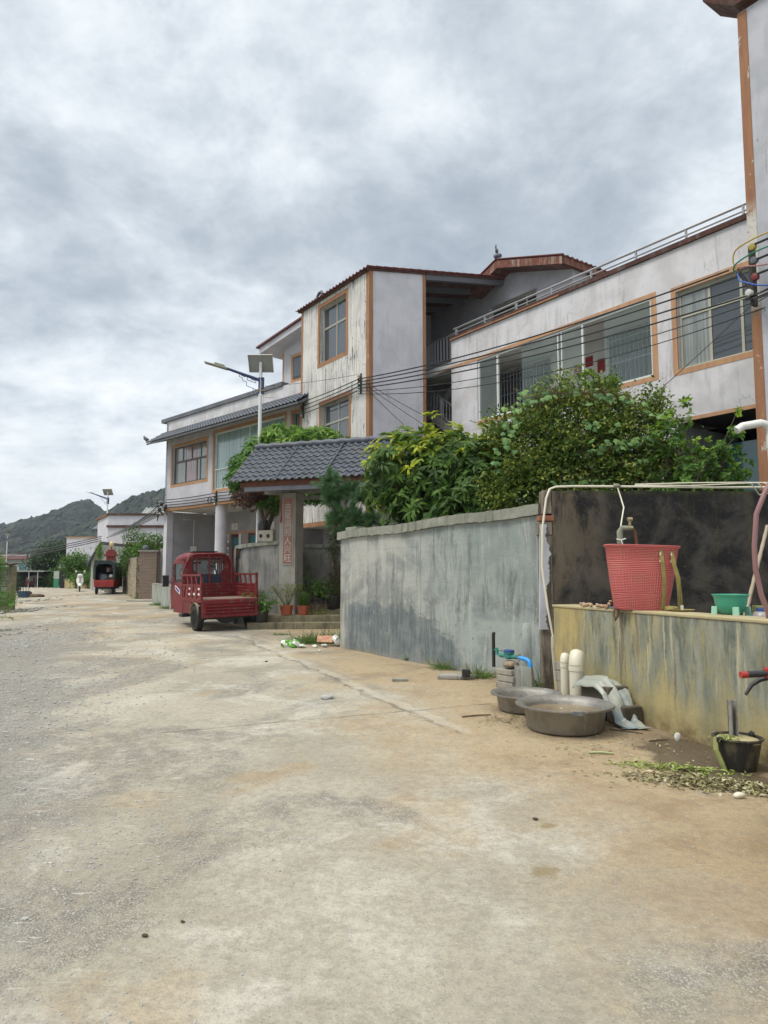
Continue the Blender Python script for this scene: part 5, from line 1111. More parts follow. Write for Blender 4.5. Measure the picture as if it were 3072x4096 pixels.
for y in (.15, .5, .85, 1.2): m.at((-.014, y, .75), (0, 90, 0)); m.lathe([(.012, -.01), (.01, 0), (0, .002)], 8)
m.build('rail_bolt', rp, sl_)
# front board and headache rack
bh = mk('front_board', rp, T, (.03, 1.41, 1.56, 1.59, .775, 1.12), bevel=.005)
m = MB()
for z in (.86, .94, 1.02): m.box(.06, 1.38, 1.545, 1.56, z - .016, z + .016)
m.box(.03, 1.41, 1.54, 1.60, 1.09, 1.14); m.build('front_board_ribs', rp, bh, bevel=.004)
m = MB(); m.tube([(.03, 1.6, 1.12), (.03, 1.6, 1.42), (.10, 1.6, 1.64), (.20, 1.6, 1.83), (.30, 1.6, 1.89), (.42, 1.6, 1.905), (1.02, 1.6, 1.905), (1.14, 1.6, 1.89), (1.24, 1.6, 1.83), (1.34, 1.6, 1.64), (1.41, 1.6, 1.42), (1.41, 1.6, 1.12)], .024, 8)
for x in (.38, .72, 1.06): m.box(x - .018, x + .018, 1.585, 1.615, 1.13, 1.89)
m.box(.2, 1.24, 1.59, 1.61, 1.80, 1.83); m.build('headache_rack', rp, T, smooth=40)
# cab, built of panels so that one looks through it
cb = thing('cab', None, None); cb.parent = T
y0, y1, xa, xb = 1.68, 2.90, .10, 1.34
m = MB()
def arch(y, zt, inset, x0=xa, x1=xb, zb=.32): return [(x0, zb), (x1, zb), (x1 - .01, 1.05), (x1 - inset * .6, zt - .22), (x1 - inset - .04, zt - .06), (x1 - inset - .14, zt), (x0 + inset + .14, zt), (x0 + inset + .04, zt - .06), (x0 + inset * .6, zt - .22), (x0 + .01, 1.05)]
# back wall with an octagonal window hole
hole = [(.30, 1.48), (.30, 1.75), (.34, 1.78), (1.10, 1.78), (1.14, 1.75), (1.14, 1.48), (1.02, 1.36), (.42, 1.36)]
outer = arch(y0, 1.90, .06)
bmh = bmesh.new()
ov = [bmh.verts.new((p[0], y0, p[1])) for p in outer]; hv = [bmh.verts.new((p[0], y0, p[1])) for p in hole]
for L_ in (ov, hv):
    for i in range(len(L_)): bmh.edges.new((L_[i], L_[(i + 1) % len(L_)]))
bmesh.ops.triangle_fill(bmh, edges=bmh.edges[:], use_beauty=True)
me = bpy.data.meshes.new('cab_back'); bmh.to_mesh(me); bmh.free(); me.materials.append(rp); o_ = bpy.data.objects.new('cab_back', me); col.objects.link(o_); o_.parent = cb; q = o_.modifiers.new('t', 'SOLIDIFY'); q.thickness = .03; q.offset = 0
MB().tube([(p[0], y0 - .016, p[1]) for p in hole + hole[:1]], .016, 6).build('window_rubber', M['blackp'], cb, smooth=True)
MB().quad(*[(p[0], y0, p[1]) for p in hole]).build('rear_glass', M['clear'], cb)
m = MB(); pr_ = arch(0, 1.92, .06)
roof = pr_[3:9]; roof = [(p[0], p[1]) for p in roof]
vs = []; 
for (yy, dz) in ((y0 - .03, 0), (2.2, .03), (2.75, -.02), (3.0, -.16)):
    vs += [(p[0], yy, p[1] + dz) for p in roof]
m.add(vs, [(i * 6 + k, i * 6 + k + 1, i * 6 + 7 + k, i * 6 + 6 + k) for i in range(3) for k in range(5)]); m.build('cab_roof', rp, cb, smooth=50, solid=.03)
mk('roof_rack', M['blackp'], cb, (.35, 1.05, 1.85, 2.5, 1.965, 1.99), bevel=.008)
for sx, x in ((-1, xa), (1, xb)):
    m = MB(); a, b = (x - .015, x + .015)
    m.box(a, b, y0, y0 + .12, .35, 1.72); m.box(a, b, 2.62, y1 + .05, .45, 1.30); m.box(a, b, 2.70, 2.78, 1.30, 1.72); m.box(a, b, y0 + .12, 2.70, 1.66, 1.74)
    m.build('cab_pillars', rp, cb, bevel=.01)
    d_ = mk('door', rp, cb, (a - .008 * (sx < 0), b + .008 * (sx > 0), y0 + .13, 2.61, .36, 1.16), bevel=.015)
    m = MB(); m.box(a, b, y0 + .13, y0 + .19, 1.16, 1.66); m.box(a, b, 2.54, 2.61, 1.16, 1.66); m.build('window_frame', M['blackp'], d_); mk('door_glass', M['clear'], d_, (x - .004, x + .004, y0 + .19, 2.54, 1.16, 1.66))
    mk('handle', M['blackp'], d_, (a - .03 * (sx < 0) - .0, b + .03 * (sx > 0), 1.86, 1.98, 1.02, 1.05))
    if sx < 0:
        MB().hexa([(a - .012, 2.05, .85), (a - .009, 2.05, .85), (a - .009, 2.5, .98), (a - .012, 2.5, .98)], [(a - .012, 2.05, .97), (a - .009, 2.05, .97), (a - .009, 2.5, 1.1), (a - .012, 2.5, 1.1)]).build('door_decal', M['whitep'], d_)
        MB().hexa([(a - .014, 2.1, .89), (a - .011, 2.1, .89), (a - .011, 2.45, .99), (a - .014, 2.45, .99)], [(a - .014, 2.1, .95), (a - .011, 2.1, .95), (a - .011, 2.45, 1.06), (a - .014, 2.45, 1.06)]).build('door_decal', Mat('decal_blue', (.06, .06, .3)), d_)
m = MB(); m.prism([(2.9, .45), (3.12, .55), (3.15, .95), (2.95, 1.25), (2.88, 1.25)], 'x', xa + .02, xb - .02); m.build('front_nose', rp, cb, bevel=.03)
MB().quad((xa + .08, 2.93, 1.25), (xb - .08, 2.93, 1.25), (xb - .14, 2.80, 1.78), (xa + .14, 2.80, 1.78)).build('windshield', M['clear'], cb)
mk('floor_pan', rp, cb, (xa + .03, xb - .03, y0 + .03, 2.9, .36, .40)); mk('seat', M['bluep'], cb, (xa + .1, xb - .1, y0 + .08, 2.15, .8, .92), (xa + .1, xb - .1, y0 + .03, y0 + .12, .92, 1.35), bevel=.03)
mk('seat_cover', M['bluep'], T, (.36, 1.12, 1.63, 1.66, 1.12, 1.34), bevel=.01)
MB().tube([(.35, 2.6, 1.2), (.35, 2.55, 1.42)], .02, 8).at((.35, 2.5, 1.42), (60, 0, 0)).torus(.16, .014, 20, 6, 'z').build('steering_wheel', M['blackp'], cb, smooth=True)
m = MB(); m.tube([(xa - .01, 2.78, 1.12), (xa - .14, 2.82, 1.22)], .012, 6); m.box(xa - .27, xa - .11, 2.80, 2.87, 1.05, 1.36); m.build('mirror', M['blackp'], cb, bevel=.02)
fn = MB().at((1.02, 2.3, 1.58)); fn.torus(.11, .012, 20, 6, 'y'); fn.lathe([(.04, -.03), (.04, .03), (0, .03)], 10)
for k in range(12): a = k * math.pi / 6; fn.tube([(0, 0, 0), (.1 * math.cos(a), 0, .1 * math.sin(a))], .006, 4)
fn.at().tube([(1.10, 2.3, 1.58), (1.16, 2.3, 1.4), (1.16, 2.3, 1.2)], .02, 6); fn.build('cab_fan', M['blackp'], cb)
mk('rear_mirror', M['blackp'], cb, (.62, .86, 2.72, 2.74, 1.66, 1.72), bevel=.01)
# chassis, axle, wheels, mudguards
m = MB(); m.box(.42, .50, .0, 3.0, .58, .68); m.box(.94, 1.02, .0, 3.0, .58, .68); m.box(.05, 1.4, .3, .36, .64, .73); m.box(.05, 1.4, 1.2, 1.26, .64, .73); m.build('chassis', M['blackp'], T)
m = MB(); m.tube([(.06, .44, .31), (1.38, .44, .31)], .04, 10); m.blob((.72, .44, .31), .12, 2, 2, .1); m.build('rear_axle', M['blackp'], T, smooth=40)
m = MB(); m.prism([(.08, .33), (1.38, .34), (1.30, .30), (.95, .28), (.83, .2), (.68, .16), (.52, .2), (.42, .28), (.12, .29)], 'y', .10, .16); m.build('rear_bumper', M['blackp'], T)
def wheel(x, y, parent, r=.31, w=.08):
    o = thing('wheel', None, None); o.parent = parent; o.location = (x, y, r)
    m = MB(); prof = [(r * .72, -w), (r * .84, -w * 1.1), (r * .94, -w), (r, -w * .6), (r, w * .6), (r * .94, w), (r * .84, w * 1.1), (r * .72, w), (r * .72, -w)]
    m.at((0, 0, 0), (0, 90, 0)); m.lathe(prof, 36); m.build('tyre', M['rubber'], o, smooth=40)
    m = MB()
    for k in range(30):
        a = 2 * math.pi * k / 30
        m.at((0, 0, 0), (math.degrees(a), 0, 0)); m.box(-w * .85, -w * .1, -.012, .012, r - .004, r + .010); m.at((0, 0, 0), (math.degrees(a) + 6, 0, 0)); m.box(w * .1, w * .85, -.012, .012, r - .004, r + .010)
    m.build('tread', M['rubber'], o)
    m = MB().at((0, 0, 0), (0, 90, 0)); m.lathe([(.03, -w * .5), (.07, -w * .55), (.09, -w * .15), (r * .52, -w * .2), (r * .68, -w * .8), (r * .76, -w * 1.04), (r * .76, w * .9), (.03, w * .5)], 30); m.build('rim', M['mud'], o, smooth=35)
    return o
wheel(.04, .44, T); wheel(1.40, .44, T); wheel(.72, 2.75, T, .28, .06)
for x, s in ((.04, -1), (1.40, 1)):
    m = MB()
    for i in range(9):
        a0, a1 = R(15 + i * 17), R(32 + i * 17); 
        m.add([(x - .09, .44 - .36 * math.cos(a0), .33 + .36 * math.sin(a0)), (x + .09, .44 - .36 * math.cos(a0), .33 + .36 * math.sin(a0)), (x + .09, .44 - .36 * math.cos(a1), .33 + .36 * math.sin(a1)), (x - .09, .44 - .36 * math.cos(a1), .33 + .36 * math.sin(a1))], [(0, 1, 2, 3)])
    m.build('mudguard', M['mud'], T, solid=.01)
    mk('mud_flap', M['rubber'], T, (x - .09, x + .10, .055, .065, .28, .62))
m = MB(); m.hexa([(.02, .9, .40), (.30, .9, .40), (.30, 1.5, .40), (.02, 1.5, .40)], [(-.0, .8, .70), (.30, .8, .70), (.30, 1.56, .70), (0, 1.56, .70)]); m.build('tool_box', rp, T, bevel=.01)
mk('side_step', M['blackp'], T, (.0, .25, 1.6, 1.9, .28, .36), bevel=.01)

# ============================================================ CANOPY TRICYCLE (up the road, seen from behind)
T2 = thing('cargo_tricycle', 'far cargo three-wheeler with dark green canvas canopy and bright red tailgate, rear view', 'truck', (-15.35, 38.95, gz(39)), 12); T2.scale = (.84, 1, 1)
M['canvas'] = concrete('dark_green_canvas', (.035, .055, .055), (.022, .038, .038), (.08, .10, .09), 2.)
ar = [(-.66, .85), (-.67, 1.45), (-.63, 1.68), (-.52, 1.80), (-.3, 1.86), (.3, 1.86), (.52, 1.80), (.63, 1.68), (.67, 1.45), (.66, .85)]
m = MB(); vs = [];
for (yy, s) in ((0, 1.), (.6, .985), (1.2, 1.), (1.8, .985), (2.5, .97)): vs += [(p[0] * s, yy, p[1] * (1 if p[1] < 1 else s)) for p in ar]
m.add(vs, [(i * 10 + k, i * 10 + k + 1, i * 10 + 11 + k, i * 10 + 10 + k) for i in range(4) for k in range(9)]); m.build('canopy', M['canvas'], T2, smooth=50, solid=.03)
m = MB(); ai = [(p[0] * .80, .85 if i in (0, 9) else 1.78 - (1.86 - p[1]) * .8 - .10) for i, p in enumerate(ar)]
vs = [(p[0], -.01, p[1]) for p in ar] + [(p[0], -.01, p[1]) for p in ai]; m.add(vs, [(k, k + 1, k + 11, k + 10) for k in range(9)]); m.build('canopy_front_flap', M['canvas'], T2, solid=.02)
mk('tailgate', M['redb'], T2, (-.60, .60, -.05, -.01, .42, .80), bevel=.01); mk('tailgate_rib', M['redb'], T2, (-.55, .55, -.065, -.05, .50, .54), (-.55, .55, -.065, -.05, .62, .66))
mk('bed', M['redb'], T2, (-.60, .60, 0, 2.4, .45, .60)); mk('side_board', M['redb'], T2, (-.62, -.60, 0, 2.4, .6, .9), (.60, .62, 0, 2.4, .6, .9))
mk('cab', M['redb'], T2, (-.55, .55, 2.6, 2.62, .4, 1.25), (-.55, -.5, 2.6, 3.5, .4, 1.7), (.5, .55, 2.6, 3.5, .4, 1.7), (-.55, .55, 2.6, 3.5, 1.7, 1.75))
mk('canopy_front_panel', M['canvas'], T2, (-.62, .62, 2.45, 2.48, .6, 1.25), (-.62, .62, 2.45, 2.48, 1.5, 1.78), (-.62, -.4, 2.45, 2.48, 1.25, 1.5), (.3, .62, 2.45, 2.48, 1.25, 1.5))
for x, y, r in ((-.52, .45, .27), (.52, .45, .27), (0, 3.2, .25)): MB().at((x, y, r), (0, 90, 0)).lathe([(.0, -.06), (r * .6, -.06), (r, -.05), (r, .05), (r * .6, .06), (0, .06)], 20).build('wheel', M['rubber'], T2, smooth=40)
m = MB(); m.box(-.45, .45, .1, 2.9, .30, .42); m.build('chassis', M['blackp'], T2)
for (nm, lab, x, y, z, r, mt, sc, k) in (('sack', 'grey cloth sack in the canopy tricycle', -.12, .35, .88, .24, M['eavegrey'], (.8, .7, 1.3), 3), ('sack', 'white bag on the right of the canopied load', .25, .4, 1.0, .17, M['whitep'], (1, .7, .7), 5), ('carton', 'brown carton low in the canopied load', .1, .6, .78, .2, Mat('brown_carton', (.25, .17, .10)), (2.0, .8, .7), 7), ('sack', 'dark sack at the left of the canopied load', -.38, .5, .95, .2, M['bluep'], (.8, .8, 1.3), 9)):
    t = thing(nm, lab, 'load', (-15.35 + x, 38.95 + y, gz(39) + z)); MB().blob((0, 0, 0), r, k, 2, .3, sc).build(nm + '_body', mt, t, smooth=True)

# ============================================================ SCOOTERS
def scooter(label, loc, rz, bodym, far=True):
    """front at +y"""
    t = thing('scooter', label, 'scooter', loc, rz)
    for y, r in ((.62, .22), (-.58, .22)):
        o = thing('wheel', None, None); o.parent = t; o.location = (0, y, r); MB().torus(r - .045, .045, 24, 8, 'x').build('tyre', M['rubber'], o, smooth=True); MB().at((0, 0, 0), (0, 90, 0)).lathe([(0, -.03), (.10, -.03), (r - .07, -.02), (r - .07, .02), (.1, .03), (0, .03)], 16).build('rim', M['steel'], o, smooth=40)
    m = MB(); m.grid(lambda u, v: ((u - .5) * (1 if far else .62) * (.16 + .24 * math.sin(min(1, v * 1.25) * math.pi * .75)), .50 - .22 * v + .05 * math.cos((u - .5) * 5), .34 + .62 * v), 10, 12); m.build('front_shield', bodym, t, smooth=True, solid=.03)
    MB().tube([(0, .40, .88), (0, .52, .60), (0, .60, .24)], .035, 8).build('fork', M['galv'], t, smooth=True)
    m = MB(); m.grid(lambda u, v: (.07 * math.cos(u * math.pi), .62 - .30 * math.cos(v * 2.4 + .3), .22 + .30 * math.sin(v * 2.4 + .3) * (1 if True else 0) - .02 * abs(math.cos(u * math.pi))), 6, 10); m.build('front_mudguard', bodym, t, smooth=True, solid=.01)
    m = MB(); m.blob((0, .36, .97), .13, 2, 3, .05, (1.2, .9, .85)); m.build('handlebar_cowl', bodym, t, smooth=True)
    MB().blob((0, .46, .99), .065, 3, 2, .0, (1.2, .5, 1)).build('headlight', M['whitep'], t, smooth=True)
    mk('footboard', bodym, t, (-.15, .15, -.20, .33, .26, .31), bevel=.02); MB().blob((0, -.45, .50), .30, 4, 3, .05, (.55, 1.25, .7)).build('rear_body', bodym, t, smooth=True)
    MB().blob((0, -.40, .74), .28, 5, 3, .03, (.5, 1.2, .28)).build('seat', M['blackp'], t, smooth=True)
    hb = MB().tube([(-.34, .24, 1.02), (-.18, .30, 1.03), (0, .36, 1.01), (.18, .30, 1.03), (.34, .24, 1.02)], .014, 8).build('handlebar', M['steel'], t, smooth=True)
    for s in (-1, 1):
        g_ = MB().tube([(s * .22, .286, 1.026), (s * .33, .245, 1.022)], .019, 12).build('grip', M['blackp'], hb, smooth=True)
        MB().tube([(s * .33, .245, 1.022), (s * .365, .232, 1.02)], .020, 12).build('grip_end', M['redb'] if not far else M['blackp'], g_, smooth=True)
        MB().box(s * .20 - .03, s * .20 + .03, .27, .32, 1.0, 1.06).build('switch_box', M['redb'] if not far else M['blackp'], hb, bevel=.01)
        MB().tube([(s * .19, .32, 1.0), (s * .24, .335, .985), (s * .29, .32, .955), (s * .33, .30, .90)], [.013, .014, .012, .009], 8).build('brake_lever', M['blackp'], hb, smooth=True)
        if far: MB().tube([(s * .17, .30, 1.03), (s * .22, .27, 1.18)], .008, 6).build('mirror_stem', M['steel'], hb); MB().at((s * .24, .26, 1.24), (90, 0, 0)).lathe([(.0, 0), (.06, .0), (.06, .02), (0, .03)], 16).build('mirror', M['whitep'], hb, smooth=40)
    MB().tube([(.05, -.1, .3), (.18, -.15, .03)], .012, 6).build('side_stand', M['galv'], t)
    return t
scooter('white scooter standing head-on in the far road, beside the canopied tricycle', (-18.65, 43.6, gz(43.6)), 203, M['whitep'])
scooter('scooter with red and black handlebar grip and black brake lever at the right edge', (2.33, 3.79, gz(3.8) - .04), -15, paint('scooter_red', (.35, .01, .02)), far=False)
# far red tricycle, front view
T3 = thing('passenger_tricycle', 'small red enclosed tricycle far down the road under the shelter', 'tricycle', (-45.6, 91.5, gz(91.5)), 206); T3.scale = (.87, .87, .87)
m = MB(); m.prism([(-.60, .35), (.60, .35), (.62, 1.0), (.50, 1.55), (.40, 1.66), (-.40, 1.66), (-.50, 1.55), (-.62, 1.0)], 'y', -1.2, .5); m.build('cab', M['redb'], T3, bevel=.04)
m = MB(); m.prism([(-.44, 1.02), (.44, 1.02), (.38, 1.50), (-.38, 1.50)], 'y', .5, .53); m.build('windshield', M['paleframe'], T3)
MB().blob((0, .6, .8), .16, 1, 2, .1, (1.3, 1, 1.6)).build('front_nose', M['redb'], T3, smooth=True); MB().blob((0, .78, .9), .09, 1, 2, 0).build('headlight', M['whitep'], T3, smooth=True)
for x, y in ((0, .75), (-.5, -.8), (.5, -.8)): MB().at((x, y, .25), (0, 90, 0)).lathe([(0, -.06), (.25, -.05), (.25, .05), (0, .06)], 18).build('wheel', M['rubber'], T3, smooth=40)

# ============================================================ SOLAR STREET LAMPS
def lamp(label, loc, rz=0):
    t = thing('street_lamp', label, 'street lamp', loc, rz, 'solar street lamps along the road'); H = 7.75
    MB().tube([(0, 0, 0), (0, 0, H * .5), (0, 0, H)], [.075, .062, .05], 16).build('pole', M['poleW'], t, smooth=True)
    MB().tube([(0, 0, 0), (0, 0, .5)], .13, 12).build('pole_base', M['poleW'], t, smooth=40)
    bx_ = mk('name_box', M['navy'], t, (-.06, .11, -.05, .05, 6.78, 7.28), bevel=.008); mk('name_box_ring', Mat('gold_ring', (.35, .22, .05), .5), bx_, (-.065, .115, -.056, .056, 6.86, 6.90))
    for i, z in enumerate((6.96, 7.04, 7.12)): mk('name_mark', Mat('grey_mark', (.3, .25, .2)), bx_, (.0, .055, -.054, -.05, z, z + .05))
    a = MB(); a.tube([(-.03, 0, 7.20), (-.95, 0, 7.52), (-1.12, 0, 7.58)], [.05, .04, .03], 8); ar_ = a.build('arm', M['navy'], t, smooth=True)
    m = MB(); m.hexa([(-1.68, -.10, 7.70), (-1.0, -.10, 7.50), (-1.0, .10, 7.50), (-1.68, .10, 7.70)], [(-1.68, -.09, 7.735), (-1.0, -.09, 7.56), (-1.0, .09, 7.56), (-1.68, .09, 7.735)]); m.hexa([(-1.38, -.07, 7.66), (-1.08, -.07, 7.58), (-1.08, .07, 7.58), (-1.38, .07, 7.66)], [(-1.38, -.06, 7.72), (-1.08, -.06, 7.64), (-1.08, .06, 7.64), (-1.38, .06, 7.72)]); m.build('lamp_head', M['galv'], ar_, bevel=.01)
    m = MB()
    def zig(pts):
        for p, q in zip(pts, pts[1:]): m.tube([(p[0], 0, p[1]), (q[0], 0, q[1])], .009, 5)
    zig([(-.64, 7.38), (-.64, 7.30), (-.54, 7.26), (-.54, 7.18), (-.42, 7.14), (-.42, 7.02), (-.06, 6.88)]); zig([(-.40, 7.30), (-.40, 7.20), (-.14, 7.11), (-.14, 7.17), (-.28, 7.22), (-.28, 7.28)]); zig([(-.58, 7.36), (-.58, 7.33), (-.46, 7.29), (-.46, 7.33)]); zig([(-.22, 6.94), (-.22, 6.78), (-.06, 6.72)]); zig([(-.14, 6.91), (-.14, 6.83), (-.06, 6.80)])
    m.build('scroll_bracket', M['navy'], t)
    p = thing('solar_panel', None, None); p.parent = t; p.location = (0, 0, 7.72); p.rotation_euler = (R(-52), 0, R(-4))
    mk('panel_back', M['panelback'], p, (-.36, .36, -.27, .27, 0, .012)); mk('panel_cells', M['panelfront'], p, (-.34, .34, -.25, .25, .013, .02)); mk('panel_frame', M['alum'], p, (-.37, .37, -.28, -.262, -.03, .02), (-.37, .37, .262, .28, -.03, .02), (-.37, -.352, -.262, .262, -.03, .02), (.352, .37, -.262, .262, -.03, .02), (-.02, .02, -.26, .26, -.02, -.001))
    MB().tube([(.02, -.02, 7.3), (.05, -.04, 7.5), (.03, -.03, 7.7)], .006, 5).build('panel_wire', M['blackp'], t)
    return t
lp = lamp('nearest solar street lamp, white pole with navy arm rising behind the mango tree', (-3.74, 21, .28), 4)
l2 = copy_tree(lp); l2.location = (-21.6, 55, .35); l2.rotation_euler.z = R(0); l2['label'] = 'second solar street lamp, above the green canopied tricycle'
l3 = copy_tree(lp); l3.location = (-58.6, 110, 0); l3['label'] = 'farthest solar street lamp, before the dark hill at the left edge'

# ============================================================ WIRES
M['cer'] = Mat('porcelain', (.55, .55, .52), .25); M['iron'] = Mat('rusty_iron', (.05, .045, .04), .8)
Ha = lambda x, y, z: tuple(A.matrix_basis @ Vector((x, y, z))); Hl = lambda x, y, z: tuple(Lh.matrix_basis @ Vector((x, y, z)))
def Hb(x, y, z): return tuple(B.matrix_basis @ Vector((x, y, z)))
def wire(p, q, sag, r, label, group, mat=None, n=18):
    p, q = Vector(p), Vector(q); mid = (p + q) / 2
    m = MB(); m.tube([tuple(p.lerp(q, i / n) - mid - Vector((0, 0, 4 * sag * (i / n) * (1 - i / n)))) for i in range(n + 1)], r, 6)
    o = tag(m.build('cable', mat or M['cable'], None, smooth=True), label, 'cable', group); o.location = mid; return o
def rack(label, loc, rz, k=4, dz=.13, big=1.):
    t = thing('insulator_rack', label, 'insulator', loc, rz); mk('bracket', M['iron'], t, (-.03, .03, .0, .04, -.08, k * dz + .02)); 
    cols = [M['cer'], M['wmg'], M['wood'], M['brass']]
    for i in range(k): MB().at((0, -.06 * big, i * dz + .03)).lathe([(.02 * big, -.05 * big), (.045 * big, -.03 * big), (.03 * big, 0), (.045 * big, .03 * big), (.02 * big, .05 * big)], 14).build('insulator', cols[i % 4], t, smooth=40)
    return t
for p, lab in ((Ha(-.42, -.03, 7.1), 'insulator rack at the near corner of the stair tower'), (Ha(-4.0, -.03, 7.0), 'insulator rack at the far corner of the stair tower')): rack(lab, p, TH)
rack('small insulator rack on the left house above the round column', Hl(3.77, -.04, 4.45), -45)
gA = 'black cables strung from the stair tower to the right house'; zs0 = (7.43, 7.34, 7.24, 7.14); e1 = [(6.51, 12.9, 7.33), (6.66, 12.9, 7.20), (6.86, 12.9, 7.04), (6.92, 12.9, 6.86)]
for i in range(4): wire(Ha(-.42, -.12, zs0[i] + .02), e1[i], .22, .017, 'thick black cable between the stair tower and the right house corner', gA)
gB = 'thinner black lines below the thick cables'
for i, (a, b) in enumerate(((7.08, (7.0, 12.9, 6.72)), (7.0, (7.2, 12.9, 6.62)))): wire(Ha(-.42, -.12, a), b, .38 + .1 * i, .010, 'thinner black line slung below the thick cables', gB)
wire((5.4, 14.3, 5.15), (7.0, 12.85, 6.75), .02, .007, 'single thin line slanting down left across the right window', None)
gC = 'black cables along the stair tower front'
for i in range(4): wire(Ha(-4.0, -.11, 7.04 + i * .14), Ha(-.42, -.12, 7.1 + i * .115), .03, .016, 'black cable along the front of the stair tower', gC)
gD = 'black cables along the left house front'
for i in range(4): wire(Hl(-.2, -.15, 4.56 + i * .115), Hl(3.77, -.12, 4.52 + i * .12), .03, .018, 'black cable along the left house wall above the porch', gD); wire(Hl(3.77, -.12, 4.52 + i * .12), Hl(9.5, -.12, 4.56 + i * .11), .05, .018, 'black cable along the left house wall above the porch', gD)
gE = 'black cables running from the left house corner to the far white house'
for i in range(7): wire(Hl(-.75 - .05 * (i % 3), -.1, 4.30 + i * .09), (-20.1 + .25 * (i % 3) + .9 * (i // 3), 51.2, 4.3 + .15 * i), .12, .022, 'black cable from the left house corner to the white house up the road', gE)
gF = 'thin lines crossing before the far hill'
for i in range(3): wire((-20.6, 51.5, 4.4 - .15 * i), (-60, 108, 4.6 - .3 * i), .3, .035, 'thin dark line crossing in front of the hill', gF)
gG = 'thin guy wires from the stair tower'
for i, (q, s_) in enumerate((((.9, 2.0, 6.1), .03), ((1.0, 2.0, 5.7), .03), ((.7, 1.6, 5.45), .03))): wire(Ha(-.02, -.1, 7.25 - .08 * i), Ha(*q), s_, .008, 'thin wire slanting down from the tower corner past its white side', gG)
wire((-3.6, 21, 7.3), Ha(-.42, -.1, 7.6), .05, .006, 'hair-thin wire from the lamp pole to the stair tower', None)
wire((-3.6, 21, 6.95), Hl(7.2, 0.3, 8.3), .02, .006, 'hair-thin wire from the lamp pole down to the left parapet', None)
# connector cluster on the left house corner
t = thing('cable_connectors', 'bunch of white taped cable joints on the left house corner', 'connectors', Hl(-.45, -.14, 4.30), -45)
rg = random.Random(8)
for i in range(22):
    m = MB(); x, z = rg.uniform(-.42, .32), rg.uniform(-.05, .62); m.at((x, rg.uniform(-.1, .02), z), (0, rg.uniform(-40, 10), 0)); m.tube([(-.09, 0, 0), (-.05, 0, 0), (.05, 0, 0), (.09, 0, 0)], [.02, .048, .048, .02], 8); m.build('joint', M['panelback'] if i % 3 else M['cable'], t, smooth=True)
m = MB()
for i in range(9): m.tube([(-.5, 0, rg.uniform(-.3, .1)), (-.2, -.08, rg.uniform(-.1, .3)), (.1, -.05, rg.uniform(0, .5)), (.4, 0, rg.uniform(-.1, .5))], .016, 6)
m.build('loose_ends', M['cable'], t, smooth=True)
MB().at(Hl(3.45, -.14, 4.62), (90, 0, -45)).torus(.13, .02, 20, 6, 'z').build('cable_coil', M['cable'], None, smooth=True)
tag(bpy.data.objects['cable_coil'], 'black coiled cable hanging on the left house above the column', 'cable')
def sm_path(P, n=6):
    P = [Vector(p) for p in P]; P = [P[0] * 2 - P[1]] + P + [P[-1] * 2 - P[-2]]; o = []
    for i in range(1, len(P) - 2):
        a, b, c, d_ = P[i - 1:i + 3]
        for k in range(n): t_ = k / n; o.append(.5 * ((2 * b) + (c - a) * t_ + (2 * a - 5 * b + 4 * c - d_) * t_ ** 2 + (-a + 3 * b - 3 * c + d_) * t_ ** 3))
    return o + [P[-2]]
# big insulator bracket at the right house corner
t = thing('insulator_bracket', 'iron bracket with coloured cable tails and big insulators on the right house corner', 'insulator', (6.98, 12.86, 6.7), TH)
mk('bracket', M['iron'], t, (-.03, .03, -.16, .0, -.1, 1.05)); MB().tube([(-.28, -.1, .70), (-.12, -.1, .4), (.02, -.1, .05)], .035, 8).build('strut', M['blackp'], t, smooth=True)
for i, (x, z, mt) in enumerate(((.10, .96, Mat('yellow_tape', (.33, .27, .05))), (.12, .70, M['eavegrey']), (.12, .38, M['redwood']), (.0, .12, M['cer']))):
    MB().at((x, -.24, z), (90, 0, 0)).lathe([(.02, -.05), (.062, -.04), (.045, 0), (.062, .04), (.02, .05)], 16).build('insulator', mt, t, smooth=40)
for i, (cm, z0, z1) in enumerate(((Mat('yellow_cable', (.50, .36, .06), .5), .92, 1.16), (Mat('green_cable', (.02, .22, .14), .5), .86, .90), (Mat('pink_cable', (.36, .18, .18), .5), .78, .52), (Mat('blue_cable', (.03, .10, .42), .5), .60, .12))):
    pts = [(-.24, -.15, .62), (-.30, -.2, (z0 + z1) / 2 - .2), (-.22, -.24, z1 - .14), (.05, -.28, z1 - .08), (.4, -.3, z1 - .06), (1.2, -.2, z1 - .02)] if i < 2 else [(-.24, -.15, .62), (-.20, -.22, z0 - .12), (-.1, -.26, (z0 + z1) / 2), (.4, -.28, z1), (1.2, -.2, z1 - .02)]
    MB().tube(sm_path(pts), .015, 8).build('cable_tail', cm, t, smooth=True)
m = MB()
for i in range(8): m.tube([(-.1, -.2, .0 + .1 * rg.random()), (.1 + .1 * rg.random(), -.25, rg.uniform(-.1, .1)), (1.3, -.15, .25 + rg.uniform(-.15, .1))], .012, 5)
for z in (1.0, .70, .42): m.tube([(.10, -.24, z), (1.2, -.1, z + .12)], .022, 6)
m.build('binding_wire', M['cable'], t, smooth=True)
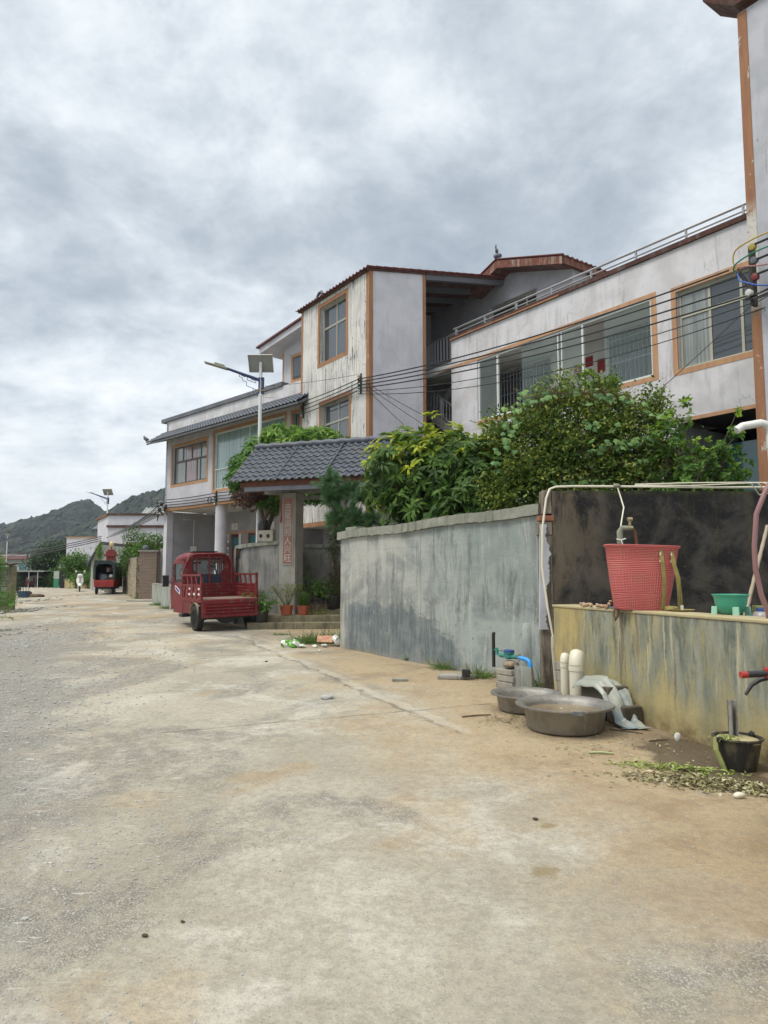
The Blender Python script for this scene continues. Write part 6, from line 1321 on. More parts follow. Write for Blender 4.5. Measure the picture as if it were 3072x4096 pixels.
# ============================================================ TREES AND PLANTS
def tips(ell, n, inner=.6):
    P = []; O = []
    vol = np.array([e[3] * e[4] * e[5] for e in ell]); vol = vol ** .75; vol /= vol.sum(); idx = RNG.choice(len(ell), n * 3, p=vol)
    for i in idx:
        e = ell[i]; d_ = RNG.normal(size=3); d_ /= np.linalg.norm(d_)
        r_ = RNG.uniform(inner, 1.0) * (1 + .22 * math.sin(d_[0] * 5 + e[0] * 3) * math.sin(d_[2] * 6 + e[1]) + .12 * math.sin(d_[0] * 13 + d_[2] * 11))
        p = np.array(e[:3]) + d_ * r_ * np.array(e[3:6])
        if any(((p[0] - q[0]) / q[3]) ** 2 + ((p[1] - q[1]) / q[4]) ** 2 + ((p[2] - q[2]) / q[5]) ** 2 < .30 for j, q in enumerate(ell) if j != i): continue
        P.append(p); O.append(d_)
        if len(P) >= n: break
    return np.array(P), np.array(O)
def limbs(name, parent, base, trunk_top, T_, r0, r1, k, mat=None, bend=.25):
    m = MB(); rg = random.Random(k); base = Vector(base); tt = Vector(trunk_top)
    m.tube([base, base.lerp(tt, .5) + Vector((rg.uniform(-.05, .05), rg.uniform(-.05, .05), 0)), tt], [r0, r0 * .85, r0 * .7], 10)
    for p in T_:
        p = Vector(p); s = base.lerp(tt, rg.uniform(.75, 1)); mid = s.lerp(p, .45) + Vector((rg.uniform(-1, 1), rg.uniform(-1, 1), rg.uniform(-.2, 1))) * (p - s).length * bend * .5
        m.tube([s, s.lerp(mid, .5), mid, mid.lerp(p, .6), p], [r0 * .45, r0 * .32, r0 * .22, r1 * 1.5, r1], 5)
    return m.build(name, mat or M['bark'], parent, smooth=True)
def rosettes(name, mat, parent, P, O, k, L_, Wd, spread=.9, droop=.35, up=.5, young=None, upl=.55):
    """k long leaves round every tip"""
    n = len(P); ax = O + [0, 0, up]; ax /= np.linalg.norm(ax, axis=1, keepdims=True)
    axr = np.repeat(ax, k, 0); Pr = np.repeat(P, k, 0) + RNG.normal(0, .012, (n * k, 3)) - axr * RNG.uniform(0, .07, (n * k, 1))
    r_ = RNG.normal(size=(n * k, 3)); r_ -= axr * (r_ * axr).sum(1, keepdims=True); r_ /= np.linalg.norm(r_, axis=1, keepdims=True)
    D = r_ * spread + axr * RNG.uniform(.0, upl, (n * k, 1)); U = axr + RNG.normal(0, .38, (n * k, 3))
    t = np.repeat(RNG.uniform(.0, .62, n) if young is None else young, k) + RNG.normal(0, .09, n * k)
    Lr = L_ * RNG.uniform(.6, 1.15, n * k); return foliage(name, mat, parent, Pr, D, U, Lr, Wd * Lr / L_, np.clip(t, 0, 1), droop, .22)
def tree(name, label, cat, base, ell, n, k, L_, Wd, mat, top, r0=.06, young_z=None, group=None, nl=60, **kw):
    t = thing(name, label, cat, base, 0, group); b = np.array(base)
    P, O = tips([(e[0] - b[0], e[1] - b[1], e[2] - b[2], e[3], e[4], e[5]) for e in ell], n)
    yg = RNG.uniform(0, .6, len(P))
    if young_z is not None: zz2 = P[:, 2] + b[2]; yg = np.clip(yg * .7 + (RNG.random(len(P)) < np.clip((zz2 - young_z) * 1.3 + .10, .04, .85)) * RNG.uniform(.45, .65, len(P)), 0, 1)
    rosettes('crown', mat, t, P, O, k, L_, Wd, young=yg, **kw)
    limbs('trunk', t, (0, 0, 0), tuple(np.array(top) - b), P[:nl], r0, .006, 3)
    return t, P, O
# left mango tree behind the gate
t, P, O = tree('mango_tree', 'mango tree with drooping leaves behind the tiled gate roof, its foot wrapped in black plastic', 'tree', (-3.52, 20.55, 2.35),
     [(-3.85, 21.2, 4.85, .78, .6, .98), (-3.0, 21.3, 5.42, .9, .6, .75), (-2.0, 21.4, 5.48, .9, .6, .60), (-1.15, 21.4, 5.35, .70, .5, .42), (-3.35, 21.0, 4.0, .75, .5, .55), (-2.2, 21.3, 4.1, 1.0, .5, .42), (-4.3, 21.0, 4.5, .45, .4, .5), (-3.2, 21.1, 5.75, .55, .4, .35), (-2.0, 21.2, 5.75, .8, .4, .35)], 1300, 12, .26, .055, M['mangoL'], (-3.2, 20.9, 3.7), .075, 5.2, droop=.38, up=.25, upl=.75, spread=1.1)
m = MB(); m.tube([(0, 0, .8), (.25, .2, 1.35), (.5, .5, 2.2)], [.05, .045, .03], 8); m.tube([(0, 0, .75), (-.15, .3, 1.6), (-.3, .5, 2.4)], [.05, .04, .03], 8); m.build('limb', M['bark'], t, smooth=True)
MB().tube([(.02, 0, .0), (0, 0, .2), (-.03, 0, .45), (.02, 0, .7), (.05, 0, .86)], [.12, .17, .14, .18, .09], 12).build('plastic_wrap', Mat('black_plastic_film', fn=lambda n: dict(color=(.012, .012, .013), rough=.3, bump=n.bump(n.noise(n.obj(), 9, 6, .7, 1.5), 1., .05))), t, smooth=True)
t = thing('dead_branch', 'hanging mass of brown dead leaves left of the mango trunk', 'branch', (-3.6, 20.4, 3.9)); P, O = tips([(-.42, .1, -.12, .5, .35, .36), (0, .1, .05, .45, .3, .25)], 190)
rosettes('dead_leaves', M['dead'], t, P, O, 9, .11, .022, droop=.8, up=-.3); limbs('twigs', t, (.3, 0, .2), (.1, .05, .1), P[:70], .02, .004, 4)
# planter top behind the curved wall
t = thing('planter_bed', 'raised bed filled with soil behind the curved wall', 'bed', (-3.4, 20.2, 0)); mk('soil', M['soil'], t, (-.7, .9, -.6, 1.2, 2.1, 2.34)); mk('bed_wall', M['conc'], t, (-.75, -.7, -.6, 1.2, 0, 2.3), (-.7, .9, 1.2, 1.3, 0, 2.3))
# right mango thicket
tree('mango_tree', 'broad mango bush with bright young tips above the middle of the long grey wall', 'tree', (1.0, 13.7, .25),
     [(.28, 13.9, 3.7, .72, .6, .88), (1.12, 13.3, 3.62, .80, .6, 1.0), (1.80, 12.6, 3.3, .66, .6, 1.0), (.75, 13.3, 2.85, .9, .5, .6), (-.12, 14.3, 3.25, .38, .3, .30), (1.5, 12.6, 2.7, .8, .5, .45)], 720, 12, .245, .070, M['mango'], (1.0, 13.4, 2.4), .07, 3.75, droop=.32, up=.55, upl=.5)
# fine-leaved bush
def finebush(name, label, base, ell, n, k, L_, Wd, mat, spread, tint, trunkmat=None, nl=140, cat='bush', shoots=0):
    t = thing(name, label, cat, base); b = np.array(base)
    P, O = tips([(e[0] - b[0], e[1] - b[1], e[2] - b[2], e[3], e[4], e[5]) for e in ell], n, .45)
    Pr = np.repeat(P, k, 0) + RNG.normal(0, spread, (len(P) * k, 3)); D = rnd_dirs(len(Pr)); D += np.repeat(O, k, 0) * .6
    U = RNG.normal(0, .5, (len(Pr), 3)) + [0, 0, 1]; tt = np.clip(np.repeat(RNG.uniform(*tint, len(P)), k) + RNG.normal(0, .12, len(Pr)) + .0, 0, 1)
    foliage('crown', mat, t, Pr, D, U, L_ * RNG.uniform(.6, 1.2, len(Pr)), Wd * RNG.uniform(.7, 1.2, len(Pr)), tt, .15, .2, simple=True)
    if shoots:
        rs = random.Random(31); ms = MB(); SP = []; SD = []
        for _ in range(shoots):
            i = rs.randrange(len(P)); p = Vector(P[i]); d0 = (Vector(O[i]) * .7 + Vector((rs.uniform(-.4, .4), rs.uniform(-.3, .1), rs.uniform(.3, 1.1)))).normalized(); l = rs.uniform(.18, .55); bend = Vector((rs.uniform(-.3, .3), 0, -.25)) * l
            pts = [p + d0 * l * q + bend * q * q for q in (0, .33, .66, 1)]; ms.tube(pts, [.006, .005, .004, .002], 4)
            for q in range(16): t_ = rs.uniform(.1, 1); SP.append(tuple(p + d0 * l * t_ + bend * t_ * t_)); SD.append(tuple(d0 * .5 + Vector((rs.uniform(-1, 1), rs.uniform(-1, 1), rs.uniform(-.6, .6)))))
        foliage('shoot_leaves', mat, t, SP, SD, rnd_dirs(len(SP)) * .5 + [0, 0, 1], L_ * RNG.uniform(.7, 1.35, len(SP)), Wd * 1.1, RNG.uniform(.35, 1, len(SP)), .2, .2); ms.build('shoots', M['bark'], t)
    m = MB(); rg = random.Random(7)
    for i in range(nl):
        p = Vector(P[i % len(P)]); s = Vector((p.x * rg.uniform(.2, .7), p.y * rg.uniform(.2, .7), p.z * rg.uniform(.2, .6))); mid = s.lerp(p, .5) + Vector((rg.uniform(-.15, .15), rg.uniform(-.1, .1), rg.uniform(-.05, .2)))
        m.tube([s, mid, p], [.014, .009, .004], 4)
    Hm = max(P[:, 2]) * .6; Wm = np.ptp(P[:, 0]) * .25
    for i in range(6): x = rg.uniform(-1, 1) * Wm; m.tube([(x * .4, 0, 0), (x * .6, .05, Hm * .5), (x, 0, Hm)], [.012 * Hm, .01 * Hm, .006 * Hm], 6)
    m.build('stems', trunkmat or M['bark'], t, smooth=True); return t, P, O
bl = [(3.40, 12.1, 4.0, 1.02, .7, .86), (2.55, 12.3, 3.72, .78, .6, .72), (4.2, 11.9, 3.85, .72, .6, .70), (3.2, 11.7, 3.2, 1.3, .5, .5), (2.4, 11.9, 3.0, .8, .5, .4), (4.4, 11.5, 3.1, .7, .4, .4), (2.0, 12.2, 4.15, .22, .2, .3), (2.75, 12.2, 4.55, .28, .2, .25), (3.9, 12.0, 4.85, .25, .2, .22), (4.55, 11.8, 4.45, .28, .2, .28), (3.2, 12.1, 4.95, .2, .15, .15), (4.95, 11.7, 3.6, .25, .2, .3)]
tb_, P, O = finebush('hedge_bush', 'dense dark bush of tiny leaves above the black wall, overgrown with vine', (3.3, 12.0, .2), bl, 1650, 24, .080, .044, M['fine'], .10, (.15, .95), shoots=240)
# dry reddish shoots at its top
t = thing('dry_shoots', 'reddish dry twigs on the crest of the small-leaved bush', 'twigs', (3.3, 12.0, 4.7)); m = MB(); rg = random.Random(17)
for i in range(150):
    x = rg.uniform(-.7, 1.15); z0 = .10 - (x * .55) ** 2 * .8; p = Vector((x, rg.uniform(-.4, .3), z0 - .15)); q = p + Vector((rg.uniform(-.2, .2), rg.uniform(-.1, .1), rg.uniform(.05, .25))); m.tube([p, p.lerp(q, .5) + Vector((rg.uniform(-.05, .05), 0, 0)), q], .0035, 4)
m.build('twigs', Mat('dry_twig', (.16, .09, .06)), t)
Q = RNG.uniform([-.7, -.4, -.2], [.9, .2, .12], (700, 3)); Q[:, 2] -= (Q[:, 0] * .5) ** 2; foliage('dry_leaves', M['dead'], t, Q, rnd_dirs(700), rnd_dirs(700) + [0, 0, 1], .045, .02, RNG.uniform(.4, 1, 700), .2, .2, simple=True)
# vine with big leaves
t = thing('vine', 'creeper with large pale green leaves trailing over the small-leaved bush', 'vine', (3.0, 11.5, 3.5))
pth = []
for (p, q, n_) in (((-.75, -.1, .95), (-.2, .0, 1.12), 14), ((-.8, -.15, .9), (-1.05, -.1, .15), 22), ((-1.0, -.1, .3), (-1.2, 0, -.2), 8), ((.15, -.1, .10), (1.3, -.2, .26), 44), ((.9, -.2, .0), (1.5, -.25, -.4), 16), ((-.1, 0, 1.15), (1.1, -.05, .95), 22), ((1.2, -.1, .9), (1.8, -.2, .3), 20), ((-.6, -.1, -.3), (.9, -.2, -.5), 18), ((.2, -.15, .6), (.9, -.2, .4), 8), ((1.3, -.2, -.3), (2.1, -.3, -.5), 22)):
    for i in range(n_): pth.append(np.array(p) + (np.array(q) - np.array(p)) * RNG.random() + RNG.normal(0, [.07, .06, .07]))
pth = np.array(pth); n_ = len(pth); vs = []; fs = []; tint = []
for i in range(n_):
    s = RNG.uniform(.045, .085); dd = Vector((RNG.normal(0, .5), -.5 + RNG.normal(0, .3), -.8)).normalized(); up_ = Vector((RNG.normal(0, .4), -1, .6 + RNG.normal(0, .3))); sd = dd.cross(up_).normalized(); nn = sd.cross(dd); c_ = Vector(pth[i])
    out = [(-.25, 0), (-.42, .35), (-.2, .80), (.25, .72), (.45, .80), (.62, .35), (1.15, 0), (.62, -.35), (.45, -.8), (.25, -.72), (-.2, -.80), (-.42, -.35)]
    b0 = len(vs); vs.append(tuple(c_ + dd * s * .2 + nn * s * .12)); vs += [tuple(c_ + dd * s * a + sd * s * b + nn * s * (-.25 * abs(b))) for a, b in out]; fs += [(b0, b0 + 1 + k, b0 + 1 + (k + 1) % 12) for k in range(12)]; tint += [float(np.clip(RNG.normal(.5, .28), 0, 1))] * 13
me = bpy.data.meshes.new('vine_leaves'); me.from_pydata(vs, [], fs); me.attributes.new('tint', 'FLOAT', 'POINT').data.foreach_set('value', tint); me.materials.append(M['vine']); o_ = bpy.data.objects.new('vine_leaves', me); col.objects.link(o_); o_.parent = t
MB().tube([(-.8, -.1, .95), (-.2, 0, 1.1), (.6, 0, 1.1), (1.2, -.1, .9)], .006, 4).tube([(.1, -.1, .1), (.7, -.15, .1), (1.3, -.2, .25)], .006, 4).build('vine_stem', M['bark'], t)
# citrus on the right
tree('citrus_tree', 'citrus bush with round fresh green leaves between the dark bush and the right house', 'tree', (4.9, 11.1, .2),
     [(4.95, 11.1, 3.30, .72, .45, .52), (4.55, 11.2, 3.85, .36, .3, .40), (5.35, 10.9, 3.3, .40, .35, .45), (5.50, 10.9, 3.95, .13, .12, .34), (4.85, 11.2, 4.25, .12, .12, .25), (5.0, 11.0, 2.85, .8, .4, .3)], 300, 12, .10, .052, M['lemon'], (4.9, 11.1, 2.4), .04, 3.6, droop=.12, up=.8, upl=.9)
tree('citrus_tree', 'upright fresh shoots with large light leaves poking above the dark bush', 'tree', (3.7, 12.3, .2),
     [(3.62, 12.2, 5.02, .20, .15, .22), (3.95, 12.2, 4.95, .20, .15, .16), (3.20, 12.2, 4.82, .10, .1, .08), (4.25, 12.1, 4.62, .14, .1, .12)], 34, 10, .125, .065, M['lemon'], (3.7, 12.2, 4.2), .02, 3.2, droop=.1, up=.9, upl=.9, nl=30)
# pine behind the wall end
def pine():
    t = thing('pine_tree', 'young pine with long soft needles at the left end of the long grey wall', 'tree', (-.75, 15.4, .2)); b = np.array([-.75, 15.4, .2])
    cs = [(-1.22, 15.4, 3.62, .30), (-1.0, 15.4, 3.35, .30), (-1.18, 15.3, 3.25, .22), (-.72, 15.4, 3.42, .22), (-.45, 15.2, 3.25, .26), (-.85, 15.3, 2.85, .34), (-.55, 15.2, 2.75, .30), (-1.05, 15.3, 2.72, .24), (-.25, 15.1, 2.75, .25), (-.72, 15.2, 2.5, .2)]
    P = []; D = []
    m = MB()
    for (x, y, z, r_) in cs:
        c_ = np.array([x, y, z]) - b; m.tube([(0, 0, 1.9), tuple((c_ + [0, 0, 1.9]) / 2 + [0, 0, .1]), tuple(c_)], [.022, .014, .006], 5)
        for _ in range(34):
            d0 = RNG.normal(size=3) + [0, 0, .5]; d0 /= np.linalg.norm(d0); root_ = c_ + d0 * r_ * RNG.uniform(.1, 1.0); m.tube([tuple(c_), tuple(root_)], .005, 4)
            dd = RNG.normal(size=(60, 3)) * .32 + d0; P.append(np.repeat(root_[None], 60, 0) - d0 * RNG.uniform(0, .12, (60, 1))); D.append(dd)
    P = np.concatenate(P); D = np.concatenate(D); m.tube([(0, 0, 0), (0, 0, 2.2)], [.05, .03], 8)
    foliage('needles', M['pine'], t, P, D, rnd_dirs(len(P)) + [0, -.5, .5], .19 * RNG.uniform(.7, 1.15, len(P)), .007, np.clip(RNG.normal(.5, .25, len(P)), 0, 1), .12, 0, simple=True); m.build('branches', M['bark'], t, smooth=True)
pine()
# plants inside the gate (dark hanging creeper)
finebush('creeper', 'dark creeper hanging over the right side of the gateway', (-1.2, 19.0, .4), [(-1.35, 19.1, 2.4, .16, .2, .75), (-1.25, 19.2, 1.5, .2, .2, .4)], 130, 14, .06, .025, M['fine'], .06, (0, .4), nl=25, cat='creeper')
# pots
def pot(label, x, y, z, w, h, mat, kind, square=False, name='plant_pot'):
    t = thing(name, label, 'plant pot', (x, y, z), RNG.uniform(-15, 15))
    prof = [(w * .36, 0), (w * .40, .01), (w * .5, h * .86), (w * .55, h * .87), (w * .55, h), (w * .48, h), (w * .46, h * .9), (0, h * .9)]
    MB().lathe(prof, 8 if square else 28).build('pot_body', mat, t, smooth=20 if square else 50); MB().lathe([(w * .46, h * .905), (0, h * .92)], 16).build('soil', M['soil'], t)
    if kind == 'twig':
        m = MB(); rg = random.Random(5); T_ = []
        for i in range(34):
            a = rg.uniform(0, 6.3); l = rg.uniform(.3, .75); q = Vector((math.cos(a) * l * .6 - .05, math.sin(a) * l * .4, h + l * .75)); p = Vector((math.cos(a) * .05, 0, h * .9)); mid = p.lerp(q, .5) + Vector((rg.uniform(-.05, .05), 0, .05)); m.tube([p, mid, q], [.006, .004, .002], 4); T_.append(q)
            for _ in range(2): q2 = mid.lerp(q, rg.random()) + Vector((rg.uniform(-.1, .1), 0, rg.uniform(0, .12))); m.tube([mid, q2], .002, 4); T_.append(q2)
        m.build('twigs', Mat('olive_twig', (.12, .12, .05)), t); T_ = np.array([tuple(q) for q in T_]); Pr = np.repeat(T_, 5, 0) + RNG.normal(0, .03, (len(T_) * 5, 3))
        foliage('leaves', M['fine'], t, Pr, rnd_dirs(len(Pr)), rnd_dirs(len(Pr)) + [0, 0, 1], .04, .018, RNG.uniform(.2, 1, len(Pr)), .1, .2, simple=True)
    elif kind == 'grass':
        n = 380; Pp = np.stack([RNG.normal(0, w * .15, n), RNG.normal(0, w * .12, n), np.full(n, h * .9)], 1); foliage('leaves', M['grass'], t, Pp, rnd_dirs(n) * .35 + [0, 0, 1], rnd_dirs(n) + [0, -1, 0], RNG.uniform(.2, .45, n), .012, RNG.uniform(0, .8, n), .15, .1)
    else:
        n = 80 if kind == 'leafy' else 60; P = RNG.normal(0, [w * .55, w * .4, .16], (n, 3)) + [0, 0, h + .20]; P[:, 2] = np.maximum(P[:, 2], h * .95)
        rosettes('leaves', M['mangoL'] if kind == 'leafy' else M['fine'], t, P, rnd_dirs(n), 8, .10, .035, droop=.3, young=RNG.uniform(.0, .6, n)); limbs('stems', t, (0, 0, h * .9), (0, 0, h + .05), P[:40], .015, .003, 5)
    return t
zst = gz(18.3)
pot('left terracotta pot with a thin twiggy shrub, on the gate step', -2.50, 18.30, zst + .33, .36, .25, M['terracotta'], 'twig', True)
pot('right terracotta pot with grassy tufts, on the gate step', -2.08, 18.36, zst + .33, .32, .24, M['terracotta'], 'grass', True)
pot('wide black pot with leafy green plant, before the gate pillar', -1.78, 19.0, zst + .40, .40, .36, M['blackpot'], 'leafy')
pot('black pot with slender stems, innermost in the gateway', -1.36, 19.05, zst + .44, .38, .34, M['blackpot'], 'stem')
pot('black pot with broad drooping leaves right behind the red tricycle bed', -3.10, 18.0, zst + .12, .36, .34, M['blackpot'], 'leafy')
pot('dark green pot with fern at the left edge of the road', -9.75, 17.55, gz(17.5), .46, .34, Mat('dark_green_pot', (.02, .05, .03), .5), 'leafy')
def tuft(label, x, y, n, l, s, name='grass_tuft'):
    t = thing(name, label, 'grass', gp(x, y)); Pp = np.stack([RNG.normal(0, s, n), RNG.normal(0, s * .6, n), np.zeros(n)], 1)
    foliage('blades', M['grass'], t, Pp, rnd_dirs(n) * [.9, .7, .3] + [0, 0, .55], rnd_dirs(n) * .4 + [0, -.6, .6], l * RNG.uniform(.5, 1.2, n), .009, RNG.uniform(0, .9, n), .45, .1); return t
tuft('big grass clump at the left foot of the long grey wall', -1.15, 14.75, 900, .34, .30); tuft('grass sprouting beside the litter', -1.55, 14.6, 260, .28, .16)
tuft('small weed at the foot of the grey wall, near its middle', .45, 12.05, 170, .12, .03); tuft('weed tuft beside the pale slab at the wall foot', 1.35, 10.2, 160, .22, .08); tuft('tall weed in front of the pale low render', .95, 11.0, 120, .26, .10)
tuft('tiny green weed on the concrete before the steps', -2.35, 16.4, 90, .10, .12); tuft('weed behind the water meter elbow', 1.98, 9.35, 50, .30, .06)
# rooted twigs pile on the step
t = thing('dry_plants', 'tangle of dry uprooted stems right of the terracotta pots', 'stems', (-1.72, 18.4, zst + .33)); m = MB(); rg = random.Random(3)
for i in range(70): p = Vector((rg.gauss(0, .12), rg.gauss(0, .08), rg.uniform(0, .25))); m.tube([p, p + Vector((rg.uniform(-.2, .2), rg.uniform(-.05, .05), rg.uniform(-.1, .15)))], .004, 4)
m.build('stems', Mat('dry_stem', (.18, .13, .08)), t)
Q = RNG.normal(0, [.14, .08, .04], (160, 3)) + [.05, 0, .05]; foliage('leaves', M['scrapg'], t, Q, rnd_dirs(160), rnd_dirs(160) + [0, 0, 1], .07, .015, RNG.uniform(0, .8, 160))

# ============================================================ LEFT SIDE OF THE ROAD
def f(n):
    o = n.obj(); x, y, z = n.sep(o)
    br = n.n('ShaderNodeTexBrick'); n.put(br.inputs['Vector'], n.comb(n.m('ADD', x, n.m('MULTIPLY', y, 1.)), z, 0.)); br.inputs['Scale'].default_value = 1.
    br.inputs['Color1'].default_value = (.36, .36, .30, 1); br.inputs['Color2'].default_value = (.24, .25, .20, 1); br.inputs['Mortar'].default_value = (.12, .11, .08, 1)
    br.inputs['Brick Width'].default_value = .42; br.inputs['Row Height'].default_value = .21; br.inputs['Mortar Size'].default_value = .014
    c = n.mix(n.m('MULTIPLY', n.sm(n.noise(o, 3, 6, .7), .45, .65), .5), br.outputs['Color'], (.17, .17, .11)); return dict(color=c, rough=.92, bump=n.bump(n.m('ADD', n.m('MULTIPLY', br.outputs['Fac'], -2.), n.noise(o, 14, 6, .7)), .8, .02))
t = thing('block_wall', 'grey concrete block wall end with old tiles on top, at the left edge', 'wall', (-13.25, 25.4, gz(25.4)), 0)
mk('block_face', Mat('blockwork', fn=f), t, (-4, -.19, .04, .3, -.1, 1.55)); mk('end_pillar', M['step'], t, (-.19, 0, 0, .24, -.1, 1.60), bevel=.02)
m = MB(); rg = random.Random(2)
for i in range(22): m.at((-.18 - i * .17, .15, 1.60 - i * .012 + (.05 if i > 2 else .04)), (rg.uniform(-6, 6), 4 + rg.uniform(-5, 5), 0)); m.box(-.13, .13, -.32, .3, 0, .022); m.box(-.11, .12, -.28, .3, .028, .05)
m.build('cap_tiles', concrete('old_clay_tiles', (.09, .075, .06), (.05, .045, .04), (.15, .12, .09), 3), t)
finebush('roadside_bush', 'pale green bush in front of the block wall at the left edge', (-13.6, 24.6, .3), [(-13.6, 24.5, 1.35, .5, .3, .5), (-13.5, 24.4, 2.0, .5, .3, .35), (-13.0, 24.3, .75, .40, .3, .35)], 300, 18, .07, .03, M['mangoL'], .09, (.1, .6), nl=30)
t = thing('water_tub', 'dark blue rectangular tub at the roadside behind the block wall', 'tub', gp(-18.0, 35.6), 0); m = MB(); m.hexa([(-.2, -.15, 0), (.2, -.15, 0), (.2, .15, 0), (-.2, .15, 0)], [(-.25, -.2, .32), (.25, -.2, .32), (.25, .2, .32), (-.25, .2, .32)]); m.build('tub_body', Mat('blue_tub', (.03, .07, .13), .5), t, bevel=.02)
tag(MB().at((-17.75, 36.3, gz(36))).blob((0, 0, .02), .30, 5, 3, .45, (1.35, 1, .42)).jit(.02).build('soil_heap', concrete('brown_heap', (.12, .08, .045), (.08, .05, .03), (.2, .16, .1), 3), None), 'brown heap of earth right of the blue tub', 'heap')
tag(MB().at((-18.35, 36.6, gz(36))).box(-.16, .16, 0, .2, 0, .24).build('stone_block', M['wood'], None), 'reddish brown block behind the blue tub', 'block')
finebush('roadside_bush', 'dark round bush behind the block wall', (-19.75, 38, .5), [(-19.75, 38, 1.15, .30, .4, .60)], 110, 12, .10, .05, M['fart'], .09, (0, .5), nl=20)
t = thing('iron_fence', 'dark wire fence leaning beside the block wall pillar', 'fence', (-17.6, 34, gz(34)), 80); m = MB()
for i in range(6): m.tube([(i * .2, 0, 0), (i * .2 - .12, 0, .95)], .012, 5)
for z in (.35, .8): m.tube([(-.1, 0, z), (1.0, 0, z)], .012, 5)
m.build('bars', M['blackp'], t)
# low wall at the left house corner, stone wall with pillar, grey wall
pathwall('low_wall', 'low streaked grey wall running from the far house corner to the red tricycle', [(-7.55, 25.9), (-8.6, 28.2), (-10.0, 31.25)], [.40 + .82, .40 + .83, .42 + .82], concrete('drip_streaked_render', (.36, .38, .34), (.27, .29, .26), (.13, .14, .12), 1., .47), M['concl'], .18, .03, .02)
def f(n):
    o = n.obj(); v = n.vor(n.map(o, (1, 1, 1)), 9, 'F1', 'Color'); dd = n.vor(o, 9, 'DISTANCE_TO_EDGE'); x, y, z = n.sep(o)
    c = n.mix(n.sep(v)[0], (.22, .17, .11), (.58, .50, .36)); c = n.mix(n.sm(dd, .02, .10, 1., 0.), c, (.07, .055, .04)); c = n.mix(n.m('MULTIPLY', n.sm(n.noise(n.map(o, (3, 3, .6)), 1.2, 6, .7), .5, .66), n.sm(z, 1.2, 1.9)), c, (.06, .08, .03))
    return dict(color=c, rough=.9, bump=n.bump(dd, 1., .05))
pathwall('stone_wall', 'rough speckled stone wall hung with creeper, right of the canopied tricycle', [(-11.55, 34.3), (-13.2, 38.2), (-15.3, 42.8)], [2.45, 2.52, 2.6], Mat('rough_stone', fn=f), M['conc'], .4, .05, .0)
t = thing('wall_pillar', 'brown brick pillar ending the stone wall', 'pillar', (-11.2, 33.75, .4), 0)
br_ = Mat('brown_brickwork', fn=lambda n: (lambda b: (n.put(b.inputs['Vector'], n.comb(n.m('ADD', n.sep(n.obj())[0], n.sep(n.obj())[1]), n.sep(n.obj())[2], 0.)), [b.inputs[k].__setattr__('default_value', v) for k, v in (('Scale', 1.), ('Brick Width', .24), ('Row Height', .07), ('Mortar Size', .008), ('Color1', (.22, .15, .11, 1)), ('Color2', (.16, .115, .09, 1)), ('Mortar', (.26, .23, .19, 1)))], dict(color=b.outputs['Color'], rough=.9))[-1])(n.n('ShaderNodeTexBrick')))
mk('shaft', br_, t, (-.45, .38, 0, .5, -.1, 2.30), bevel=.01); mk('cap', M['conc'], t, (-.5, .43, -.05, .55, 2.301, 2.39)); MB().blob((-.25, .25, 2.5), .14, 3, 2, .1).build('cap_ball', M['eavegrey'], t, smooth=True)
pathwall('grey_wall', 'dark stained grey wall between the brown pillar and the left house', [(-10.75, 34.0), (-9.9, 33.3)], [2.86, 2.86], M['conc'], M['conc'], .2, .03, .0)
finebush('creeper', 'bright creeper and shrubs tumbling over the stone wall', (-13.2, 38.5, .6), [(-14.2, 39.8, 2.55, .75, .5, .6), (-13.6, 38.6, 3.35, .55, .6, .85), (-12.6, 37.2, 2.85, .7, .6, .45), (-11.7, 36, 3.2, .65, .6, .5), (-14.9, 40.6, 1.95, .3, .4, .6)], 480, 14, .13, .06, M['farl'], .12, (.0, .75), nl=60, cat='creeper')
for pp in ((-11.7, 34.2), (-12.6, 36.4), (-9.0, 28.5), (-7.9, 26.3), (-13.7, 39.0)): tuft('low weeds along the foot of the wall at %s' % {(-11.7, 34.2): 'the brown pillar', (-12.6, 36.4): 'the middle of the stone wall', (-9.0, 28.5): 'the low streaked wall, far half', (-7.9, 26.3): 'the low streaked wall, near the tricycle', (-13.7, 39.0): 'the far end of the stone wall'}[pp], pp[0], pp[1], 320, .22, .16)
# red gate pillar with globe lamp
t = thing('gate_pillar', 'dark red stepped pillar with a yellowish globe lamp above the canopied tricycle', 'pillar', (-16.4, 42.6, gz(42) - .3), 0); pr2 = paint('pillar_red', (.20, .015, .012), ro=.6, dirt=.2)
t.scale = (.70, .70, 1); mk('plinth', M['conc'], t, (-.36, .36, -.36, .36, 0, 1.75), bevel=.01); mk('shaft', pr2, t, (-.30, .30, -.3, .3, 1.751, 2.45), bevel=.01); mk('cap', pr2, t, (-.44, .44, -.44, .44, 2.45, 2.58), (-.34, .34, -.34, .34, 2.58, 2.75), (-.24, .24, -.24, .24, 2.75, 2.86), bevel=.01)
MB().tube([(-.0, 0, 2.86), (0, 0, 3.0)], .05, 10).build('lamp_stem', M['blackp'], t); MB().blob((0, 0, 3.16), .19, 1, 3, 0).build('globe', Mat('yellowed_globe', (.62, .48, .22), .35), t, smooth=True)
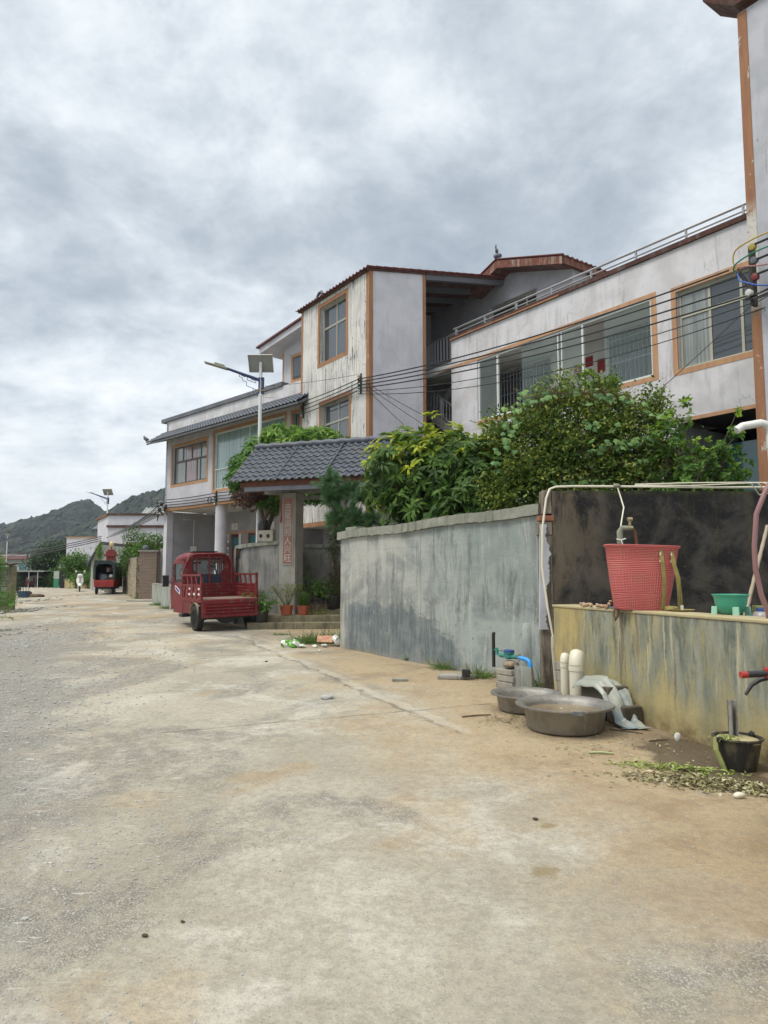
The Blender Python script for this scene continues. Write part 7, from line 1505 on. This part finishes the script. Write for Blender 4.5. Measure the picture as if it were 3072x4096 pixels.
# old lean-to house
t = thing('old_house', 'narrow old mouldy house with sagging tiled roof left of the canopied tricycle', 'house', (-19.2, 46.5, gz(46)), 0)
MB().prism([(0, 0), (.66, 0), (.66, 3.0), (.5, 2.95), (0, 1.9)], 'y', 0, 5).build('wall', plaster('old_house_plaster', (.52, .52, .46), (.38, .38, .33), .7, 1., .4), t)
MB().hexa([(-.15, -.3, 1.6), (.66, -.3, 3.05), (.66, 5, 3.05), (-.15, 5, 1.6)], [(-.2, -.3, 1.70), (.66, -.3, 3.2), (.66, 5, 3.2), (-.2, 5, 1.70)]).build('roof', M['tile'], t); mk('window', M['dark'], t, (.22, .40, -.02, .0, 1.0, 2.0))
mk('post', M['bark'], t, (.56, .63, -.5, -.42, 0, 1.9)); finebush('creeper', 'yellowish creeper on the corner of the narrow old house', (-18.2, 46, .6), [(-18.5, 46, 3.1, .18, .2, .55)], 50, 12, .12, .05, M['farl'], .1, (.3, 1), nl=8, cat='creeper')
# white house up the road
t = thing('village_house', 'white house with red-brown bands and wavy metal roof behind the stone wall', 'house', (-20.35, 52, 0), 0)
MB().quad((0, 0, 0), (7, 0, 0), (7, 0, 6.0), (0, 0, 6.0)).quad((0, 0, 0), (0, 0, 6.0), (-2.6, 4.6, 6.0), (-2.6, 4.6, 0)).build('wall', M['white'], t)
mk('band', M['soffit'], t, (-.05, 7, -.12, .0, 5.98, 6.12), (-.05, 7, -.12, .0, 5.08, 5.25)); m = MB(); m.hexa([(-.12, -.06, 5.95), (0, 0, 5.95), (-2.6, 4.6, 5.95), (-2.75, 4.55, 5.95)], [(-.12, -.06, 6.1), (0, 0, 6.1), (-2.6, 4.6, 6.1), (-2.75, 4.55, 6.1)]); m.hexa([(-.08, -.04, 3.0), (0, 0, 3.0), (-2.6, 4.6, 3.0), (-2.68, 4.58, 3.0)], [(-.08, -.04, 3.2), (0, 0, 3.2), (-2.6, 4.6, 3.2), (-2.68, 4.58, 3.2)]); m.build('band', M['barge'], t)
mk('ledge', M['peach'], t, (0, 7, -.25, 0, 3.72, 3.86)); lw = mk('vent_panel', M['peach'], t, (.5, 3.9, -.03, .0, 3.15, 3.70)); m = MB()
for i in range(18): m.at((.75 + i * .18, -.035, 3.43), (0, 45, 0)); m.box(-.07, .07, -.01, .01, -.012, .012); m.box(-.012, .012, -.01, .01, -.07, .07); m.box(-.07, .07, -.01, .0, -.07, -.05)
m.build('vent_lattice', M['paper'], lw); mk('vent_opening', M['dark'], lw, (.62, 3.8, -.034, -.031, 3.22, 3.62))
m = MB(); m.grid(lambda u, v: (2.1 + 5 * u - .6 * v, 1.0 + 2.8 * v, 6.15 + .75 * v + .05 * math.sin(u * 110)), 260, 3); m.build('metal_roof', M['panelback'], t, smooth=True, solid=.02)
# pale blank house
t = thing('village_house', 'blank pale house wall with a small tiled top, beyond the bright green tree', 'house', (-35.9, 80, 0), 0)
mk('wall', M['white'], t, (0, 8, 0, 6, -.5, 5.8)); mk('upper_wall', M['white'], t, (4.2, 9, -.6, 5, -.5, 6.75)); MB().hexa([(3.3, -1.2, 6.75), (9, -1.2, 6.75), (9, 2, 6.9), (3.3, 2, 6.9)], [(4.4, .2, 8.1), (9, .2, 8.1), (9, .6, 8.1), (4.4, .6, 8.1)]).build('roof', M['tile'], t); mk('band', M['peach'], t, (-.05, 4.2, -.06, -.001, 5.75, 5.9)); mk('recess', M['dark'], t, (0, 9, -1.3, -1.2, .1, 2.2)); mk('porch_roof', M['white'], t, (0, 9, -1.6, -.65, 2.3, 2.75))
# teal-window house
t = thing('village_house', 'pale house with maroon eave and teal window at the far left', 'house', (-62, 124, 0), 0)
mk('wall', plaster('bluish_plaster', (.50, .56, .62), (.42, .47, .52), .1, .0, .0), t, (-9, 0, 0, 8, -.5, 4.6)); mk('parapet', M['white'], t, (-9, .05, -.1, 0, 4.6, 5.25)); mk('parapet_cap', M['barge'], t, (-9, .15, -.2, .1, 5.25, 5.35)); MB().hexa([(-9, -1.3, 4.25), (.8, -1.3, 4.25), (.5, 0, 4.35), (-9, 0, 4.35)], [(-9, -1.3, 4.4), (.8, -1.3, 4.4), (.3, 0, 4.95), (-9, 0, 4.95)]).build('eave', M['redtile'], t)
mk('window', M['greenwhite'], t, (-2.2, -.65, -.05, .0, 2.3, 3.9)); mk('pane', M['glassteal'], t, (-1.75, -.75, -.08, -.05, 2.4, 3.8))
# shelter
t = thing('shelter', 'flat roofed open shelter with thin posts over the small red tricycle', 'shelter', (-45.6, 88.5, gz(88.5)), 0)
mk('roof', M['panelback'], t, (-4.5, 3.5, -.5, 5, 2.05, 2.12), (-4.5, 3.5, -.55, -.5, 1.98, 2.15));
for x in (-3.8, 1.5, 2.6): mk('post', M['cer'], t, (x, x + .07, -.4, -.33, 0, 2.05))
mk('back', M['dark'], t, (-4.5, 2.6, 4.9, 5, 0, 2.05))
# green gate, post, low fence
t = thing('green_gate', 'green metal gate leaf with white bars above, far end of the road', 'gate', (-39.5, 85, gz(85)), 0); mk('panel', Mat('green_sheet', (.03, .22, .13), .5), t, (0, .56, 0, .04, 0, 1.1)); m = MB()
for i in range(5): m.box(i * .13, i * .13 + .06, 0, .03, 1.1, 2.0)
m.build('bars', M['poleW'], t)
t = thing('gate_post', 'pale concrete gate post beside the green gate', 'post', (-37.6, 82.5, gz(82)), 0); mk('shaft', M['concl'], t, (0, .75, 0, .5, 0, 2.35)); mk('cap', M['concl'], t, (-.08, .83, -.08, .58, 2.351, 2.45))
pathwall('boundary_wall', 'low yellowish streaked boundary wall behind the white scooter', [(-27.0, 66), (-36.6, 81)], [1.28, 1.15], M['lowwall'], M['concl'], .2, .05, .02)
def fartree(name, label, x, y, ell, n, L_, mat, k=14, tint=(0, .8), cat='tree'):
    t = thing(name, label, cat, (x, y, gz(y))); b = np.array([x, y, gz(y)]); P, O = tips([(e[0] - b[0], e[1] - b[1], e[2] - b[2], e[3], e[4], e[5]) for e in ell], n, .5)
    Pr = np.repeat(P, k, 0) + RNG.normal(0, L_ * 1.3, (len(P) * k, 3)); foliage('crown', mat, t, Pr, rnd_dirs(len(Pr)), RNG.normal(0, .6, (len(Pr), 3)) + [0, 0, 1], L_ * RNG.uniform(.6, 1.3, len(Pr)), L_ * .5, np.clip(np.repeat(RNG.uniform(*tint, len(P)), k) + RNG.normal(0, .1, len(Pr)), 0, 1), .1, .2, simple=True)
    limbs('trunk', t, (0, 0, 0), (0, 0, ell[0][2] - b[2] - .4 * ell[0][5]), P[:16], .12 if L_ < .5 else .25, .02, 2); return t
fartree('bright_tree', 'small bright green tree beside the gate post', -31.2, 72, [(-31.1, 72, 2.85, 1.15, 1.1, 1.0), (-32.2, 72, 2.6, .7, .7, .6), (-30.2, 72, 2.3, .8, .7, .7), (-31.3, 72, 1.8, 1.1, .8, .6)], 420, .22, M['farl'])
fartree('dark_tree', 'large dark layered tree below the hill', -44.5, 97, [(-44.2, 97, 4.2, 3.0, 2.5, 1.9), (-46.5, 97, 3.2, 2.0, 2, 1.5), (-42.2, 97, 3.2, 1.6, 2, 1.5), (-44.5, 97, 1.9, 3.6, 2.5, 1.2), (-40.6, 97, 4.2, 1.0, 1.5, 1.4)], 1100, .36, M['fart'], 14, (0, .7))
fartree('round_bush', 'mounded light green bush behind the low boundary wall', -27.5, 66.5, [(-27.6, 67.0, 1.15, 2.0, 1.2, .55)], 240, .18, M['farl'], 14, (.2, .8), 'bush')
fartree('hedge', 'green shrubs between the shelter and the green gate', -44.0, 92, [(-43.5, 92, .9, 2.0, 1, .8), (-41.8, 90, 1.3, .8, .8, 1.0)], 200, .22, M['farl'], 12, (0, .5), 'bush')
t = thing('beach_umbrella', 'pale grey umbrella beside the small red tricycle', 'umbrella', (-44.3, 90.3, gz(90))); MB().lathe([(1.0, 1.25), (.6, 1.5), (0, 1.65)], 12).build('canopy', M['panelback'], t); MB().tube([(0, 0, 0), (0, 0, 1.6)], .03, 6).build('pole', M['cer'], t)

# ============================================================ HILLS
def hill(name, prof, dist, depth, k, seed):
    """prof: (source pixel x, y) of the ridge seen from the road; a real ridge at the given distance with front and back slopes"""
    xs_ = np.array([(p[0] - 1536) / 2841 * dist for p in prof]); hs_ = np.array([1.6 + (2300 - p[1]) / 2841 * dist for p in prof])
    rg = np.random.default_rng(seed); nx, nv = 520, 70; X = np.linspace(xs_[0], xs_[-1], nx); Hh = np.interp(X, xs_, hs_)
    vs = []; ph = rg.uniform(0, 6, 12)
    def nz(x, y): return sum(math.sin(x * f_ + ph[i]) * math.sin(y * f_ * 1.3 + ph[i + 5]) / (i + 1) for i, f_ in enumerate((.02, .045, .09, .19, .33)))
    for j in range(nv + 1):
        t_ = j / nv; y = dist - depth + depth * 1.6 * t_; q = min(1, t_ * 1.6) if t_ <= .625 else max(0, 1 - (t_ - .625) / .375)
        for i, x in enumerate(X):
            e = q ** 1.15 if q < 1 else 1.; rid = 1 - .28 * (1 - e) * (.5 + .5 * math.sin(x * .035 + nz(x, y)))
            h = Hh[i] * e * rid + (nz(x, y) * 3.0 * (1 - e) * e * 1.2) + (rg.normal(0, .8) if .02 < e else 0) + math.sin(x * .5) * .5
            vs.append((x + (rg.normal(0, .4)), y + rg.normal(0, .6), max(-2, h)))
    W_ = nx; fs = [(j * W_ + i, j * W_ + i + 1, (j + 1) * W_ + i + 1, (j + 1) * W_ + i) for j in range(nv) for i in range(nx - 1)]
    m = MB(); m.v = vs; m.f = fs; return tag(m.build(name, M['hill'], None, smooth=True), kind='structure')
def f(n):
    o = n.obj(); a = n.noise(o, .05, 8, .7, .4); b = n.vor(o, .18, 'F1', 'Color'); c = n.mix(n.sm(a, .38, .62), (.009, .018, .019), (.020, .034, .030)); c = n.mix(n.m('MULTIPLY', n.sep(b)[0], .5), c, (.042, .058, .030)); c = n.mix(n.m('MULTIPLY', n.sm(n.noise(o, .018, 6, .7), .56, .64), .35), c, (.13, .13, .10))
    return dict(color=c, rough=.95, bump=n.bump(n.m('ADD', n.noise(o, .25, 6, .75), n.vor(o, .45)), .55, 1.5))
M['hill'] = Mat('wooded_hill', fn=f)
hill('hills', [(-900, 2180), (-500, 2120), (-250, 2080), (-60, 2105), (0, 2095), (22, 2092), (45, 2102), (80, 2085), (120, 2068), (165, 2058), (210, 2046), (245, 2030), (272, 2012), (300, 1998), (325, 1993), (362, 1999), (385, 2020), (412, 2052), (470, 2090), (640, 2120), (1000, 2160), (1400, 2200)], 620, 260, 1, 4)
hill('hills', [(300, 2200), (380, 2110), (425, 2055), (480, 2010), (540, 1978), (600, 1960), (660, 1945), (760, 1900), (900, 1880), (1100, 1930), (1500, 2010), (2100, 2080), (3000, 2180)], 480, 200, 2, 9)

# ============================================================ HAZE
mh = bpy.data.materials.new('haze_air'); mh.use_nodes = True; nh = mh.node_tree; nh.nodes.remove(nh.nodes['Principled BSDF'])
pv = nh.nodes.new('ShaderNodeVolumePrincipled'); pv.inputs['Color'].default_value = (.80, .88, 1, 1); pv.inputs['Density'].default_value = .00024; pv.inputs['Anisotropy'].default_value = .3
nh.links.new(pv.outputs[0], nh.nodes['Material Output'].inputs['Volume'])
m = MB().box(-1600, 1600, -70, 1500, -4, 150); hz = tag(m.build('haze', mh, None), 'thin haze over the valley', 'haze', kind='stuff')
